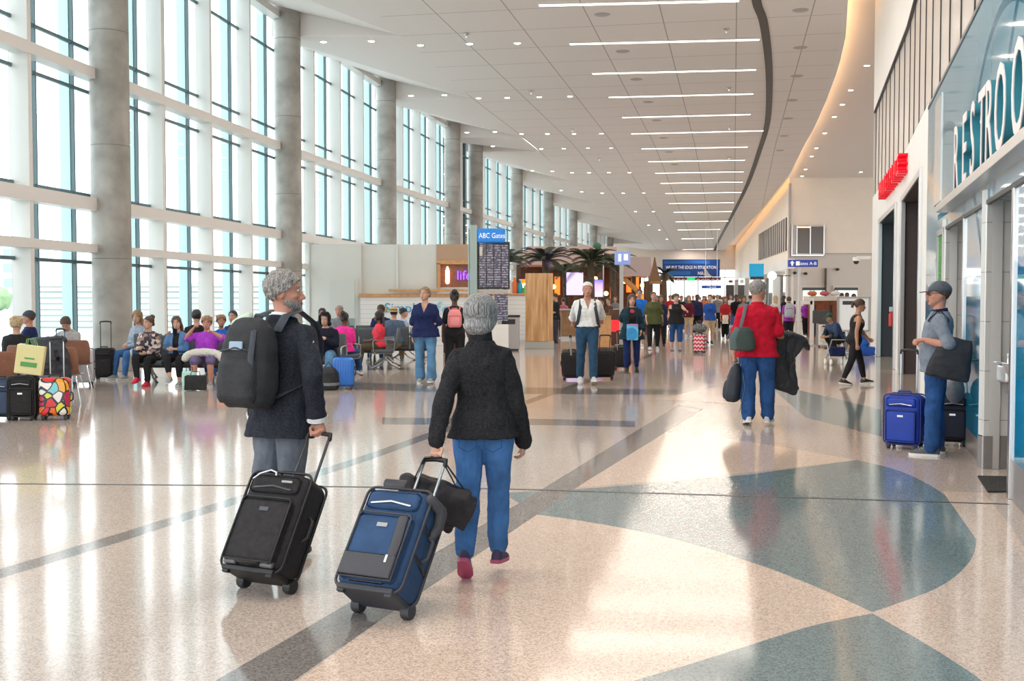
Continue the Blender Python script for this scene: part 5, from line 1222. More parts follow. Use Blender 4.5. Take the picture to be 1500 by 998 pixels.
    if out.get('glasses'):
        e = MB()
        for s_ in (-1, 1):
            c = V((s_*.15, .425, .50)); e.tube([(c+V((.105*math.cos(a), -.03*abs(math.cos(a))*(1 if math.cos(a)*s_ > 0 else 0), .075*math.sin(a))))*hh for a in [2*math.pi*i/12 for i in range(13)]], .008*hh, 5)
            e.tube([V((s_*.255, .40, .52))*hh, V((s_*.35, .1, .52))*hh, V((s_*.36, -.08, .46))*hh], .009*hh, 5)
            if out['glasses'] == 'sun': e.ell(c*hh, (.1*hh, .012*hh, .07*hh), n=10)
        e.tube([V((-.05, .45, .52))*hh, V((.05, .45, .52))*hh], .008*hh, 5); e.xf(HMAT); e.build('glasses', BLACKP, root, smooth=50)
    if out.get('cap'):
        mb = MB(); hrings(mb, .055, t0=.58); c = vox('cap', mb, out['cap'], root, hv, 2); c.data.transform(HMAT)
        mb = MB(); n = 12; pr = [(.33*math.cos(math.pi*i/n), .30+.33*math.sin(math.pi*i/n)) for i in range(n+1)]
        mb.prism([(x*hh, y*hh) for x, y in pr], .60*hh, .635*hh); mb.xf(HMAT @ Matrix.Translation((0, .02, 0)) @ Matrix.Rotation(R(-6), 4, 'X')); mb.build('cap_peak', out.get('peak', out['cap']), root, bevel=.002)
    if out.get('hat'):
        mb = MB(); mb.lathe([(.78, .60), (.80, .615), (.46, .70), (.44, .66)], 24, mi=0); mb.lathe([(.43, .66), (.40, 1.02), (.28, 1.08), (.05, 1.05)], 24); mb.xf(Matrix.Translation((0, -.04*hh, 0)) @ Matrix.Diagonal((hh*.85, hh, hh, 1))); mb.xf(HMAT); mb.build('hat', out['hat'], root, smooth=50)
        mb = MB(); mb.lathe([(.44, .70), (.445, .70), (.44, .80), (.43, .80)], 24); mb.xf(Matrix.Translation((0, -.04*hh, 0)) @ Matrix.Diagonal((hh*.85, hh, hh, 1))); mb.xf(HMAT); mb.build('hat_band', BLACKP, root, smooth=50)
    if out.get('scarf'):
        mb = MB(); n = 14
        for q in range(3): mb.tube([tors(((.075+.012*q)*math.cos(t), -.012+(.07+.015*q)*math.sin(t)+.02*math.sin(t), .535-.035*q-.05*max(0, math.sin(t)))) for t in [2*math.pi*i/n for i in range(n+1)]], .022, 8)
        vox('scarf', mb, out['scarf'], root, max(vs, .01), 2, .02, .04)
    if out.get('hood'):
        mb = MB(); hrings(mb, .13, t0=.0); mb.ell(V((0, -.25, .05))*hh, (.45*hh, .35*hh, .25*hh))
        o_ = vox('hood', mb, out['hood'], root, max(vs, .01), 3, .012, .06, cut=lambda x, y, z: (y/hh > .12) & (z/hh < .95) & (np.abs(x/hh) < .36)); o_.data.transform(HMAT)
    P.W = lambda p: Matrix.Translation(loc) @ Matrix.Rotation(R(rz), 4, 'Z') @ (V(p)*(H/1.75))
    P.tors = tors; P.arms = arms; P.legs = legs; P.HX = HX; P.T = T; P.rz = rz; P.s = H/1.75
    return P

# ================================================================ luggage
BALL = mat('ballistic black', (.022, .02, .022), .75, spec=.3, bump=(220, .35), var=(30, .3)); BALL2 = mat('black trim', (.012, .012, .013), .5)
WHEEL = mat('wheel rubber', (.03, .03, .032), .5); ALU = mat('aluminium tube', (.55, .56, .57), .3, 1.0); GREYH = mat('grey handle', (.16, .17, .18), .4)
def rbox(mb, w, d, h, z0, r, y0=0, n=4, mi=0, taper=0):
    """box rounded in plan and at its ends, standing on z0"""
    pl = []
    def ring(z, ins):
        o = []; rr = max(.004, r-ins*.3); ww, dd = w/2-ins, d/2-ins
        for cx, cy, a0 in ((1, 1, 0), (-1, 1, 90), (-1, -1, 180), (1, -1, 270)):
            for j in range(n+1): a = R(a0+90*j/n); o.append(V((cx*(ww-rr)+rr*math.cos(a), y0+cy*(dd-rr)+rr*math.sin(a), z)))
        return o
    e = min(r, h*.3, w*.3)
    rings = [ring(z0+e*(1-math.cos(R(a))), e*(1-math.sin(R(a)))) for a in (8, 40, 70, 90)]+[ring(z0+h-e*(1-math.cos(R(a))), e*(1-math.sin(R(a)))+taper) for a in (90, 70, 40, 8)]
    return mb.loft(rings, mi)
def suitcase(label, loc, rz, w, d, h, m, tilt=0, handle=0, style='soft', m2=None, hm=None, spinner=False, patt=None, group=None, hw=.16, cat='suitcase', name='suitcase'):
    t = thing(name, label, cat, loc, rz, group)
    wr = .032 if not spinner else .028; wy = d/2-.03
    M = Matrix.Translation((0, 0, wr)) @ Matrix.Rotation(-R(tilt), 4, 'X') @ Matrix.Translation((0, -wy, -wr))
    if spinner and not tilt: M = Matrix.Identity(4)
    m2 = m2 or BALL2; hm = hm or ALU; z0 = .055
    def put(mb, nm, mm, par=t, **k): mb.xf(M); return mb.build(nm, mm, par, **k)
    b = MB(); rbox(b, w, d*.92, h, z0, min(.06, w*.15)); sh = put(b, 'shell', m, smooth=55)
    def piping(y, ins=.004):
        pts = []; r = .05
        for cx, cz, a0 in ((1, 1, 0), (-1, 1, 90), (-1, -1, 180), (1, -1, 270)):
            for j in range(5): a = R(a0+22.5*j); pts.append(V((cx*(w/2-r+ins)+r*math.cos(a), y, z0+h/2+cz*(h/2-r+ins)+r*math.sin(a))))
        pts.append(pts[0]); return pts
    if style == 'soft':
        for yy in (-d*.36, d*.30): put(MB().tube(piping(yy), .008, 6), 'piping', m2, smooth=60)
        b = MB(); rbox(b, w*.84, d*.16, h*.64, z0+h*.05, .03, -d*.50); fp = put(b, 'front_pocket', m, smooth=55)
        put(MB().tube([(-w*.40, -d*.585, z0+h*.06), (-w*.40, -d*.585, z0+h*.66), (-w*.36, -d*.58, z0+h*.70), (w*.36, -d*.58, z0+h*.70), (w*.40, -d*.585, z0+h*.66), (w*.40, -d*.585, z0+h*.06), (-w*.40, -d*.585, z0+h*.06)], .006, 6), 'pocket_piping', m2, fp)
        b = MB(); rbox(b, w*.80, d*.12, h*.18, z0+h*.76, .025, -d*.47); up = put(b, 'upper_pocket', m, smooth=55)
        put(MB().tube([(-w*.3, -d*.55, z0+h*.80), (0, -d*.555, z0+h*.83), (w*.3, -d*.55, z0+h*.80)], .006, 6), 'zipper', hm, up)
        put(MB().bb(-.03, .03, -d*.595, -d*.575, z0+h*.56, z0+h*.60), 'badge', hm, fp)
    elif style == 'hard':
        b = MB()
        for k in range(7): x = -w*.36+w*.12*k; b.tube([(x, -d*.46, z0+h*.08), (x, -d*.475, z0+h*.5), (x, -d*.46, z0+h*.92)], .009, 6)
        put(b, 'shell_rib', m, smooth=60); put(MB().tube(piping(0, .003), .007, 6), 'zipper', m2)
    put(MB().tube([(-.07, -.02, z0+h), (-.06, -.02, z0+h+.035), (.06, -.02, z0+h+.035), (.07, -.02, z0+h)], .011, 8), 'top_handle', m2, smooth=60)
    put(MB().tube([(w/2, -.0, z0+h*.38), (w/2+.03, 0, z0+h*.42), (w/2+.03, 0, z0+h*.58), (w/2, 0, z0+h*.62)], .010, 8), 'side_handle', m2, smooth=60)
    if handle:
        yh = d*.42
        for s_ in (-1, 1): put(MB().tube([(s_*hw/2, yh, z0+h*.7), (s_*hw/2, yh, z0+h+handle)], .0085, 8), 'telescopic_rail', hm, smooth=60)
        put(MB().tube([(-hw/2-.005, yh, z0+h+handle-.03), (-hw/2, yh, z0+h+handle), (0, yh, z0+h+handle+.008), (hw/2, yh, z0+h+handle), (hw/2+.005, yh, z0+h+handle-.03)], [.013, .015, .015, .015, .013], 10), 'grip', BALL2 if hm is not BALL2 else hm, smooth=60)
    if spinner:
        for sx in (-1, 1):
            for sy in (-1, 1): x, y = sx*(w/2-.05), sy*(d/2-.05); g_ = put(MB().tube([(x-.012, y, wr), (x+.012, y, wr)], wr, 12, rc=False), 'wheel', WHEEL, smooth=40); put(MB().bb(x-.02, x+.02, y-.02, y+.02, wr, z0+.01), 'caster', m2, g_)
    else:
        for sx in (-1, 1):
            x = sx*(w/2-.045); g_ = put(MB().tube([(x-.015, wy, wr), (x+.015, wy, wr)], wr, 14, rc=False), 'wheel', WHEEL, smooth=40)
            put(MB().tube([(x-.024, wy-.0, wr+.012), (x+.024, wy, wr+.012)], wr+.008, 12, rc=False), 'wheel_housing', m2, g_, smooth=40)
        put(MB().bb(-w*.42, w*.42, -d*.45, d*.4, z0-.018, z0+.01), 'base_plate', m2, bevel=.006)
        for sx in (-1, 1): put(MB().bb(sx*w*.36-.02, sx*w*.36+.02, -d*.42, -d*.32, .022, z0), 'foot', m2, bevel=.004)
    t['_h'] = 0; del t['_h']
    return t, (lambda p: Matrix.Translation(loc) @ Matrix.Rotation(R(rz), 4, 'Z') @ M @ V(p)), (d*.42, z0+h+handle)
def backpack(label, M, w, d, h, m, m2, straps=None, patch=None, vs=.01, extra=None, group=None, side=0):
    """local: +y against the wearer, z up, origin bottom centre"""
    t = thing('backpack', label, 'backpack', (0, 0, 0), 0, group); t.matrix_world = M
    b = MB(); rings = []
    for q, ws, ds in ((0, .72, .62), (.06, .9, .85), (.2, 1, 1), (.45, 1, .98), (.7, .95, .86), (.88, .80, .66), (.97, .58, .42), (1, .35, .25)):
        rings.append([V((w/2*ws*math.copysign(abs(math.cos(a))**.7, math.cos(a)), -d/2+d/2*ds*math.copysign(abs(math.sin(a))**.7, math.sin(a)), h*q)) for a in [2*math.pi*i/20 for i in range(20)]])
    b.loft(rings); vox('main_compartment', b, m, t, vs, 4, .012, .12)
    b = MB(); rings = []
    for q, ws, ds in ((.05, .7, .5), (.12, .8, .9), (.3, .82, 1), (.48, .78, .85), (.56, .6, .4)):
        rings.append([V((w/2*ws*math.copysign(abs(math.cos(a))**.7, math.cos(a)), -d*.86+d*.26*ds*math.copysign(abs(math.sin(a))**.7, math.sin(a)), h*q)) for a in [2*math.pi*i/20 for i in range(20)]])
    b.loft(rings); fp = vox('front_pocket', b, m, t, vs, 3, .01, .1)
    b = MB(); b.tube([(-w*.36, -d*.93, h*.62), (0, -d*1.0, h*.66), (w*.36, -d*.93, h*.62)], .006, 6); b.tube([(-w*.40, -d*.5, h*.40), (-w*.43, -d*.55, h*.7), (-w*.25, -d*.5, h*.93), (0, -d*.5, h*.99), (w*.25, -d*.5, h*.93), (w*.43, -d*.55, h*.7), (w*.40, -d*.5, h*.40)], .006, 6); b.build('zipper', m2, t, smooth=60)
    b = MB(); b.tube([(-.05, -.05, h*.96), (-.045, -.04, h*1.04), (.045, -.04, h*1.04), (.05, -.05, h*.96)], [(.012, .006)]*4, 8); b.build('haul_loop', m2, t, smooth=60)
    if patch: b = MB(); b.bb(-.05, .05, -d*1.0, -d*.94, h*.50+.07, h*.50+.12); b.build('logo_patch', patch, t, bevel=.008)
    for st in (straps or []):
        b = MB(); b.tube(st[0], [st[1]]*len(st[0]), 8, side=st[2] if len(st) > 2 else None); b.build('strap', m2, t, smooth=60)
    return t
# ================================================================ wardrobe
NAVYJ = mat('charcoal wool', (.020, .023, .034), .85, spec=.25, bump=(9, 1, (1.5, 1.5, .8)), var=(90, .45))
FLEECE = mat('black fleece', (.020, .020, .023), .95, spec=.2, bump=(8, 1, (1.5, 1.5, 1.2)), var=(70, .4))
GREYT = cloth('blue grey twill', (.135, .155, .19)); DENIM = mat('blue denim', hexc('#3f6a9f'), .85, spec=.25, bump=(9, .8, (1.5, 1.5, .9)), var=(7, .28)); DENIMD = mat('dark denim', hexc('#274c80'), .85, spec=.25, bump=(9, .8, (1.5, 1.5, .9)), var=(7, .3))
DENIML = mat('light denim', hexc('#5b86ab'), .85, spec=.25, bump=(9, .8, (1.5, 1.5, .9)), var=(5, .3)); SLATEJ = cloth('slate denim', hexc('#2c4a66'))
WSHIRT = cloth('white shirt', (.72, .74, .74), fold=.7); REDP = cloth('red polo', hexc('#b3122c')); NAVYT = cloth('navy top', hexc('#1d2750')); BLKT = cloth('black top', (.018, .018, .02)); OLIVE = cloth('olive top', hexc('#4c5233')); BLUET = cloth('bright blue shirt', hexc('#2167c4'))
BLKL = cloth('black leggings', (.016, .016, .018), fold=.3); DBLUEL = cloth('dark blue leggings', hexc('#1c2a5c'), fold=.3); PURPT = cloth('violet shirt', hexc('#a53fc2')); PINKT = cloth('hot pink shirt', hexc('#f0389a')); CORAL = cloth('coral red shirt', hexc('#e04355')); GREYSH = cloth('heather grey blue shirt', hexc('#79828f')); SLATE = cloth('slate shirt', hexc('#56647a'))
KHAKI = cloth('khaki', hexc('#9b8d72')); TEALSH = cloth('dark teal', hexc('#17323e')); LTSH = cloth('light blue cloth', hexc('#a8c0d8')); PURPS = cloth('mauve shorts', hexc('#6a5d80')); MAROON = cloth('maroon', hexc('#5e1c2c')); PINKS = cloth('soft pink', hexc('#c9788a')); CREAMC = cloth('cream cloth', hexc('#d8d0c0')); GREYC = cloth('mid grey cloth', hexc('#77797d'))
SHW = mat('white trainer', (.55, .56, .56), .5); SHB = mat('black shoe', (.02, .02, .022), .5); SOLEW = mat('white sole', (.7, .7, .68), .6); SOLEB = mat('dark sole', (.03, .03, .03), .6); SHG = mat('grey trainer', (.28, .31, .33), .6); PINKSO = mat('pink sole', hexc('#b04a70'), .5); SHPUR = mat('purple trainer', hexc('#3a2f4e'), .6); SHR = mat('red shoe', hexc('#c81e3c'), .5); LACE = mat('lace white', (.7, .7, .7), .7)

# ================================================================ foreground pair and their luggage
bl, BW, (by, bz) = suitcase('black soft two-wheeled suitcase tilted behind the man in the dark jacket', G(390, 866), -25, .40, .25, .56, BALL, 33, .34, m2=BALL2, hm=mat('gun metal', (.09, .09, .10), .35, .7), hw=.15)
gripB = BW((0, by, bz))
MIDB = mat('navy pack cloth', hexc('#2f4a6e'), .8, spec=.3, bump=(160, .3), var=(8, .2)); CHAR = mat('charcoal panel', (.055, .055, .065), .7, bump=(160, .3))
bs, SW, (sy_, sz_) = suitcase('navy blue and charcoal two-wheeled suitcase pulled by the grey-haired woman', G(560, 903), -25.5, .38, .27, .55, MIDB, 38, .30, m2=CHAR, hm=ALU, hw=.13)
gripS = SW((0, sy_, sz_))
def onbag(mbx, nm, mm, W, root, **k):
    # parts given in the leaning case's own frame
    Mi = root.matrix_basis.inverted() if False else None
    mbx.v = [tuple((Matrix.Rotation(-root.rotation_euler.z, 4, 'Z') @ Matrix.Translation(-V(root.location)) @ W(p))) for p in mbx.v]
    return mbx.build(nm, mm, root, **k)
# extra panels of the blue case
onbag(MB().tube([(-.06, -.175, .60), (.06, -.175, .60)], [(.022, .008)]*2, 8, side=(0, 0, 1)), 'brand_patch', mat('patch dark', (.03, .03, .04), .5), SW, bs, smooth=50)
b = MB(); rbox(b, .30, .02, .12, .09, .01, -.168); onbag(b, 'charcoal_lower_panel', CHAR, SW, bs, smooth=50)
b = MB(); b.tube([(.115, -.166, .16), (.12, -.168, .28), (.11, -.166, .42)], [(.026, .008)]*3, 8, side=(1, 0, 0)); onbag(b, 'charcoal_side_panel', CHAR, SW, bs, smooth=50)
onbag(MB().bb(.095, .107, -.18, -.172, .17, .21), 'white_tag', mat('tag white', (.7, .7, .7), .5), SW, bs)
for z in (.24, .40): onbag(MB().tube([(.19, -.09, z+.03), (.20, .0, z), (.19, .09, z-.02)], [(.011, .004)]*3, 6, side=(0, 0, 1)), 'compression_strap', BALL2, SW, bs, smooth=50)
onbag(MB().tube([(.19, -.1, .56), (.215, -.02, .545), (.21, .02, .47), (.20, .0, .40)], [.028, .033, .03, .02], 8), 'side_grip', CHAR, SW, bs, smooth=50)
b = MB(); rbox(b, .20, .012, .05, .075, .006, -.13); onbag(b, 'lower_handle', BALL2, SW, bs, smooth=50)
# extra panels of the black case
onbag(MB().tube([(-.13, -.157, .545), (-.09, -.163, .575), (-.03, -.16, .60), (.005, -.157, .59), (.01, -.155, .575)], .006, 6), 'silver_zipper_pull', ALU, BW, bl, smooth=50)
onbag(MB().bb(.06, .13, -.158, -.15, .535, .547), 'brand_badge', mat('badge', (.35, .33, .32), .35, .6), BW, bl)
for sx in (-1, 1): b = MB(); rbox(b, .085, .03, .05, .065, .012, -.115); b.xf(Matrix.Translation((sx*.12, 0, 0))); onbag(b, 'corner_guard', mat('corner guard', (.10, .10, .11), .3), BW, bl, smooth=50)
onbag(MB().tube([(-.07, -.13, .085), (0, -.14, .075), (.07, -.13, .085)], [(.012, .02)]*3, 8, side=(0, 0, 1)), 'bottom_grip', BALL2, BW, bl, smooth=50)

man = person('person', 'grey-haired bearded man in dark jacket with backpack, pulling the black suitcase', V((-1.38, 6.55, 0)), -35, 1.765,
    dict(lean=3, head=(-48, -2, 0), aR=('ik', gripB, (.3, -1, 0), dict(hd=(.25, -.1, -1), pn=(-.1, -1, -.15), curl=1.15)), aL=((-.25, .15, -1), (.0, .5, -1)),
         lR=((-.05, .12, -1), (-.06, .02, -1), 12, 0), lL=((-.10, .0, -1), (-.06, -.18, -1), 12, 10), twist=4),
    dict(top=dict(mat=WSHIRT, sleeve=.5, neck=.555, hem=.1, loose=.0, neckcut=('round', .055, .535), collar=.035, cr=.066), jacket=dict(mat=NAVYJ, hem=-.16, loose=.008, skirt=.028, sleeve=1.93, cuff=1.25, neck=.535, neckcut=('v', .068, .505, .22, .32), collar=.018, cr=.078, disp=.034, ds=.14, cuffm=WSHIRT, cufft=.93, minr=0), bottom=dict(mat=GREYT, loose=.012, minr=.068, disp=.02, belt=BALL2), shoes=(SHB, SOLEB)),
    vs=.0065, hair=('tousled', 'grey'), sk=SK_R, bulk=1.06, beard='grey', hs=1.0, armk=1.05)
def strapset(P, M, side, pts, r=(.026, .006)):
    Mi = M.inverted(); return ([Mi @ P.W(P.tors((side*x, y, z))) for x, y, z in pts], r, (1, 0, 0))
BPM = mat('backpack black', (.024, .025, .028), .7, spec=.35, bump=(120, .4), var=(9, .3)); BPB = mat('backpack blue black', (.022, .030, .045), .6, bump=(120, .3))
c0 = man.W(man.tors((.0, -.158, .02))); Mb = Matrix.Translation(c0) @ Matrix.Rotation(R(man.rz+6), 4, 'Z') @ Matrix.Rotation(R(-4), 4, 'X')
SP = [(.10, -.17, .46), (.10, -.10, .555), (.105, .01, .585), (.12, .12, .52), (.14, .165, .40), (.17, .12, .25), (.16, -.04, .14), (.12, -.17, .08)]
backpack('black backpack with two front pockets on the back of the man in the dark jacket', Mb, .35, .25, .52, BPM, BPB, [strapset(man, Mb, s_, SP, (.034, .008)) for s_ in (-1, 1)], patch=mat('patch silver blue', hexc('#8fa3b8'), .4), vs=.007)
BKP = bpy.data.objects['backpack']
b = MB(); b.tube([(-.15, -.10, .36), (-.10, -.12, .47), (-.02, -.12, .53)], [(.05, .03), (.055, .035), (.03, .02)], 10); vox('tucked_cloth', b, mat('pale green cloth', hexc('#b9c8b8'), .9), BKP, .007, 3, .01)
b = MB(); b.tube([(.10, -.225, .08), (.115, -.245, .3), (.09, -.20, .44)], [(.022, .008)]*3, 8, side=(1, 0, 0)); b.build('centre_strap', BPB, BKP, smooth=50)

wom = person('person', 'woman with silver bob in black fleece and blue jeans seen from behind', V((-.165, 6.2, 0)), -6, 1.555,
    dict(lean=3, side=-2, head=(-12, 2, 0), aL=('ik', gripS, (-.5, -.6, 0), dict(hd=(.05, -.12, -1), pn=(-.1, -1, -.1), curl=1.25)), aR=((.26, .02, -1), (.20, .42, -1), dict(hd=(-.1, .2, -1), pn=(-.9, .3, 0), curl=.55)),
         lL=((-.01, -.05, -1), (-.05, -.34, -1), 3, 38), lR=((.02, .20, -1), (-.005, -.06, -1), -6, 6)),
    dict(top=dict(name='fleece_jacket', mat=FLEECE, hem=-.07, loose=.026, skirt=.028, sleeve=1.96, cuff=1.2, neck=.545, neckcut=('round', .05, .55), collar=.075, cr=.068, disp=.030, ds=.11), bottom=dict(name='jeans', mat=DENIM, loose=.002, minr=.050, disp=.022, len=1.93, flare=.022), shoes=(SHPUR, PINKSO, LACE)),
    vs=.0065, hair=('bob', 'silver'), sk=SK_L, fem=True, bulk=1.02, hs=1.05, legb=1.14, armk=1.16)
# jeans back pockets as parts
for s_ in (-1, 1):
    c = wom.tors((s_*.08, -.150, -.085)).copy(); b = MB(); b.tube([c+V((-.055, .01, .055)), c+V((.055, .01, .055)), c+V((.055, .002, -.035)), c+V((0, -.002, -.065)), c+V((-.055, .002, -.035)), c+V((-.055, .01, .055))], .0025, 5); b.build('pocket_seam', DENIMD, wom.root)
# black tote over the blue case handle
t = thing('tote_bag', 'floppy black tote bag hung over the handle of the navy suitcase', 'bag', AT(645, 733, 5.93))
b = MB(); b.box((0, 0, 0), (.30, .10, .20), rotm(y=18)); b.box((.05, 0, -.035), (.26, .13, .17), rotm(y=26)); b.tube([(-.18, 0, .10), (-.13, 0, .03)], [.05, .08], 8); b.tube([(.08, 0, -.06), (.185, 0, -.0)], [(.09, .06), (.02, .03)], 10, side=(0, 0, 1)); b.tube([(0, 0, -.08), (.04, 0, -.15)], [(.08, .06), (.03, .03)], 8)
vox('bag_body', b, mat('black nylon', (.022, .018, .022), .65, spec=.4, bump=(9, .9)), t, .008, 10, .03, .1)
gl = gripS-t.location
for s_ in (-1, 1): MB().tube([(-.15, s_*.03, .10), tuple(gl+V((-.06, s_*.01, .014))), tuple(gl+V((.03, s_*.01, .016))), (.16+.02*s_, s_*.03, -.02)], [(.012, .004)]*4, 8, side=(0, 1, 0)).build('strap', BALL2, t, smooth=50)

# ================================================================ middle distance walkers
DR = dict(world=False, aworld=False)
def put(px, py): g = G(px, py); return V((g.x, g.y, 0))
# red polo man
L_ = put(1108, 622)
redm = person('person', 'heavy grey-haired man in red polo and jeans carrying bags and a jacket', L_, -12, 1.82,
    dict(lean=3, head=(-38, 4, 0), aL=((-.22, -.05, -1), (-.12, .1, -1), dict(hd=(0, 0, -1), pn=(.9, 0, 0), curl=1.2)), aR=((.22, -.1, -1), (.35, .75, -.15), dict(hd=(.3, 1, 0), pn=(-.5, 0, 1), curl=.7)), lL=((-.04, -.05, -1), (-.02, -.22, -1), 8, 10), lR=((.08, .12, -1), (.03, -.05, -1), -14, 0)),
    dict(top=dict(name='polo_shirt', mat=REDP, hem=-.10, loose=.022, skirt=.02, sleeve=.85, cuff=1.25, neckcut=('round', .058, .52), collar=.022, cr=.072, disp=.03), bottom=dict(name='jeans', mat=DENIMD, loose=.022, minr=.085, disp=.03), shoes=(SHW, SOLEW, SHG)), vs=.0095, hair=('short', 'grey'), sk=SK_R, bulk=1.25, belly=.06, hs=1.04)
GRNBAG = mat('dark green canvas', hexc('#2e3c38'), .8, bump=(60, .4)); GRNB2 = mat('grey green flap', hexc('#4c5b5c'), .7)
c = redm.W(redm.tors((-.16, -.26, .10)))
t = thing('shoulder_bag', 'dark green shoulder bag hanging at the back of the red polo man', 'bag', c, -35)
b = MB(); rings = []
for q, ws in ((0, .75), (.08, 1), (.5, .98), (.85, .8), (1, .5)): rings.append([V((.15*ws*math.cos(a), .075*math.sin(a)*min(1, ws+.1), -.13+.29*q)) for a in [2*math.pi*i/18 for i in range(18)]])
b.loft(rings); vox('bag_body', b, GRNBAG, t, .009, 3, .01); b = MB(); b.tube([(-.10, -.066, -.11), (-.115, -.062, .03), (-.05, -.05, .14)], [(.05, .012)]*3, 10, side=(1, 0, 0)); b.build('flap', GRNB2, t, smooth=50)
mi = (Matrix.Translation(c) @ Matrix.Rotation(R(-35), 4, 'Z')).inverted()
b = MB(); b.tube([mi @ redm.W(redm.tors(p)) for p in ((-.22, -.20, .16), (-.17, -.21, .36), (-.135, -.13, .52), (-.13, .0, .535), (-.16, .15, .40), (-.30, .16, .2), (-.36, .02, .12))], [(.022, .005)]*7, 8, side=(1, 0, 0)); b.build('strap', GREYH if False else mat('grey webbing', hexc('#5d5a66'), .8), t, smooth=50)
h = redm.W(redm.hand['L']); Mb = Matrix.Translation(h+V((.05, -.05, -.52))) @ Matrix.Rotation(R(-115), 4, 'Z') @ Matrix.Rotation(R(-8), 4, 'X')
tb = backpack('grey and black backpack held low in the left hand of the red polo man', Mb, .34, .20, .48, BPB, mat('backpack grey', hexc('#7b8b93'), .7), [([(.08, .0, .38), (.09, .06, .2), (.09, .03, -.10)], (.012, .004)), ([(-.08, .0, .38), (-.09, .06, .2), (-.07, .02, .02)], (.012, .004))], patch=None, vs=.009)
t = thing('draped_jacket', 'black jacket draped over the right forearm of the red polo man', 'jacket', redm.W(redm.arms['R'][2]))
b = MB(); b.tube([(-.10, 0, .03), (.10, .04, .03), (.30, .12, -.06), (.36, .14, -.16)], [(.05, .09), (.055, .10), (.05, .09), (.02, .05)], 12, side=(0, 0, 1)); b.tube([(-.06, -.02, .0), (-.08, -.02, -.3), (-.03, 0, -.56), (.16, .02, -.70)], [(.11, .05), (.13, .05), (.15, .04), (.05, .03)], 12); b.tube([(.12, .02, .0), (.10, .02, -.25), (.16, .03, -.66)], [(.08, .05), (.06, .05), (.07, .03)], 10); b.tube([(.22, .05, -.02), (.17, .03, -.2), (.14, .0, -.26)], [(.10, .06), (.06, .05), (.03, .03)], 10)
vox('jacket_cloth', b, mat('black shell fabric', (.025, .027, .033), .6, spec=.4, bump=(8, .9)), t, .010, 4, .04, .12)
b = MB(); b.tube([(.05, -.07, -.2), (.03, -.09, -.32), (.08, -.09, -.38), (.14, -.08, -.3), (.13, -.06, -.2)], .012, 6); b.build('strap_loop', BALL2, t, smooth=50)
# cap man on the right
L_ = put(1370, 667)
capm = person('person', 'man in grey cap and grey polo standing beside the bright blue suitcase', L_, 68, 1.79,
    dict(lean=-1, head=(12, 0, 0), aL=('ik', AT(1340, 502, 10.9), (.6, -.4, 0), dict(hd=(-1, 0, -.1), pn=(0, .3, -1), curl=1.1)), aR=('ik', AT(1346, 505, 11.15), (.6, .3, 0), dict(hd=(-1, 0, -.1), pn=(0, 0, -1), curl=1.1)), lL=((-.06, 0, -1), (-.02, .03, -1), -4, 0), lR=((.05, .10, -1), (.02, .0, -1), -8, 0)),
    dict(top=dict(name='polo_shirt', mat=GREYSH, hem=-.07, loose=.016, skirt=.014, sleeve=.9, cuff=1.2, neckcut=('round', .056, .515), collar=.024, cr=.068, cmat=NAVYT, disp=.024), bottom=dict(name='jeans', mat=DENIMD, loose=.012, minr=.075, disp=.024, belt=BALL2), shoes=(mat('charcoal trainer', (.06, .065, .075), .6), SOLEW, LACE), cap=mat('cap grey', hexc('#4c555f'), .8, bump=(90, .4)), peak=mat('peak dark', (.03, .03, .035), .7), glasses='sun'), vs=.009, hair=('short', 'brown'), sk=SK_R, bulk=1.06, belly=.02)
c = capm.W(capm.tors((-.23, -.12, .03)))
t = thing('tote_bag', 'large black tote bag on the shoulder of the man in the cap', 'bag', c, 78-90)
b = MB(); rings = []
for q, ws, ds in ((0, .95, .3), (.05, 1, .8), (.35, .95, 1), (.8, .8, .6), (1, .7, .2)): rings.append([V((.21*ws*math.copysign(abs(math.cos(a))**.6, math.cos(a))+.02*q, .07*ds*math.sin(a), -.16+.42*q)) for a in [2*math.pi*i/20 for i in range(20)]])
b.loft(rings); b.xf(Matrix.Rotation(R(10), 4, 'Y')); vox('bag_body', b, mat('black canvas', (.022, .024, .032), .8, bump=(10, .7)), t, .009, 4, .025)
mi = (Matrix.Translation(c) @ Matrix.Rotation(R(-12), 4, 'Z')).inverted()
for o_ in (0, .03): b = MB(); b.tube([V((-.11, .02+o_, .20)), mi @ capm.W(capm.tors((-.15, -.10+o_, .45))), mi @ capm.W(capm.tors((-.13, -.01+o_, .55))), mi @ capm.W(capm.tors((-.15, .09, .44))), V((.10, .03+o_, .19))], [(.018, .005)]*5, 8, side=(0, 1, 0)); b.build('strap', BALL2, t, smooth=50)
COBALT = mat('cobalt blue fabric', hexc('#1f3fa5'), .55, spec=.4, bump=(140, .25), var=(5, .15))
suitcase('bright cobalt blue suitcase standing upright in front of the man in the cap', put(1325, 657), -38, .38, .27, .52, COBALT, 0, .46, m2=mat('cobalt trim', hexc('#142a72'), .5), spinner=True, hw=.17)
suitcase('dark navy suitcase standing behind the legs of the man in the cap', put(1402, 655)+V((0, .15, 0)), -20, .34, .24, .50, mat('dark navy fabric', (.012, .016, .04), .6), 0, .36, m2=BALL2, spinner=True)
gb = MB(); c = put(1402, 655)+V((-.08, -.12, .62)); t = thing('drawstring_pouch', 'small round grey pouch hanging on the dark navy suitcase handle', 'bag', c); gb.ell((0, 0, 0), (.10, .08, .14)); vox('pouch', gb, GREYC, t, .01, 2, .02); MB().tube([(0, 0, .1), (.03, .1, .30)], .008, 6).build('cord', BALL2, t)
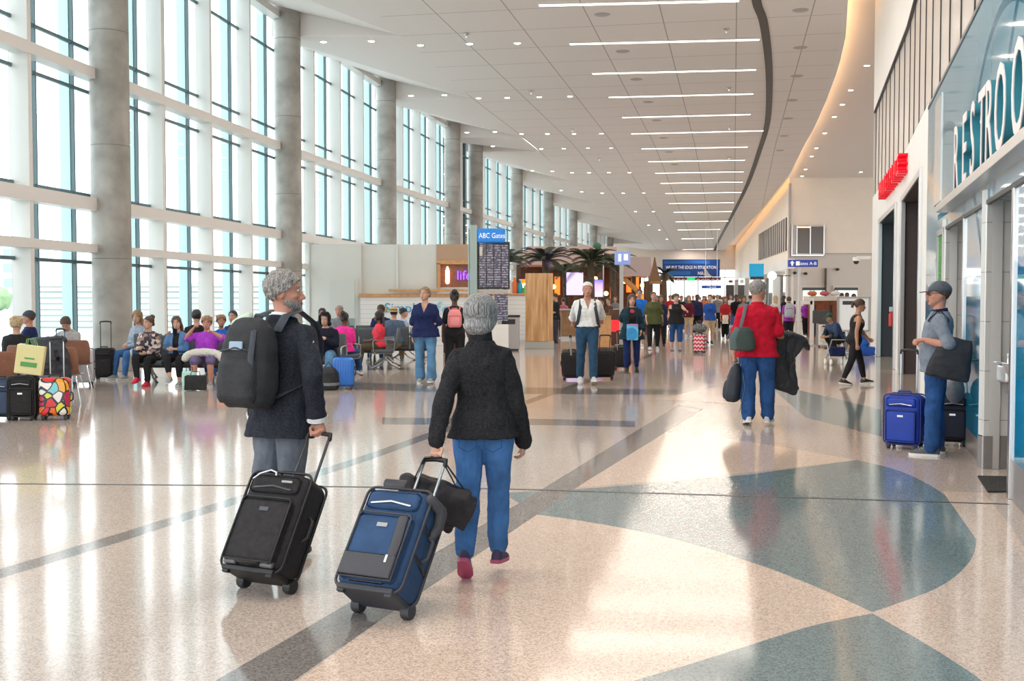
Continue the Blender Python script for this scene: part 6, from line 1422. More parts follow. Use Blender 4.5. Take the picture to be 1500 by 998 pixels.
# walking woman in black, right
L_ = V((put(1251, 564).x, put(1251, 564).y, 0))
person('person', 'woman in black tank top and leggings striding to the right', L_, -90, 1.62,
    dict(lean=9, head=(-4, 6, 0), aR=((-.25, -.15, -1), (.02, -.1, -1), dict(curl=.6)), aL=((.45, .1, -1), (.75, .1, -.7), dict(curl=.9)), lR=((-.22, 0, -1), (-.42, 0, -1), 0, 8), lL=((.38, 0, -1), (.20, 0, -1), 0, -6)),
    dict(top=dict(name='tank_top', mat=BLKT, hem=-.02, skirt=0, loose=.004, sleeve=0, strap=.10, neckcut=('v', .09, .44, .36, .5)), bottom=dict(name='leggings', mat=BLKL, loose=.001, len=1.9), shoes=(SHB, SOLEW)), vs=.010, hair=('pony', 'brown'), sk=SK_T, fem=True, bulk=1.12)
# white shirt man
L_ = put(860, 563)
s1, S1, (a1, b1) = suitcase('black suitcase on the left of the white-haired man, silver handle', put(838, 557), 170, .38, .25, .50, BALL, 18, .36, hm=ALU, spinner=False, hw=.02)
s2, S2, (a2, b2) = suitcase('wide black suitcase on the right of the white-haired man', put(883, 556), 184, .44, .28, .52, BALL, 18, .34, hm=BLACKM, hw=.20)
person('person', 'white-haired man in white shirt walking forward with two black suitcases', L_, 180, 1.87,
    dict(lean=2, head=(0, 2, 0), aR=('ik', S1((0, a1, b1)), (-1, .3, 0), dict(hd=(0, .2, -1), pn=(0, 1, 0), curl=1.2)), aL=('ik', S2((0, a2, b2)), (1, .3, 0), dict(hd=(0, .2, -1), pn=(0, 1, 0), curl=1.2)), lR=((-.03, .12, -1), (-.02, .28, -1), 0, 20), lL=((.02, -.2, -1), (0, .0, -1), 5, -4)),
    dict(top=dict(mat=WSHIRT, hem=.05, loose=.03, sleeve=1.55, cuff=1.3, neckcut=('v', .07, .49, .36, .34), disp=.035), bottom=dict(name='jeans', mat=SLATEJ, loose=.012, minr=.07, belt=BALL2, top=.11, disp=.02), shoes=(SHW, SOLEW)), vs=.010, hair=('short', 'white'), sk=SK_R, bulk=1.08)
wp = bpy.data.objects['person.004'] if False else None
WPt = lambda p: Matrix.Translation(L_) @ Matrix.Rotation(R(180), 4, 'Z') @ (V(p)*(1.87/1.75))
Mb = Matrix.Translation(WPt((0, -.17, .95))) @ Matrix.Rotation(R(180), 4, 'Z')
mi = Mb.inverted()
backpack('dark backpack worn by the white-haired man, its straps over his white shirt', Mb, .30, .18, .46, BPM, BPB, [([mi @ WPt((s_*x, y, z)) for x, y, z in ((.10, -.16, 1.38), (.11, -.05, 1.475), (.115, .06, 1.45), (.13, .15, 1.32), (.17, .15, 1.1), (.20, .04, .98), (.16, -.14, .98))], (.03, .007), (1, 0, 0)) for s_ in (-1, 1)], vs=.012)
# woman with printed bag
L_ = put(925, 546)
s3, S3, (a3, b3) = suitcase('small black suitcase behind the long-haired woman with the printed bag', put(911, 541), 165, .36, .22, .44, BALL, 16, .40, hm=mat('pinkish tube', (.45, .25, .25), .35, .6), hw=.16)
pw = person('person', 'long-haired woman with pink scarf and black wrap carrying a printed bag', L_, 178, 1.66,
    dict(lean=0, head=(4, 0, 0), aR=('ik', S3((0, a3, b3)), (-1, .2, 0), dict(hd=(0, .1, -1), pn=(0, 1, 0), curl=1.2)), aL=((.25, -.1, -1), (-.1, -.5, -.6)), lR=((-.04, -.14, -1), (-.02, .0, -1), 0, 0), lL=((.04, .08, -1), (.02, .25, -1), 0, 14)),
    dict(top=dict(mat=BLKT, hem=-.1, loose=.015, sleeve=1.6), jacket=dict(name='wrap', mat=TEALSH, hem=-.18, loose=.03, skirt=.06, open=.06, sleeve=1.5, cuff=1.5, disp=.04), bottom=dict(name='leggings', mat=DBLUEL, loose=.004, minr=.05), shoes=(SHB, SOLEB), scarf=cloth('dusty pink scarf', hexc('#b34c62'))), vs=.012, hair=('long', 'brown'), fem=True, bulk=1.15, sk=SK_L)
def printed(nt, b, N, L):
    g = N.new('ShaderNodeTexCoord'); d1 = N.new('ShaderNodeVectorMath'); d1.operation = 'DISTANCE'; d1.inputs[1].default_value = (.03, -.06, -.04); L.new(g.outputs['Object'], d1.inputs[0])
    cr = N.new('ShaderNodeValToRGB'); cr.color_ramp.interpolation = 'CONSTANT'; e = cr.color_ramp.elements; e[0].color = (.85, .35, .10, 1); e[1].position = .08; e[1].color = (.75, .65, .5, 1); q = e.new(.105); q.color = (.03, .3, .65, 1); q = e.new(.17); q.color = (.1, .55, .8, 1); q = e.new(.21); q.color = (.4, .25, .55, 1)
    L.new(d1.outputs['Value'], cr.inputs['Fac']); L.new(cr.outputs['Color'], b.inputs['Base Color']); b.inputs['Roughness'].default_value = .5
t = thing('printed_bag', 'blue bag with an orange round print held before the scarfed woman', 'bag', pw.W((.0, .24, .92)), 180)
b = MB(); b.box((0, 0, 0), (.24, .10, .34)); vox('bag_body', b, node_mat('printed panel', printed), t, .012, 6, .02); MB().tube([(-.08, 0, .15), (-.10, .08, .40), (-.08, .2, .52)], [(.012, .004)]*3, 6).tube([(.08, 0, .15), (.10, .08, .40), (.08, .2, .52)], [(.012, .004)]*3, 6).build('strap', BALL2, t, smooth=50)
# navy top woman
L_ = put(623, 562)
person('person', 'woman in navy blouse and light jeans walking forward near the seats', L_, 176, 1.80,
    dict(lean=0, head=(-22, 2, 0), aR=((-.2, .02, -1), (-.05, -.1, -1), dict(curl=.5)), aL=((.30, .05, -1), (-.75, -.45, -.25), dict(hd=(-1, -.2, -.1), pn=(-.1, .9, 0), curl=.7)), lR=((-.02, .05, -1), (.02, .22, -1), 0, 12), lL=((.04, -.16, -1), (.0, .03, -1), -5, 0)),
    dict(top=dict(name='blouse', mat=NAVYT, hem=-.08, loose=.03, skirt=.02, sleeve=.95, cuff=1.35, neckcut=('v', .085, .47, .36, .42), disp=.035), bottom=dict(name='jeans', mat=DENIML, loose=.008, minr=.075, flare=.03, disp=.02), shoes=(SHG, SOLEW), ), vs=.010, hair=('pony', 'dblonde'), fem=True, bulk=1.22, sk=SK_L)
# pink backpack woman
L_ = V((put(666, 560).x, put(666, 560).y, 0))
pk = person('person', 'dark-haired woman in black with pink backpack walking away', L_, 4, 1.72,
    dict(lean=0, head=(0, 0, 0), aR=((.25, .0, -1), (.22, .12, -1)), aL=((-.2, 0, -1), (-.1, .15, -1)), lR=((.03, .08, -1), (0, -.02, -1), 0, 0), lL=((-.03, -.05, -1), (-.02, -.2, -1), 0, 15)),
    dict(top=dict(mat=BLKT, hem=-.02, loose=.012, sleeve=.7, cuff=1.2), bottom=dict(name='leggings', mat=BLKL, loose=.006, minr=.05), shoes=(SHB, SOLEW)), vs=.011, hair=('bun', 'black'), fem=True, bulk=1.1, sk=SK_D)
PKB = mat('pink backpack', hexc('#e58c8c'), .6, bump=(40, .3)); PKD = mat('pink trim', hexc('#c96a70'), .6)
Mb = Matrix.Translation(pk.W((0, -.115, 1.06))) @ Matrix.Rotation(R(4), 4, 'Z'); mi = Mb.inverted()
backpack('pink backpack worn by the woman in black walking away', Mb, .27, .15, .34, PKB, PKD, [([mi @ pk.W((s_*x, y, z)) for x, y, z in ((.08, -.12, 1.38), (.10, -.03, 1.455), (.11, .06, 1.42), (.13, .10, 1.25), (.15, .0, 1.12), (.10, -.12, 1.10))], (.022, .006), (1, 0, 0)) for s_ in (-1, 1)], vs=.011)
t = thing('small_handbag', 'small grey-green bag in the hand of the pink backpack woman', 'bag', pk.W(pk.hand['R'])-V((0, 0, .20))); b = MB(); b.box((0, 0, 0), (.22, .10, .18)); vox('bag_body', b, GRNB2, t, .012, 4, .02); MB().tube([(-.06, 0, .08), (0, 0, .2), (.06, 0, .08)], .009, 6).build('handle', BALL2, t)
# couple in olive and blue
person('person', 'person in olive top and black trousers walking forward in front of the one in blue', put(957, 513), 178, 1.78,
    dict(head=(0, 0, 0), aR=((-.2, -.1, -1), (.0, -.4, -.9)), aL=((.28, 0, -1), (.15, .05, -1)), lR=((-.02, -.05, -1), (0, .1, -1), 5, 0), lL=((.05, .02, -1), (.02, .2, -1), 0, 8)),
    dict(top=dict(mat=OLIVE, hem=-.14, loose=.035, skirt=.03, sleeve=.8, cuff=1.4, neckcut=('round', .10, .47), disp=.03), bottom=dict(mat=BLKL, loose=.008, minr=.055), shoes=(SHW, SOLEW)), vs=.015, hair=('short', 'brown'), fem=True, bulk=1.3, sk=SK_L)
person('person', 'tall dark-haired man in bright blue shirt behind the person in olive', put(943, 512)+V((0, 1.2, 0)), 172, 1.88,
    dict(head=(-8, 0, 0), lR=((0, .05, -1), (0, .15, -1), 0, 5), lL=((0, -.1, -1), (0, 0, -1), 0, 0)),
    dict(top=dict(mat=BLUET, hem=-.1, loose=.02, sleeve=.8), bottom=dict(mat=cloth('dark shorts', (.03, .03, .04)), len=.9, loose=.03), shoes=(SHW, SOLEW), glasses=True), vs=.016, hair=('short', 'black'), bulk=1.05, sk=SK_L)
sc_, Sc, (ac, bc) = suitcase('red and white chevron patterned suitcase beside the woman in the black tank top', put(1025, 518), 150, .34, .24, .50, None or mat('tmp', (1, 1, 1)), 0, .36, spinner=True, hm=BLACKM)
def chev(nt, b, N, L):
    g = N.new('ShaderNodeTexCoord'); s = N.new('ShaderNodeSeparateXYZ'); L.new(g.outputs['Object'], s.inputs['Vector'])
    pp = N.new('ShaderNodeMath'); pp.operation = 'PINGPONG'; pp.inputs[1].default_value = .05; L.new(s.outputs['X'], pp.inputs[0]); ad = N.new('ShaderNodeMath'); L.new(s.outputs['Z'], ad.inputs[0]); L.new(pp.outputs[0], ad.inputs[1])
    m = N.new('ShaderNodeMath'); m.operation = 'MODULO'; m.inputs[1].default_value = .11; L.new(ad.outputs[0], m.inputs[0]); l = N.new('ShaderNodeMath'); l.operation = 'LESS_THAN'; l.inputs[1].default_value = .045; L.new(m.outputs[0], l.inputs[0])
    mx = N.new('ShaderNodeMix'); mx.data_type = 'RGBA'; mx.inputs['A'].default_value = (*hexc('#c22342'), 1); mx.inputs['B'].default_value = (.7, .62, .62, 1); L.new(l.outputs[0], mx.inputs['Factor']); L.new(mx.outputs['Result'], b.inputs['Base Color']); b.inputs['Roughness'].default_value = .5
for ch in sc_.children:
    if ch.name.split('.')[0] in ('shell', 'front_pocket', 'upper_pocket'): ch.data.materials[0] = node_mat('chevron', chev)
    for g2 in ch.children: pass
t = thing('duffel_bag', 'small grey and black bag standing on top of the chevron suitcase', 'bag', put(1025, 518)+V((0, -.01, .61)), 150); b = MB(); b.tube([(-.10, 0, .12), (.10, 0, .12)], [(.12, .11)]*2, 12, side=(0, 0, 1)); vox('bag_body', b, mat('grey check', (.12, .13, .13), .7, var=(30, .8)), t, .014, 3, .02); MB().tube([(-.08, 0, .22), (0, 0, .30), (.08, 0, .22)], .01, 6).build('handle', mat('red strap', (.4, .04, .06), .6), t)
person('person', 'woman in black sleeveless top and cropped jeans pulling the chevron suitcase', put(990, 514), 180, 1.72,
    dict(head=(4, 0, 0), aL=('ik', Sc((0, ac, bc)), (.5, 0, -1), dict(hd=(.6, 0, -.4), curl=1.1)), aR=((-.2, 0, -1), (.0, -.1, -1)), lR=((-.03, .02, -1), (-.01, .12, -1), 0, 6), lL=((.04, -.08, -1), (0, 0, -1), 0, 0)),
    dict(top=dict(name='tank_top', mat=BLKT, hem=-.10, loose=.02, skirt=.01, sleeve=0, strap=.15, neckcut=('round', .10, .44)), bottom=dict(name='jeans', mat=DENIMD, len=1.45, minr=.08, loose=.01), shoes=(SHG, SOLEB)), vs=.015, hair=('curly', 'brown'), fem=True, bulk=1.35, sk=SK_L)
person('person', 'woman in dark top half hidden behind the woman in the black sleeveless top', put(974, 510)+V((0, 1.0, 0)), 172, 1.68,
    dict(head=(10, 0, 0), lR=((0, .05, -1), (0, .2, -1), 0, 8), lL=((0, -.1, -1), (0, 0, -1), 0, 0)), dict(top=dict(mat=cloth('indigo top', hexc('#232745')), hem=-.2, loose=.03, sleeve=1.0), bottom=dict(mat=BLKL, loose=.01), shoes=(SHB, SOLEB)), vs=.017, hair=('long', 'brown'), fem=True, bulk=1.2, sk=SK_T, detail=0)
# man at pillar
person('person', 'man in black t-shirt and dark trousers standing beside the pine pillar', put(814, 503), 88, 1.78,
    dict(head=(0, 14, 0), aR=((-.1, .02, -1), (-1, 0, -.1), dict(curl=.8)), aL=((-.15, 0, -1), (-1, .0, -.2), dict(curl=.8)), lR=((0, .03, -1), (.02, 0, -1), 0, 0), lL=((-.02, -.03, -1), (0, 0, -1), 0, 0)), dict(top=dict(mat=BLKT, hem=-.08, sleeve=.8, loose=.015), bottom=dict(mat=cloth('dark slate trousers', hexc('#3a3d52')), loose=.012, minr=.065), shoes=(SHB, SOLEB)), vs=.014, hair=('short', 'brown'), bulk=1.05, sk=SK_L)
# ================================================================ seating
VINYL = mat('grey seat vinyl', (.085, .10, .11), .5, bump=(30, .2)); SEATM = mat('satin frame', (.42, .43, .43), .35, .9); WALN = mat('walnut shell', hexc('#8a5f4c'), .35, var=(10, .15), bump=(8, .1, (1, 1, 8)))
def shell_chair(label, loc, rz, group=None):
    t = thing('shell_chair', label, 'chair', loc, rz, group)
    # bent plywood shell: back + seat in one
    prof = [(.23, .44), (.10, .425), (-.08, .43), (-.19, .47), (-.235, .58), (-.265, .72), (-.285, .87)]
    b = MB(); rows = []
    for i, (y, z) in enumerate(prof):
        w = (.22, .225, .22, .205, .215, .225, .20)[i]; c = .03 if i > 2 else -.01
        rows.append([V((w*x, y+(c*x*x if i > 2 else 0), z-(0 if i > 2 else c*x*x))) for x in (-1, -.66, -.33, 0, .33, .66, 1)])
    vs_ = []; 
    for k, off in ((0, 0), (1, .012)):
        for i, r in enumerate(rows):
            a = V((0, prof[min(6, i+1)][0]-prof[max(0, i-1)][0], prof[min(6, i+1)][1]-prof[max(0, i-1)][1])).normalized(); nrm = V((0, -a.z, a.y))
            vs_ += [p+nrm*off for p in r]
    fs = []; W_ = 7; N_ = len(rows)
    for i in range(N_-1):
        for j in range(W_-1): q = i*W_+j; fs.append((q, q+1, q+W_+1, q+W_)); q2 = q+N_*W_; fs.append((q2, q2+W_, q2+W_+1, q2+1))
    o = N_*W_
    for j in range(W_-1): fs.append((j, j+o, j+1+o, j+1)); q = (N_-1)*W_+j; fs.append((q, q+1, q+1+o, q+o))
    for i in range(N_-1): q = i*W_; fs.append((q, q+W_, q+W_+o, q+o)); q += W_-1; fs.append((q, q+o, q+W_+o, q+W_))
    b.add(vs_, fs); b.build('shell', WALN, t, smooth=60, sub=1)
    for sx in (-1, 1):
        for sy in (-1, 1): MB().tube([(sx*.15, sy*.12, .425), (sx*.24, sy*.23, .0)], .0105, 8).build('leg', CHROME, t, smooth=50)
    for y in (.12, -.12): MB().tube([(-.15, y, .42), (.15, y, .42)], .009, 6).build('cross_bar', CHROME, t, smooth=50)
    return t
c = G(25, 604); shell_chair('nearest walnut shell chair, cut by the left edge of the photo', V((c.x-.22, c.y, 0)), 25)
c = AT(94, 520, 16.6); shell_chair('walnut shell chair with the black jacket over it, behind the patterned suitcase', V((c.x+.05, c.y, 0)), 8)
c = AT(40, 520, 17.2); shell_chair('walnut shell chair of the blond woman in black, with a blue item on top', V((c.x, c.y, 0)), 0)
c = AT(115, 520, 19.2); shell_chair('walnut shell chair that the reading woman leans over', V((c.x, c.y, 0)), 15)
# left luggage
b0 = G(4, 616); suitcase('slate blue suitcase at the left edge below the nearest shell chair', V((b0.x-.05, b0.y+.1, 0)), -5, .36, .24, .48, mat('slate fabric', hexc('#33435f'), .7), 0, 0, spinner=True)
b0 = G(33, 616); suitcase('black suitcase carrying the pale green shopping bag, left of the patterned one', V((b0.x, b0.y+.05, 0)), 4, .34, .24, .52, BALL, 0, 0, spinner=True)
def patt(nt, b, N, L):
    g = N.new('ShaderNodeTexCoord'); n = N.new('ShaderNodeTexNoise'); n.inputs['Scale'].default_value = 3.2; n.inputs['Detail'].default_value = 0; L.new(g.outputs['Object'], n.inputs['Vector'])
    vo = N.new('ShaderNodeTexVoronoi'); vo.inputs['Scale'].default_value = 6.5; ad = N.new('ShaderNodeVectorMath'); ad.operation = 'ADD'; L.new(g.outputs['Object'], ad.inputs[0]); sc2 = N.new('ShaderNodeVectorMath'); sc2.operation = 'SCALE'; sc2.inputs['Scale'].default_value = .25; L.new(n.outputs['Color'], sc2.inputs[0]); L.new(sc2.outputs[0], ad.inputs[1]); L.new(ad.outputs[0], vo.inputs['Vector'])
    ve = N.new('ShaderNodeTexVoronoi'); ve.feature = 'DISTANCE_TO_EDGE'; ve.inputs['Scale'].default_value = 6.5; L.new(ad.outputs[0], ve.inputs['Vector'])
    sp = N.new('ShaderNodeSeparateColor'); L.new(vo.outputs['Color'], sp.inputs['Color'])
    cr = N.new('ShaderNodeValToRGB'); cr.color_ramp.interpolation = 'CONSTANT'; e = cr.color_ramp.elements; e[0].color = (*hexc('#e8a020'), 1); e[1].position = .84; e[1].color = (*hexc('#e8e4e0'), 1)
    for p, c in ((.18, '#d8343c'), (.36, '#b8284a'), (.5, '#6cc4cc'), (.6, '#e86a28'), (.7, '#7a2a78'), (.78, '#d8d838')): q = e.new(p); q.color = (*hexc(c), 1)
    L.new(sp.outputs['Red'], cr.inputs['Fac']); lt = N.new('ShaderNodeMath'); lt.operation = 'LESS_THAN'; lt.inputs[1].default_value = .055; L.new(ve.outputs['Distance'], lt.inputs[0])
    mx = N.new('ShaderNodeMix'); mx.data_type = 'RGBA'; mx.inputs['B'].default_value = (.01, .01, .015, 1); L.new(lt.outputs[0], mx.inputs['Factor']); L.new(cr.outputs['Color'], mx.inputs['A']); L.new(mx.outputs['Result'], b.inputs['Base Color']); b.inputs['Roughness'].default_value = .2
PAT = node_mat('colour block shell', patt)
b0 = G(78, 616); suitcase('hard suitcase with bright colour-block pattern and black outlines', V((b0.x, b0.y+.08, 0)), 8, .38, .25, .50, PAT, 0, .50, style='plain', spinner=True, hw=.17, hm=ALU)
b0 = G(119, 565); suitcase('white hard suitcase on wheels beside the nearest concrete column', V((b0.x, b0.y+.1, 0)), 6, .38, .26, .62, mat('white shell', (.70, .69, .72), .3), 0, 0, style='hard', spinner=True, m2=mat('navy edge', (.03, .05, .15), .5))
b0 = AT(121, 520, 19.9); suitcase('black upright suitcase with tall handle beside the reading woman', V((b0.x-.12, 21.3, 0)), 6, .36, .24, .55, BALL, 0, .52, hm=BLACKM, spinner=True, hw=.2)
b0 = AT(51, 520, 17.9); suitcase('blue cabin case with raised dark handle beside the blond woman', V((b0.x+.1, 18.6, 0)), 0, .34, .22, .50, COBALT, 0, .50, hm=mat('blue tube', (.03, .1, .25), .4), spinner=True, hw=.14)
# shopping bag on black suitcase
b0 = G(36, 616); t = thing('shopping_bag', 'pale green and cream paper shopping bag standing on the black suitcase', 'bag', V((b0.x+.04, b0.y+.05, .60)), 12)
b = MB(); b.prism([(-.17, -.07), (.17, -.07), (.17, .07), (-.17, .07)], 0, .38); b.xf(Matrix.Rotation(R(8), 4, 'Y')); b.build('bag_body', mat('bag paper', hexc('#dcd49c'), .7, bump=(6, .6)), t, bevel=.012)
b = MB(); b.bb(-.10, .10, -.076, -.07, .10, .16); b.bb(-.06, .06, -.076, -.07, .2, .22); b.xf(Matrix.Rotation(R(8), 4, 'Y')); b.build('green_print', mat('green print', hexc('#5a9a54'), .6), t)
for s_ in (-1, 1): MB().tube([(-.02, s_*.05, .37), (0, s_*.05, .46), (.08, s_*.05, .46), (.11, s_*.05, .37)], .006, 6).build('handle', mat('cord', hexc('#6aa05a'), .7), t)
t = thing('travel_pillow', 'orange and cream bundle lying on the nearest shell chair', 'bundle', G(25, 604)+V((-.30, .02, .46)), 20); b = MB(); b.ell((0, 0, .12), (.2, .16, .12)); b.ell((-.05, .03, .26), (.16, .12, .10)); vox('cloth', b, mat('orange cream cloth', hexc('#c98a5c'), .9, var=(5, .6)), t, .014, 3, .04)
p = AT(22, 496, 17.1); t = thing('plastic_bag', 'light blue crumpled bag on top of the shell chair back', 'bag', V((p.x, 17.25, .47)), 0); b = MB(); b.ell((0, 0, .15), (.18, .12, .16)); b.ell((.06, -.02, .32), (.08, .07, .09)); vox('bag_body', b, mat('light blue film', hexc('#8fc3e8'), .35, bump=(10, 1)), t, .012, 2, .05, .06)
p = AT(66, 520, 16.2); t = thing('draped_jacket', 'black quilted jacket draped over a shell chair by the patterned suitcase', 'jacket', V((p.x, 16.35, 0)), 6)
b = MB(); b.tube([(-.20, .0, .93), (.20, -.02, .95)], [(.07, .08)]*2, 12, side=(0, 1, 0)); b.tube([(-.05, -.05, .92), (-.08, -.10, .7), (-.06, -.13, .42)], [(.19, .06), (.22, .07), (.24, .05)], 12); b.tube([(.14, -.04, .92), (.24, -.08, .7), (.26, -.1, .40)], [(.1, .06), (.08, .05), (.09, .05)], 10); vox('jacket_cloth', b, mat('quilted black', (.02, .022, .03), .5, bump=(12, .9)), t, .014, 3, .04, .1)
p = AT(52, 535, 15.4); t = thing('duffel_bag', 'dark grey duffel with a white stripe below the draped jacket', 'bag', V((p.x+.08, 15.35, .0)), 0); b = MB(); b.bb(-.24, .24, -.14, .14, .0, .5); vox('bag_body', b, mat('grey duffel', (.07, .07, .075), .7), t, .016, 6, .02); MB().bb(-.22, .22, -.15, -.13, .46, .48).build('white_stripe', WHITE, t)

def bench(label, loc, rz, n, group=None, backs=True, arms=(0,), padm=VINYL, faces=None):
    """airport beam seat: seats face +y of the local frame"""
    t = thing('beam_seat', label, 'bench', loc, rz, group); W = .60
    MB().bb(-n*W/2, n*W/2, -.06, .02, .30, .36).build('beam', DGREY, t, bevel=.008)
    for k in range(n):
        x = -n*W/2+W*(k+.5)
        b = MB(); rbox(b, W*.94, .48, .09, .36, .03, .06); b.build('seat_pad', padm, t, smooth=50)
        b = MB(); rbox(b, W*.94, .07, .46, 0, .03); b.xf(Matrix.Translation((x, -.22, .44)) @ Matrix.Rotation(R(12), 4, 'X')); 
        t.children[-1].location = (x, 0, 0)
        b.build('backrest', padm, t, smooth=50)
    for x in ([-n*W/2, n*W/2] if not isinstance(arms, str) else [-n*W/2+W*k for k in range(n+1)]):
        b = MB(); b.tube([(x, -.20, .40), (x, -.22, .64), (x, -.18, .665), (x, .22, .655), (x, .26, .63), (x, .25, .40), (x, .2, .36), (x, -.16, .36), (x, -.20, .40)], [(.02, .009)]*9, 8, side=(1, 0, 0)); b.build('armrest', SEATM, t, smooth=50)
    for x in (-n*W/2+.25, n*W/2-.25):
        b = MB(); b.tube([(x, -.02, .33), (x, -.02, .22)], .028, 10); b.tube([(x, -.02, .24), (x, .14, .10), (x, .30, .02)], .022, 8); b.tube([(x, -.02, .24), (x, -.16, .10), (x, -.32, .02)], .022, 8); b.build('leg_frame', SEATM, t, smooth=50)
        for y in (.31, -.33): MB().lathe([(.005, 0), (.035, 0), (.03, .015), (.005, .02)], 12, (x, y, 0)).build('glide', BLACKP, t)
    return t
# row with the three seated women (facing the camera)
bench('grey beam seat row under the three seated women facing the camera', V((-5.75, 20.15, 0)), 178, 4)
# purple lady etc.
def seated(label, px, Y, rz, out, hair, H=1.66, fem=True, bulk=1.0, head=(0, 0, 0), arms=None, legs=None, sk=None, vs=.013, lean=0, detail=1, twist=0, z=.50, dy=0, **k):
    loc = V((AT(px, 470, Y).x, Y+dy, 0)); pose = dict(world=False, aworld=False, sit=z, head=head, lean=lean, twist=twist)
    lg = legs or (((.12, 1, -.02), (.02, .12, -1), 0, 0), ((-.12, 1, -.02), (-.02, .12, -1), 0, 0)); pose['lR'], pose['lL'] = lg
    ar = arms or (((.12, .25, -1), (-.45, .9, -.15), dict(curl=.6)), ((-.12, .25, -1), (.45, .9, -.15), dict(curl=.6))); pose['aR'], pose['aL'] = ar
    return person('person', label, loc, rz, H, pose, out, vs=vs, hair=hair, fem=fem, bulk=bulk, sk=sk, detail=detail, **k)
def camo(nt, b, N, L):
    g = N.new('ShaderNodeTexCoord'); v = N.new('ShaderNodeTexVoronoi'); v.inputs['Scale'].default_value = 17; L.new(g.outputs['Object'], v.inputs['Vector']); sp = N.new('ShaderNodeSeparateColor'); L.new(v.outputs['Color'], sp.inputs['Color'])
    cr = N.new('ShaderNodeValToRGB'); cr.color_ramp.interpolation = 'CONSTANT'; e = cr.color_ramp.elements; e[0].color = (.04, .035, .045, 1); e[1].position = .7; e[1].color = (.62, .55, .5, 1)
    for p, c in ((.3, '#9a7f6c'), (.5, '#5a4a5c')): q = e.new(p); q.color = (*hexc(c), 1)
    L.new(sp.outputs['Red'], cr.inputs['Fac']); L.new(cr.outputs['Color'], b.inputs['Base Color']); b.inputs['Roughness'].default_value = .9
CAMO = node_mat('patterned knit', camo); DENJ = cloth('denim jacket', hexc('#5f86b4'))
YB_ = 20.05
crossed = (((.0, 1, .12), (-.25, .35, -.9), 0, 10), ((-.12, 1, -.02), (-.05, .1, -1), 0, 0))
seated('woman in a patterned brown and white top with red shoes, first seat of the row', 219, YB_, 172, dict(top=dict(mat=CAMO, loose=.03, sleeve=1.9, disp=.03), bottom=dict(mat=BLKL, loose=.006, minr=.055), shoes=(SHR, SHR)), ('bun', 'brown'), head=(-24, 2, 0), legs=crossed, arms=(((.25, .3, -1), (-.5, .8, .1), dict(curl=.7)), ((-.25, .2, -1), (.6, .7, -.2))), bulk=1.08, lean=4)
seated('woman in a denim jacket holding a phone to her ear, second seat', 260, YB_, 180, dict(top=dict(mat=BLKT, loose=.01, sleeve=.5), jacket=dict(name='denim_jacket', mat=DENJ, loose=.012, open=.06, hem=.03, sleeve=1.9), bottom=dict(mat=BLKL, loose=.006, len=1.7), shoes=(SHG, SOLEW), ), ('long', 'brown'), head=(6, 6, 8), legs=crossed, arms=(((.25, .5, -.9), (-.25, -.1, 1), dict(hd=(-.1, -.1, 1), curl=.9)), ((-.2, .35, -1), (.9, .6, .05))), bulk=1.05)
t = thing('phone', 'black phone held at the ear of the denim jacket woman', 'phone', AT(256.5, 487, 19.7), 20); MB().bb(-.035, .035, -.005, .005, -.07, .07).build('case', BLACKP, t, bevel=.006); MB().bb(-.031, .031, -.007, -.005, -.063, .063).build('screen', mat('phone glass', (.01, .01, .015), .08), t)
pl_ = seated('woman in violet t-shirt and mauve shorts with both hands raised to her face', 303, YB_-.05, 184, dict(top=dict(mat=PURPT, loose=.03, sleeve=.75, cuff=1.3, neckcut=('round', .085, .49), disp=.03), bottom=dict(name='shorts', mat=PURPS, len=1.05, loose=.02, minr=.08), shoes=(SHG, SOLEW)), ('curly', 'ginger'), head=(0, 4, 0), arms=(((.62, .5, -.1), (-.62, .1, .75), dict(curl=.9)), ((-.62, .55, -.15), (.8, .2, .5), dict(curl=.9))), bulk=1.28, belly=.04, sk=SK_R, legs=(((.14, 1, -.02), (.02, .05, -1), 0, 0), ((-.1, 1, -.02), (-.0, .05, -1), 0, 0)))
t = thing('neck_pillow', 'fluffy white horseshoe pillow on the lap of the woman in violet', 'pillow', pl_.W((0, .30, .60)), 184); b = MB(); b.tube([(.32*math.cos(a), .04-.05*math.sin(a), .10*math.sin(a)-.06) for a in [math.pi*i/10 for i in range(11)]], .075, 10); vox('fleece_cover', b, mat('white fleece', (.72, .70, .64), .95, bump=(60, 1)), t, .014, 2, .03, .04)
def bagthing(name, label, loc, size, m, rz=0, hand=True, cat='bag'):
    t = thing(name, label, cat, loc, rz); b = MB(); b.bb(-size[0]/2, size[0]/2, -size[1]/2, size[1]/2, .01, size[2]); vox('bag_body', b, m, t, .013, 5, .025, .1)
    if hand: MB().tube([(-size[0]*.25, 0, size[2]*.95), (-size[0]*.2, 0, size[2]*1.25), (size[0]*.2, 0, size[2]*1.25), (size[0]*.25, 0, size[2]*.95)], .008, 6).build('handle', BALL2, t, smooth=50)
    return t
g_ = G(284, 573); bagthing('handbag', 'black handbag on the floor at the feet of the woman in violet', V((g_.x, g_.y+.1, 0)), (.34, .2, .26), BPM)
g_ = G(315, 573); bagthing('plastic_bag', 'orange plastic bag under the seat right of the black handbag', V((g_.x+.03, g_.y+.35, 0)), (.16, .14, .3), mat('orange film', hexc('#e07a48'), .4, bump=(10, 1)))
g_ = G(266, 572); bagthing('plastic_bag', 'pale mint plastic bag between the seated women feet', V((g_.x+.02, g_.y+.4, 0)), (.24, .12, .3), mat('mint film', hexc('#bfe8dc'), .35, bump=(10, 1)))
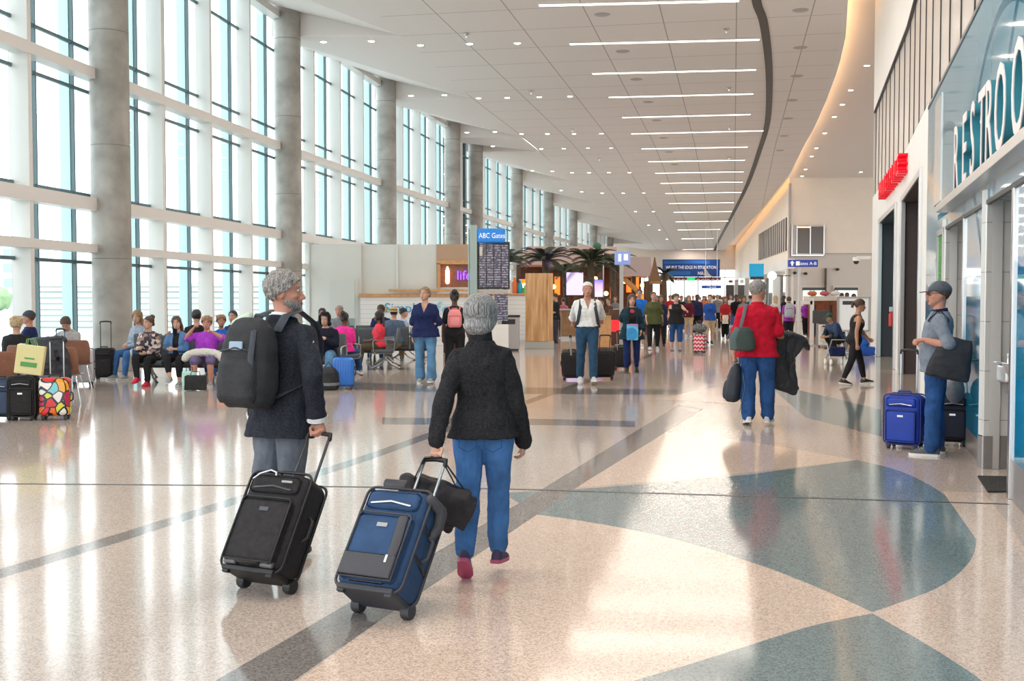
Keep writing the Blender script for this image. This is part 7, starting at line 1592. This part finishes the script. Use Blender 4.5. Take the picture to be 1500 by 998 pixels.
# row behind them, backs to the camera
bench('grey beam seat row behind the three seated women, nearer the windows', V((-5.9, 21.6, 0)), 0, 5)
seated('blond person in pale denim seated by the column behind the patterned top woman', 202, 21.6, 150, dict(top=dict(mat=cloth('washed denim', hexc('#9aa7b8')), loose=.02), bottom=dict(mat=DENIM), shoes=(SHG, SOLEW)), ('long', 'dblonde'), head=(20, 10, 0), H=1.78)
seated('dark-haired man in black seated behind the woman in violet, facing the windows', 288, 21.5, 10, dict(top=dict(mat=BLKT, loose=.02, sleeve=.8), bottom=dict(mat=DENIMD), shoes=(SHG, SOLEW)), ('short', 'black'), fem=False, H=1.80)
seated('auburn-haired person in blue just right of the woman in violet', 324, 21.5, 200, dict(top=dict(mat=BLUET, loose=.02), bottom=dict(mat=DENIM), shoes=(SHG, SOLEW)), ('curly', 'ginger'), H=1.66, sk=SK_T)
seated('dark-haired person leaning forward, partly hidden by the big black backpack', 341, 22.6, 150, dict(top=dict(mat=NAVYT, loose=.02), bottom=dict(mat=DENIM), shoes=(SHG, SOLEW)), ('short', 'black'), head=(20, 0, 0), H=1.76, fem=False)
# far left cluster
seated('blond curly-haired woman in black seen from behind in a shell chair', 24, 17.9, 10, dict(top=dict(mat=BLKT, loose=.035, sleeve=1.9), bottom=dict(mat=BLKL), shoes=(SHB, SOLEB)), ('curly', 'blonde'), bulk=1.2, H=1.70)
seated('man in dark cap behind the blond woman in black at the left edge', 42, 20.1, 100, dict(top=dict(mat=NAVYT, loose=.02), bottom=dict(mat=DENIMD), shoes=(SHG, SOLEW), cap=mat('dark cap', (.03, .05, .07), .8)), ('short', 'brown'), fem=False, H=1.80, sk=SK_R)
seated('woman in pale grey top bending over to read beside the nearest column', 104, 19.75, 175, dict(top=dict(mat=cloth('pale grey knit', hexc('#a8aaa8')), loose=.03, sleeve=1.9), bottom=dict(mat=DENIM), shoes=(SHG, SOLEW)), ('short', 'brown'), head=(12, 42, 0), arms=(((.7, .3, -.7), (.5, .6, -.35)), ((-.15, .4, -.9), (.3, .9, -.1))), lean=16, H=1.74, bulk=1.1)
# middle rows
GB = 'grey beam seats in front of the kiosk'
bench('grey beam seat row whose armrest ends stand right of the blue suitcase', V((AT(562, 0, 25).x, 25.0, 0)), 96, 3, arms='all')
bench('grey beam seat pair seen from behind, left of the braided woman', V((AT(524, 0, 25.6).x, 25.6, 0)), 2, 2)
bench('grey beam seat row in front of the white kiosk counter, seen side on', V((AT(497, 0, 27.5).x, 27.5, 0)), 180, 5)
bench('single dark grey seat under the hooded man', V((AT(478, 0, 21.1).x, 21.1, 0)), 176, 1)
bench('single dark grey seat under the hot pink shirt woman', V((AT(504, 0, 22.4).x, 22.4, 0)), -75, 1)
bench('farthest grey beam seat row close to the kiosk counter', V((AT(590, 0, 28.5).x, 28.5, 0)), 90, 3, arms='all')
bench('grey beam seat row holding the hat man, behind the braided woman', V((AT(578, 0, 26.3).x, 26.6, 0)), 5, 3, arms='all')
hm_ = seated('young man in dark hooded top and light jeans looking toward the camera', 478, 21.0, 176, dict(top=dict(name='hooded_top', mat=cloth('dark navy knit', hexc('#1a1d2c')), loose=.035, sleeve=1.9, disp=.03), bottom=dict(mat=DENIML, loose=.015, minr=.07), shoes=(SHG, SOLEW), hood=cloth('hood navy', hexc('#1a1d2c'))), ('short', 'black'), fem=False, head=(-6, 8, 0), arms=(((.25, .45, -1), (-.8, .55, .5), dict(curl=.8)), ((-.25, .45, -1), (.8, .5, .5), dict(curl=.8))), legs=(((.5, 1, .15), (.1, .2, -1), 0, 0), ((-.15, 1, .0), (0, .1, -1), 0, 0)), H=1.74, lean=8)
seated('woman in hot pink t-shirt seen from behind beside the hooded man', 503, 22.3, -12, dict(top=dict(mat=PINKT, loose=.03, sleeve=.8, disp=.03), bottom=dict(mat=DENIMD), shoes=(SHG, SOLEW)), ('bun', 'black'), sk=SK_D, bulk=1.2, lean=6, H=1.72, z=.5)
seated('grey-haired man in grey seated beyond the woman in hot pink', 497, 26.8, 172, dict(top=dict(mat=GREYC, loose=.03), bottom=dict(mat=DENIMD), shoes=(SHG, SOLEW)), ('short', 'grey'), fem=False, H=1.86, sk=SK_R)
seated('dark-haired person beyond the hooded man near the kiosk door', 472, 27.3, 178, dict(top=dict(mat=BLKT, loose=.03), bottom=dict(mat=DENIMD), shoes=(SHG, SOLEW)), ('long', 'black'), H=1.76, sk=SK_T)
seated('woman with long dark braids in a coral red shirt seated sideways', 555, 24.4, 96, dict(top=dict(mat=CORAL, loose=.03, sleeve=.9, hem=.0), bottom=dict(mat=cloth('dark olive trousers', hexc('#4d4434')), loose=.02), shoes=(SHB, SOLEB)), ('braids', 'black'), sk=SK_D, head=(-10, 0, 0), H=1.72)
seated('dark-haired man in navy behind the woman with braids', 558, 27.6, 170, dict(top=dict(mat=NAVYT, loose=.03), bottom=dict(mat=DENIMD), shoes=(SHG, SOLEW)), ('short', 'black'), fem=False, H=1.88, sk=SK_D)
seated('man in straw hat and slate blue shirt seen from behind', 577, 26.4, 2, dict(top=dict(mat=SLATE, loose=.04, sleeve=.9), bottom=dict(mat=KHAKI), shoes=(SHG, SOLEW), hat=mat('straw', hexc('#c9ad7c'), .8, bump=(90, .6))), ('short', 'brown'), fem=False, bulk=1.2, H=1.80)
seated('man in dark baseball cap facing right near the kiosk lettering', 591, 28.4, -80, dict(top=dict(mat=LTSH, loose=.03), bottom=dict(mat=KHAKI), shoes=(SHG, SOLEW), cap=mat('navy cap', (.02, .03, .05), .8)), ('short', 'brown'), fem=False, H=1.76)
b0 = G(502, 571); suitcase('bright blue ribbed hard suitcase standing by the hooded man', V((b0.x, b0.y+.1, 0)), 4, .36, .26, .50, mat('sky blue shell', hexc('#2f74cc'), .35), 0, 0, style='hard', spinner=True, m2=mat('blue dark trim', hexc('#173d7a'), .5))
b0 = G(477, 572); t = thing('travel_bag', 'round black and grey travel bag left of the bright blue suitcase', 'bag', V((b0.x+.03, b0.y+.12, 0))); b = MB(); b.lathe([(.01, .01), (.17, .01), (.19, .1), (.18, .3), (.12, .38), (.01, .4)], 20); vox('bag_body', b, BPM, t, .012, 2, .01); MB().lathe([(.185, .08), (.197, .08), (.197, .13), (.185, .13)], 24).build('grey_band', GREYC, t); MB().tube([(-.08, 0, .38), (0, 0, .48), (.08, 0, .38)], .01, 6).build('handle', BALL2, t)
p_ = G(656, 520); bagthing('backpack_on_floor', 'dark red and black bag on the floor between the two women near the kiosk', V((p_.x, p_.y+1.0, 0)), (.36, .3, .55), mat('dark red black', (.06, .012, .016), .7))
# right side, near the facade corner
cr_ = seated('person in navy crouching on the floor beside the cream service cart', 1228, 30.5, 115, dict(top=dict(mat=cloth('navy shirt', hexc('#3a4a68')), loose=.04, sleeve=1.5), bottom=dict(mat=BLKL, loose=.02), shoes=(SHB, SOLEB), cap=mat('green cap', hexc('#1f4a38'), .8)), ('short', 'brown'), fem=False, lean=35, z=.42, legs=(((.15, .8, .5), (0, -.5, -.9), 0, 12), ((-.15, .9, .35), (0, -.35, -.95), 0, 5)), H=1.78, vs=.017, sk=SK_T)
kd = seated('person in bright blue sitting on a blue bag against the facade corner', 1266, 30.2, 60, dict(top=dict(mat=cloth('royal blue print', hexc('#2f62b0')), loose=.03, sleeve=.8), bottom=dict(mat=cloth('blue shorts', hexc('#2a6ac0')), len=.9, loose=.02), shoes=(SHG, SOLEW)), ('short', 'ginger'), z=.33, legs=(((.15, .8, .55), (0, .35, -1), 0, 0), ((-.15, .8, .5), (0, .35, -1), 0, 0)), H=1.5, vs=.016, lean=20, head=(0, 25, 0))
bagthing('gym_bag', 'blue gym bag under the person sitting at the facade corner', V((kd.root.location.x, 30.2, 0)), (.5, .4, .24), mat('royal bag', hexc('#1f57b8'), .6), hand=False)
t = thing('folded_stroller', 'dark stroller with small white wheels behind the striding woman', 'stroller', V((AT(1232, 0, 26).x, 26, 0)))
for x in (-.2, .2):
    for y in (-.2, .25): MB().tube([(x-.015, y, .07), (x+.015, y, .07)], .07, 14, rc=False).build('wheel', WHITE, t, smooth=40)
MB().tube([(-.2, .25, .07), (-.18, -.2, .6)], .014, 6).tube([(.2, .25, .07), (.18, -.2, .6)], .014, 6).tube([(-.2, -.2, .07), (-.18, .2, .5)], .014, 6).tube([(.2, -.2, .07), (.18, .2, .5)], .014, 6).tube([(-.18, -.2, .6), (.18, -.2, .6)], .014, 6).build('frame', SEATM, t, smooth=50); b = MB(); b.bb(-.17, .17, -.1, .15, .2, .42); vox('seat_cloth', b, NAVYT, t, .015, 4, .03)
# ================================================================ crowd further down the hall
cn = {'navy': '#20294d', 'black': '#141416', 'white': '#c8c8c8', 'red': '#a8262c', 'royal blue': '#27509c', 'grey': '#77797c', 'pink': '#c06a80', 'teal': '#1f5a60', 'beige': '#b8a688', 'maroon': '#5a1c2a', 'green': '#37553c', 'light blue': '#8fb0d0', 'orange': '#c8642c', 'purple': '#9a3ca8', 'khaki': '#9b8d72', 'blue jeans': '#3a5f92', 'dark': '#1c1d24', 'brown': '#5a4030', 'yellow': '#c8a838'}
cmt = {k: cloth('crowd '+k, hexc(v)) for k, v in cn.items()}
crowd = [  # px, Y, facing, H, fem, bulk, top, bottom, hair, style, skin, label
 (1043, 37, 180, 1.70, 1, 1.1, 'royal blue', 'beige', 'brown', 'short', SK_L, 'person in royal blue top and pale shorts walking just right of the chevron suitcase'),
 (1012, 44, 178, 1.68, 1, 1.0, 'maroon', 'beige', 'dblonde', 'long', SK_L, 'person in maroon top with loose fair hair behind the black sleeveless woman'),
 (1066, 42, 182, 1.66, 1, 1.0, 'red', 'black', 'auburn', 'long', SK_T, 'auburn-haired woman in red top with a cream bag'),
 (1082, 45, 178, 1.72, 0, 1.0, 'black', 'blue jeans', 'black', 'short', SK_D, 'man in black top and jeans between the red top woman and the khaki one'),
 (1093, 40, 176, 1.68, 1, 1.0, 'grey', 'khaki', 'brown', 'long', SK_T, 'person with long dark hair in grey top and khaki trousers'),
 (1110, 47, 0, 1.80, 0, 1.1, 'light blue', 'blue jeans', 'brown', 'short', SK_L, 'person in light blue left of the red polo man head, walking away'),
 (1103, 50, 20, 1.74, 0, 1.0, 'teal', 'dark', 'black', 'short', SK_T, 'person in dark teal just left of the light blue one'),
 (1024, 46, 176, 1.74, 0, 1.0, 'navy', 'dark', 'black', 'short', SK_D, 'man in navy and dark trousers behind the royal blue top person'),
 (1001, 52, 180, 1.72, 0, 1.0, 'dark', 'blue jeans', 'brown', 'short', SK_T, 'man in dark jacket over the shoulder of the black sleeveless woman'),
 (1054, 54, 0, 1.75, 0, 1.1, 'grey', 'dark', 'grey', 'short', SK_L, 'grey-haired person in grey seen from behind in the crowd'),
 (965, 48, 178, 1.70, 1, 1.1, 'pink', 'black', 'auburn', 'long', SK_L, 'woman in pink top behind the olive top person'),
 (934, 46, 182, 1.68, 1, 1.0, 'maroon', 'dark', 'black', 'long', SK_T, 'person in maroon left of the bright blue shirt man'),
 (984, 56, 180, 1.72, 0, 1.0, 'red', 'beige', 'brown', 'short', SK_R, 'man in red in the crowd left of the black sleeveless woman'),
 (1034, 60, 180, 1.70, 1, 1.0, 'orange', 'dark', 'brown', 'long', SK_L, 'woman in orange deep in the crowd'),
 (1074, 60, 180, 1.78, 0, 1.1, 'white', 'blue jeans', 'black', 'short', SK_T, 'man in white shirt deep in the crowd'),
 (1018, 66, 180, 1.72, 0, 1.0, 'black', 'dark', 'brown', 'short', SK_L, 'man all in black deep in the crowd'),
 (1088, 62, 0, 1.70, 1, 1.0, 'maroon', 'dark', 'brown', 'bun', SK_L, 'woman in maroon with hair in a bun walking away'),
 (1160, 38, -10, 1.66, 0, 1.0, 'purple', 'dark', 'brown', 'short', SK_L, 'brown-haired person with a pale grey backpack beside the gates pole'),
 (1185, 45, 180, 1.55, 1, 1.0, 'purple', 'dark', 'black', 'long', SK_T, 'person in purple behind the glass screen'),
 (1152, 50, 90, 1.72, 0, 1.0, 'dark', 'dark', 'black', 'short', SK_D, 'person in dark clothes at the shop front behind the red polo man'),
 (1196, 46.5, 180, 1.80, 0, 1.1, 'purple', 'dark', 'brown', 'short', SK_L, 'short-haired person in purple top behind the wooden counter'),
 (1238, 46.5, 175, 1.82, 0, 1.2, 'royal blue', 'dark', 'black', 'short', SK_D, 'person in royal blue top behind the right end of the counter'),
 (1246, 48, 175, 1.84, 0, 1.0, 'black', 'dark', 'black', 'short', SK_D, 'tall dark-clothed person behind the royal blue top person at the counter'),
 (1256, 46.5, 182, 1.78, 1, 1.0, 'brown', 'dark', 'brown', 'long', SK_B, 'long-haired person in brown at the far right of the counter'),
 (884, 40, 90, 1.62, 1, 1.0, 'dark', 'dark', 'black', 'bun', SK_T, 'dark-haired person in black at the bar left of the direction post'),
 (893, 39, 120, 1.62, 0, 1.0, 'brown', 'dark', 'brown', 'short', SK_L, 'person with bare arms reaching over the host stand'),
 (903, 44, 180, 1.70, 1, 1.0, 'grey', 'dark', 'brown', 'long', SK_L, 'person in grey behind the direction post'),
 (826, 43, 20, 1.62, 1, 1.0, 'pink', 'dark', 'brown', 'short', SK_L, 'person in soft pink at the bar left of the white-haired man'),
 (952, 60, 180, 1.75, 0, 1.0, 'dark', 'dark', 'black', 'short', SK_D, 'dark-clothed person under the steeple'),
 (1140, 43, 10, 1.70, 1, 1.0, 'white', 'khaki', 'blonde', 'long', SK_L, 'blonde person in white mostly hidden behind the red polo man'),
]
step = [(((0, -.2, -1), (0, -.05, -1), 0, 0), ((0, .1, -1), (0, .3, -1), 0, 15)), (((0, .15, -1), (0, .3, -1), 0, 12), ((0, -.12, -1), (0, 0, -1), 0, 0)), (((.02, 0, -1), (0, .05, -1), 0, 0), ((-.02, -.03, -1), (0, .0, -1), 0, 0))]
for i, (px, Y, rz, H, fem, bk, tp, bt, hc, hs_, sk_, lbl) in enumerate(crowd):
    lg = step[i % 3 if rz in (180, 178, 176, 182, 0) else 2]; pose = dict(lR=lg[0], lL=lg[1], head=((i*37) % 30-15, 4, 0))
    if rz > 90: pass
    else: pose['world'] = True
    o = person('person', lbl, V((AT(px, 0, Y).x, Y, 0)), rz, H, pose, dict(top=dict(mat=cmt[tp], hem=-.08, loose=.015, sleeve=(.8, 1.95, 1.0)[i % 3]), bottom=dict(name='trousers', mat=cmt[bt], loose=.01, minr=.06, len=1.97 if bt != 'beige' else 1.05), shoes=(SHW if i % 3 else SHB, SOLEW)), vs=.02 if Y < 48 else .026, hair=(hs_, hc), sk=sk_, fem=bool(fem), bulk=bk, detail=0)
    if i == 17: bpm = o
    if i == 2: rt_ = o
Mb = Matrix.Translation(bpm.W((0, -.15, .95))) @ Matrix.Rotation(R(-10), 4, 'Z'); backpack('pale grey backpack on the person by the gates pole', Mb, .34, .22, .5, mat('pale grey pack', hexc('#a9adb4'), .7), BPB, [], vs=.018)
bagthing('shoulder_bag', 'cream bag held before the auburn-haired woman in red', rt_.W((.05, .24, .62)), (.22, .08, .34), CREAMC)
# farther heads: nothing tells these apart
far = []
rnd = random.Random(11); protos = []
for k in range(6):
    tp = ('navy', 'black', 'grey', 'maroon', 'teal', 'white')[k]; protos.append(person('person', 'tiny far-off traveller in the crowd before the bright end windows', V((0, 80, 0)), 180 if k % 2 else 0, 1.62+.04*k, dict(lR=step[k % 3][0], lL=step[k % 3][1]), dict(top=dict(mat=cmt[tp], hem=-.08, sleeve=(.8, 1.95)[k % 2], loose=.02), bottom=dict(mat=cmt[('dark', 'blue jeans', 'khaki')[k % 3]], loose=.015), shoes=(SHB, SOLEB)), vs=.032, hair=(('short', 'long')[k % 2], ('black', 'brown', 'dblonde')[k % 3]), sk=(SK_L, SK_T, SK_D)[k % 3], fem=k % 2 == 1, detail=0, group='far-off travellers at the end of the hall').root)
used = set()
for k in range(40):
    Y = rnd.uniform(70, 118); px = rnd.choice([rnd.uniform(975, 1065), rnd.uniform(985, 1100)]); loc = V((AT(px, 0, Y).x, Y, 0)); loc.x = min(loc.x, XB+(25.6-XB)*(Y-YB)/(YE-YB)-1.2)
    if any((loc-q).length < .9 for q in far): continue
    far.append(loc); j = k % 6
    if j not in used: used.add(j); protos[j].location = loc
    else: dup(protos[j], loc)
# ================================================================ light
w = bpy.data.worlds.new('world'); sc.world = w; w.use_nodes = True
nt = w.node_tree; bg = nt.nodes['Background']
tc = nt.nodes.new('ShaderNodeTexCoord'); sp_ = nt.nodes.new('ShaderNodeSeparateXYZ'); nt.links.new(tc.outputs['Generated'], sp_.inputs['Vector'])
cr = nt.nodes.new('ShaderNodeValToRGB'); e = cr.color_ramp.elements
e[0].position = .48; e[0].color = (.55, .56, .55, 1); e[1].position = .52; e[1].color = (1, 1, 1, 1); q = e.new(1.0); q.color = (.78, .9, 1, 1)
mr = nt.nodes.new('ShaderNodeMapRange'); mr.inputs['From Min'].default_value = -1; nt.links.new(sp_.outputs['Z'], mr.inputs['Value']); nt.links.new(mr.outputs['Result'], cr.inputs['Fac'])
nt.links.new(cr.outputs['Color'], bg.inputs['Color']); bg.inputs["Strength"].default_value = 2.6
sc.cycles.max_bounces = 8; sc.cycles.diffuse_bounces = 4; sc.cycles.glossy_bounces = 4; sc.cycles.transparent_max_bounces = 12
sc.cycles.caustics_reflective = False; sc.cycles.caustics_refractive = False
sc.cycles.sample_clamp_indirect = 6
vs_ = sc.view_settings; vs_.view_transform = 'Standard'; vs_.look = 'None'; vs_.exposure = 0.5; vs_.gamma = 1; vs_.use_curve_mapping = False
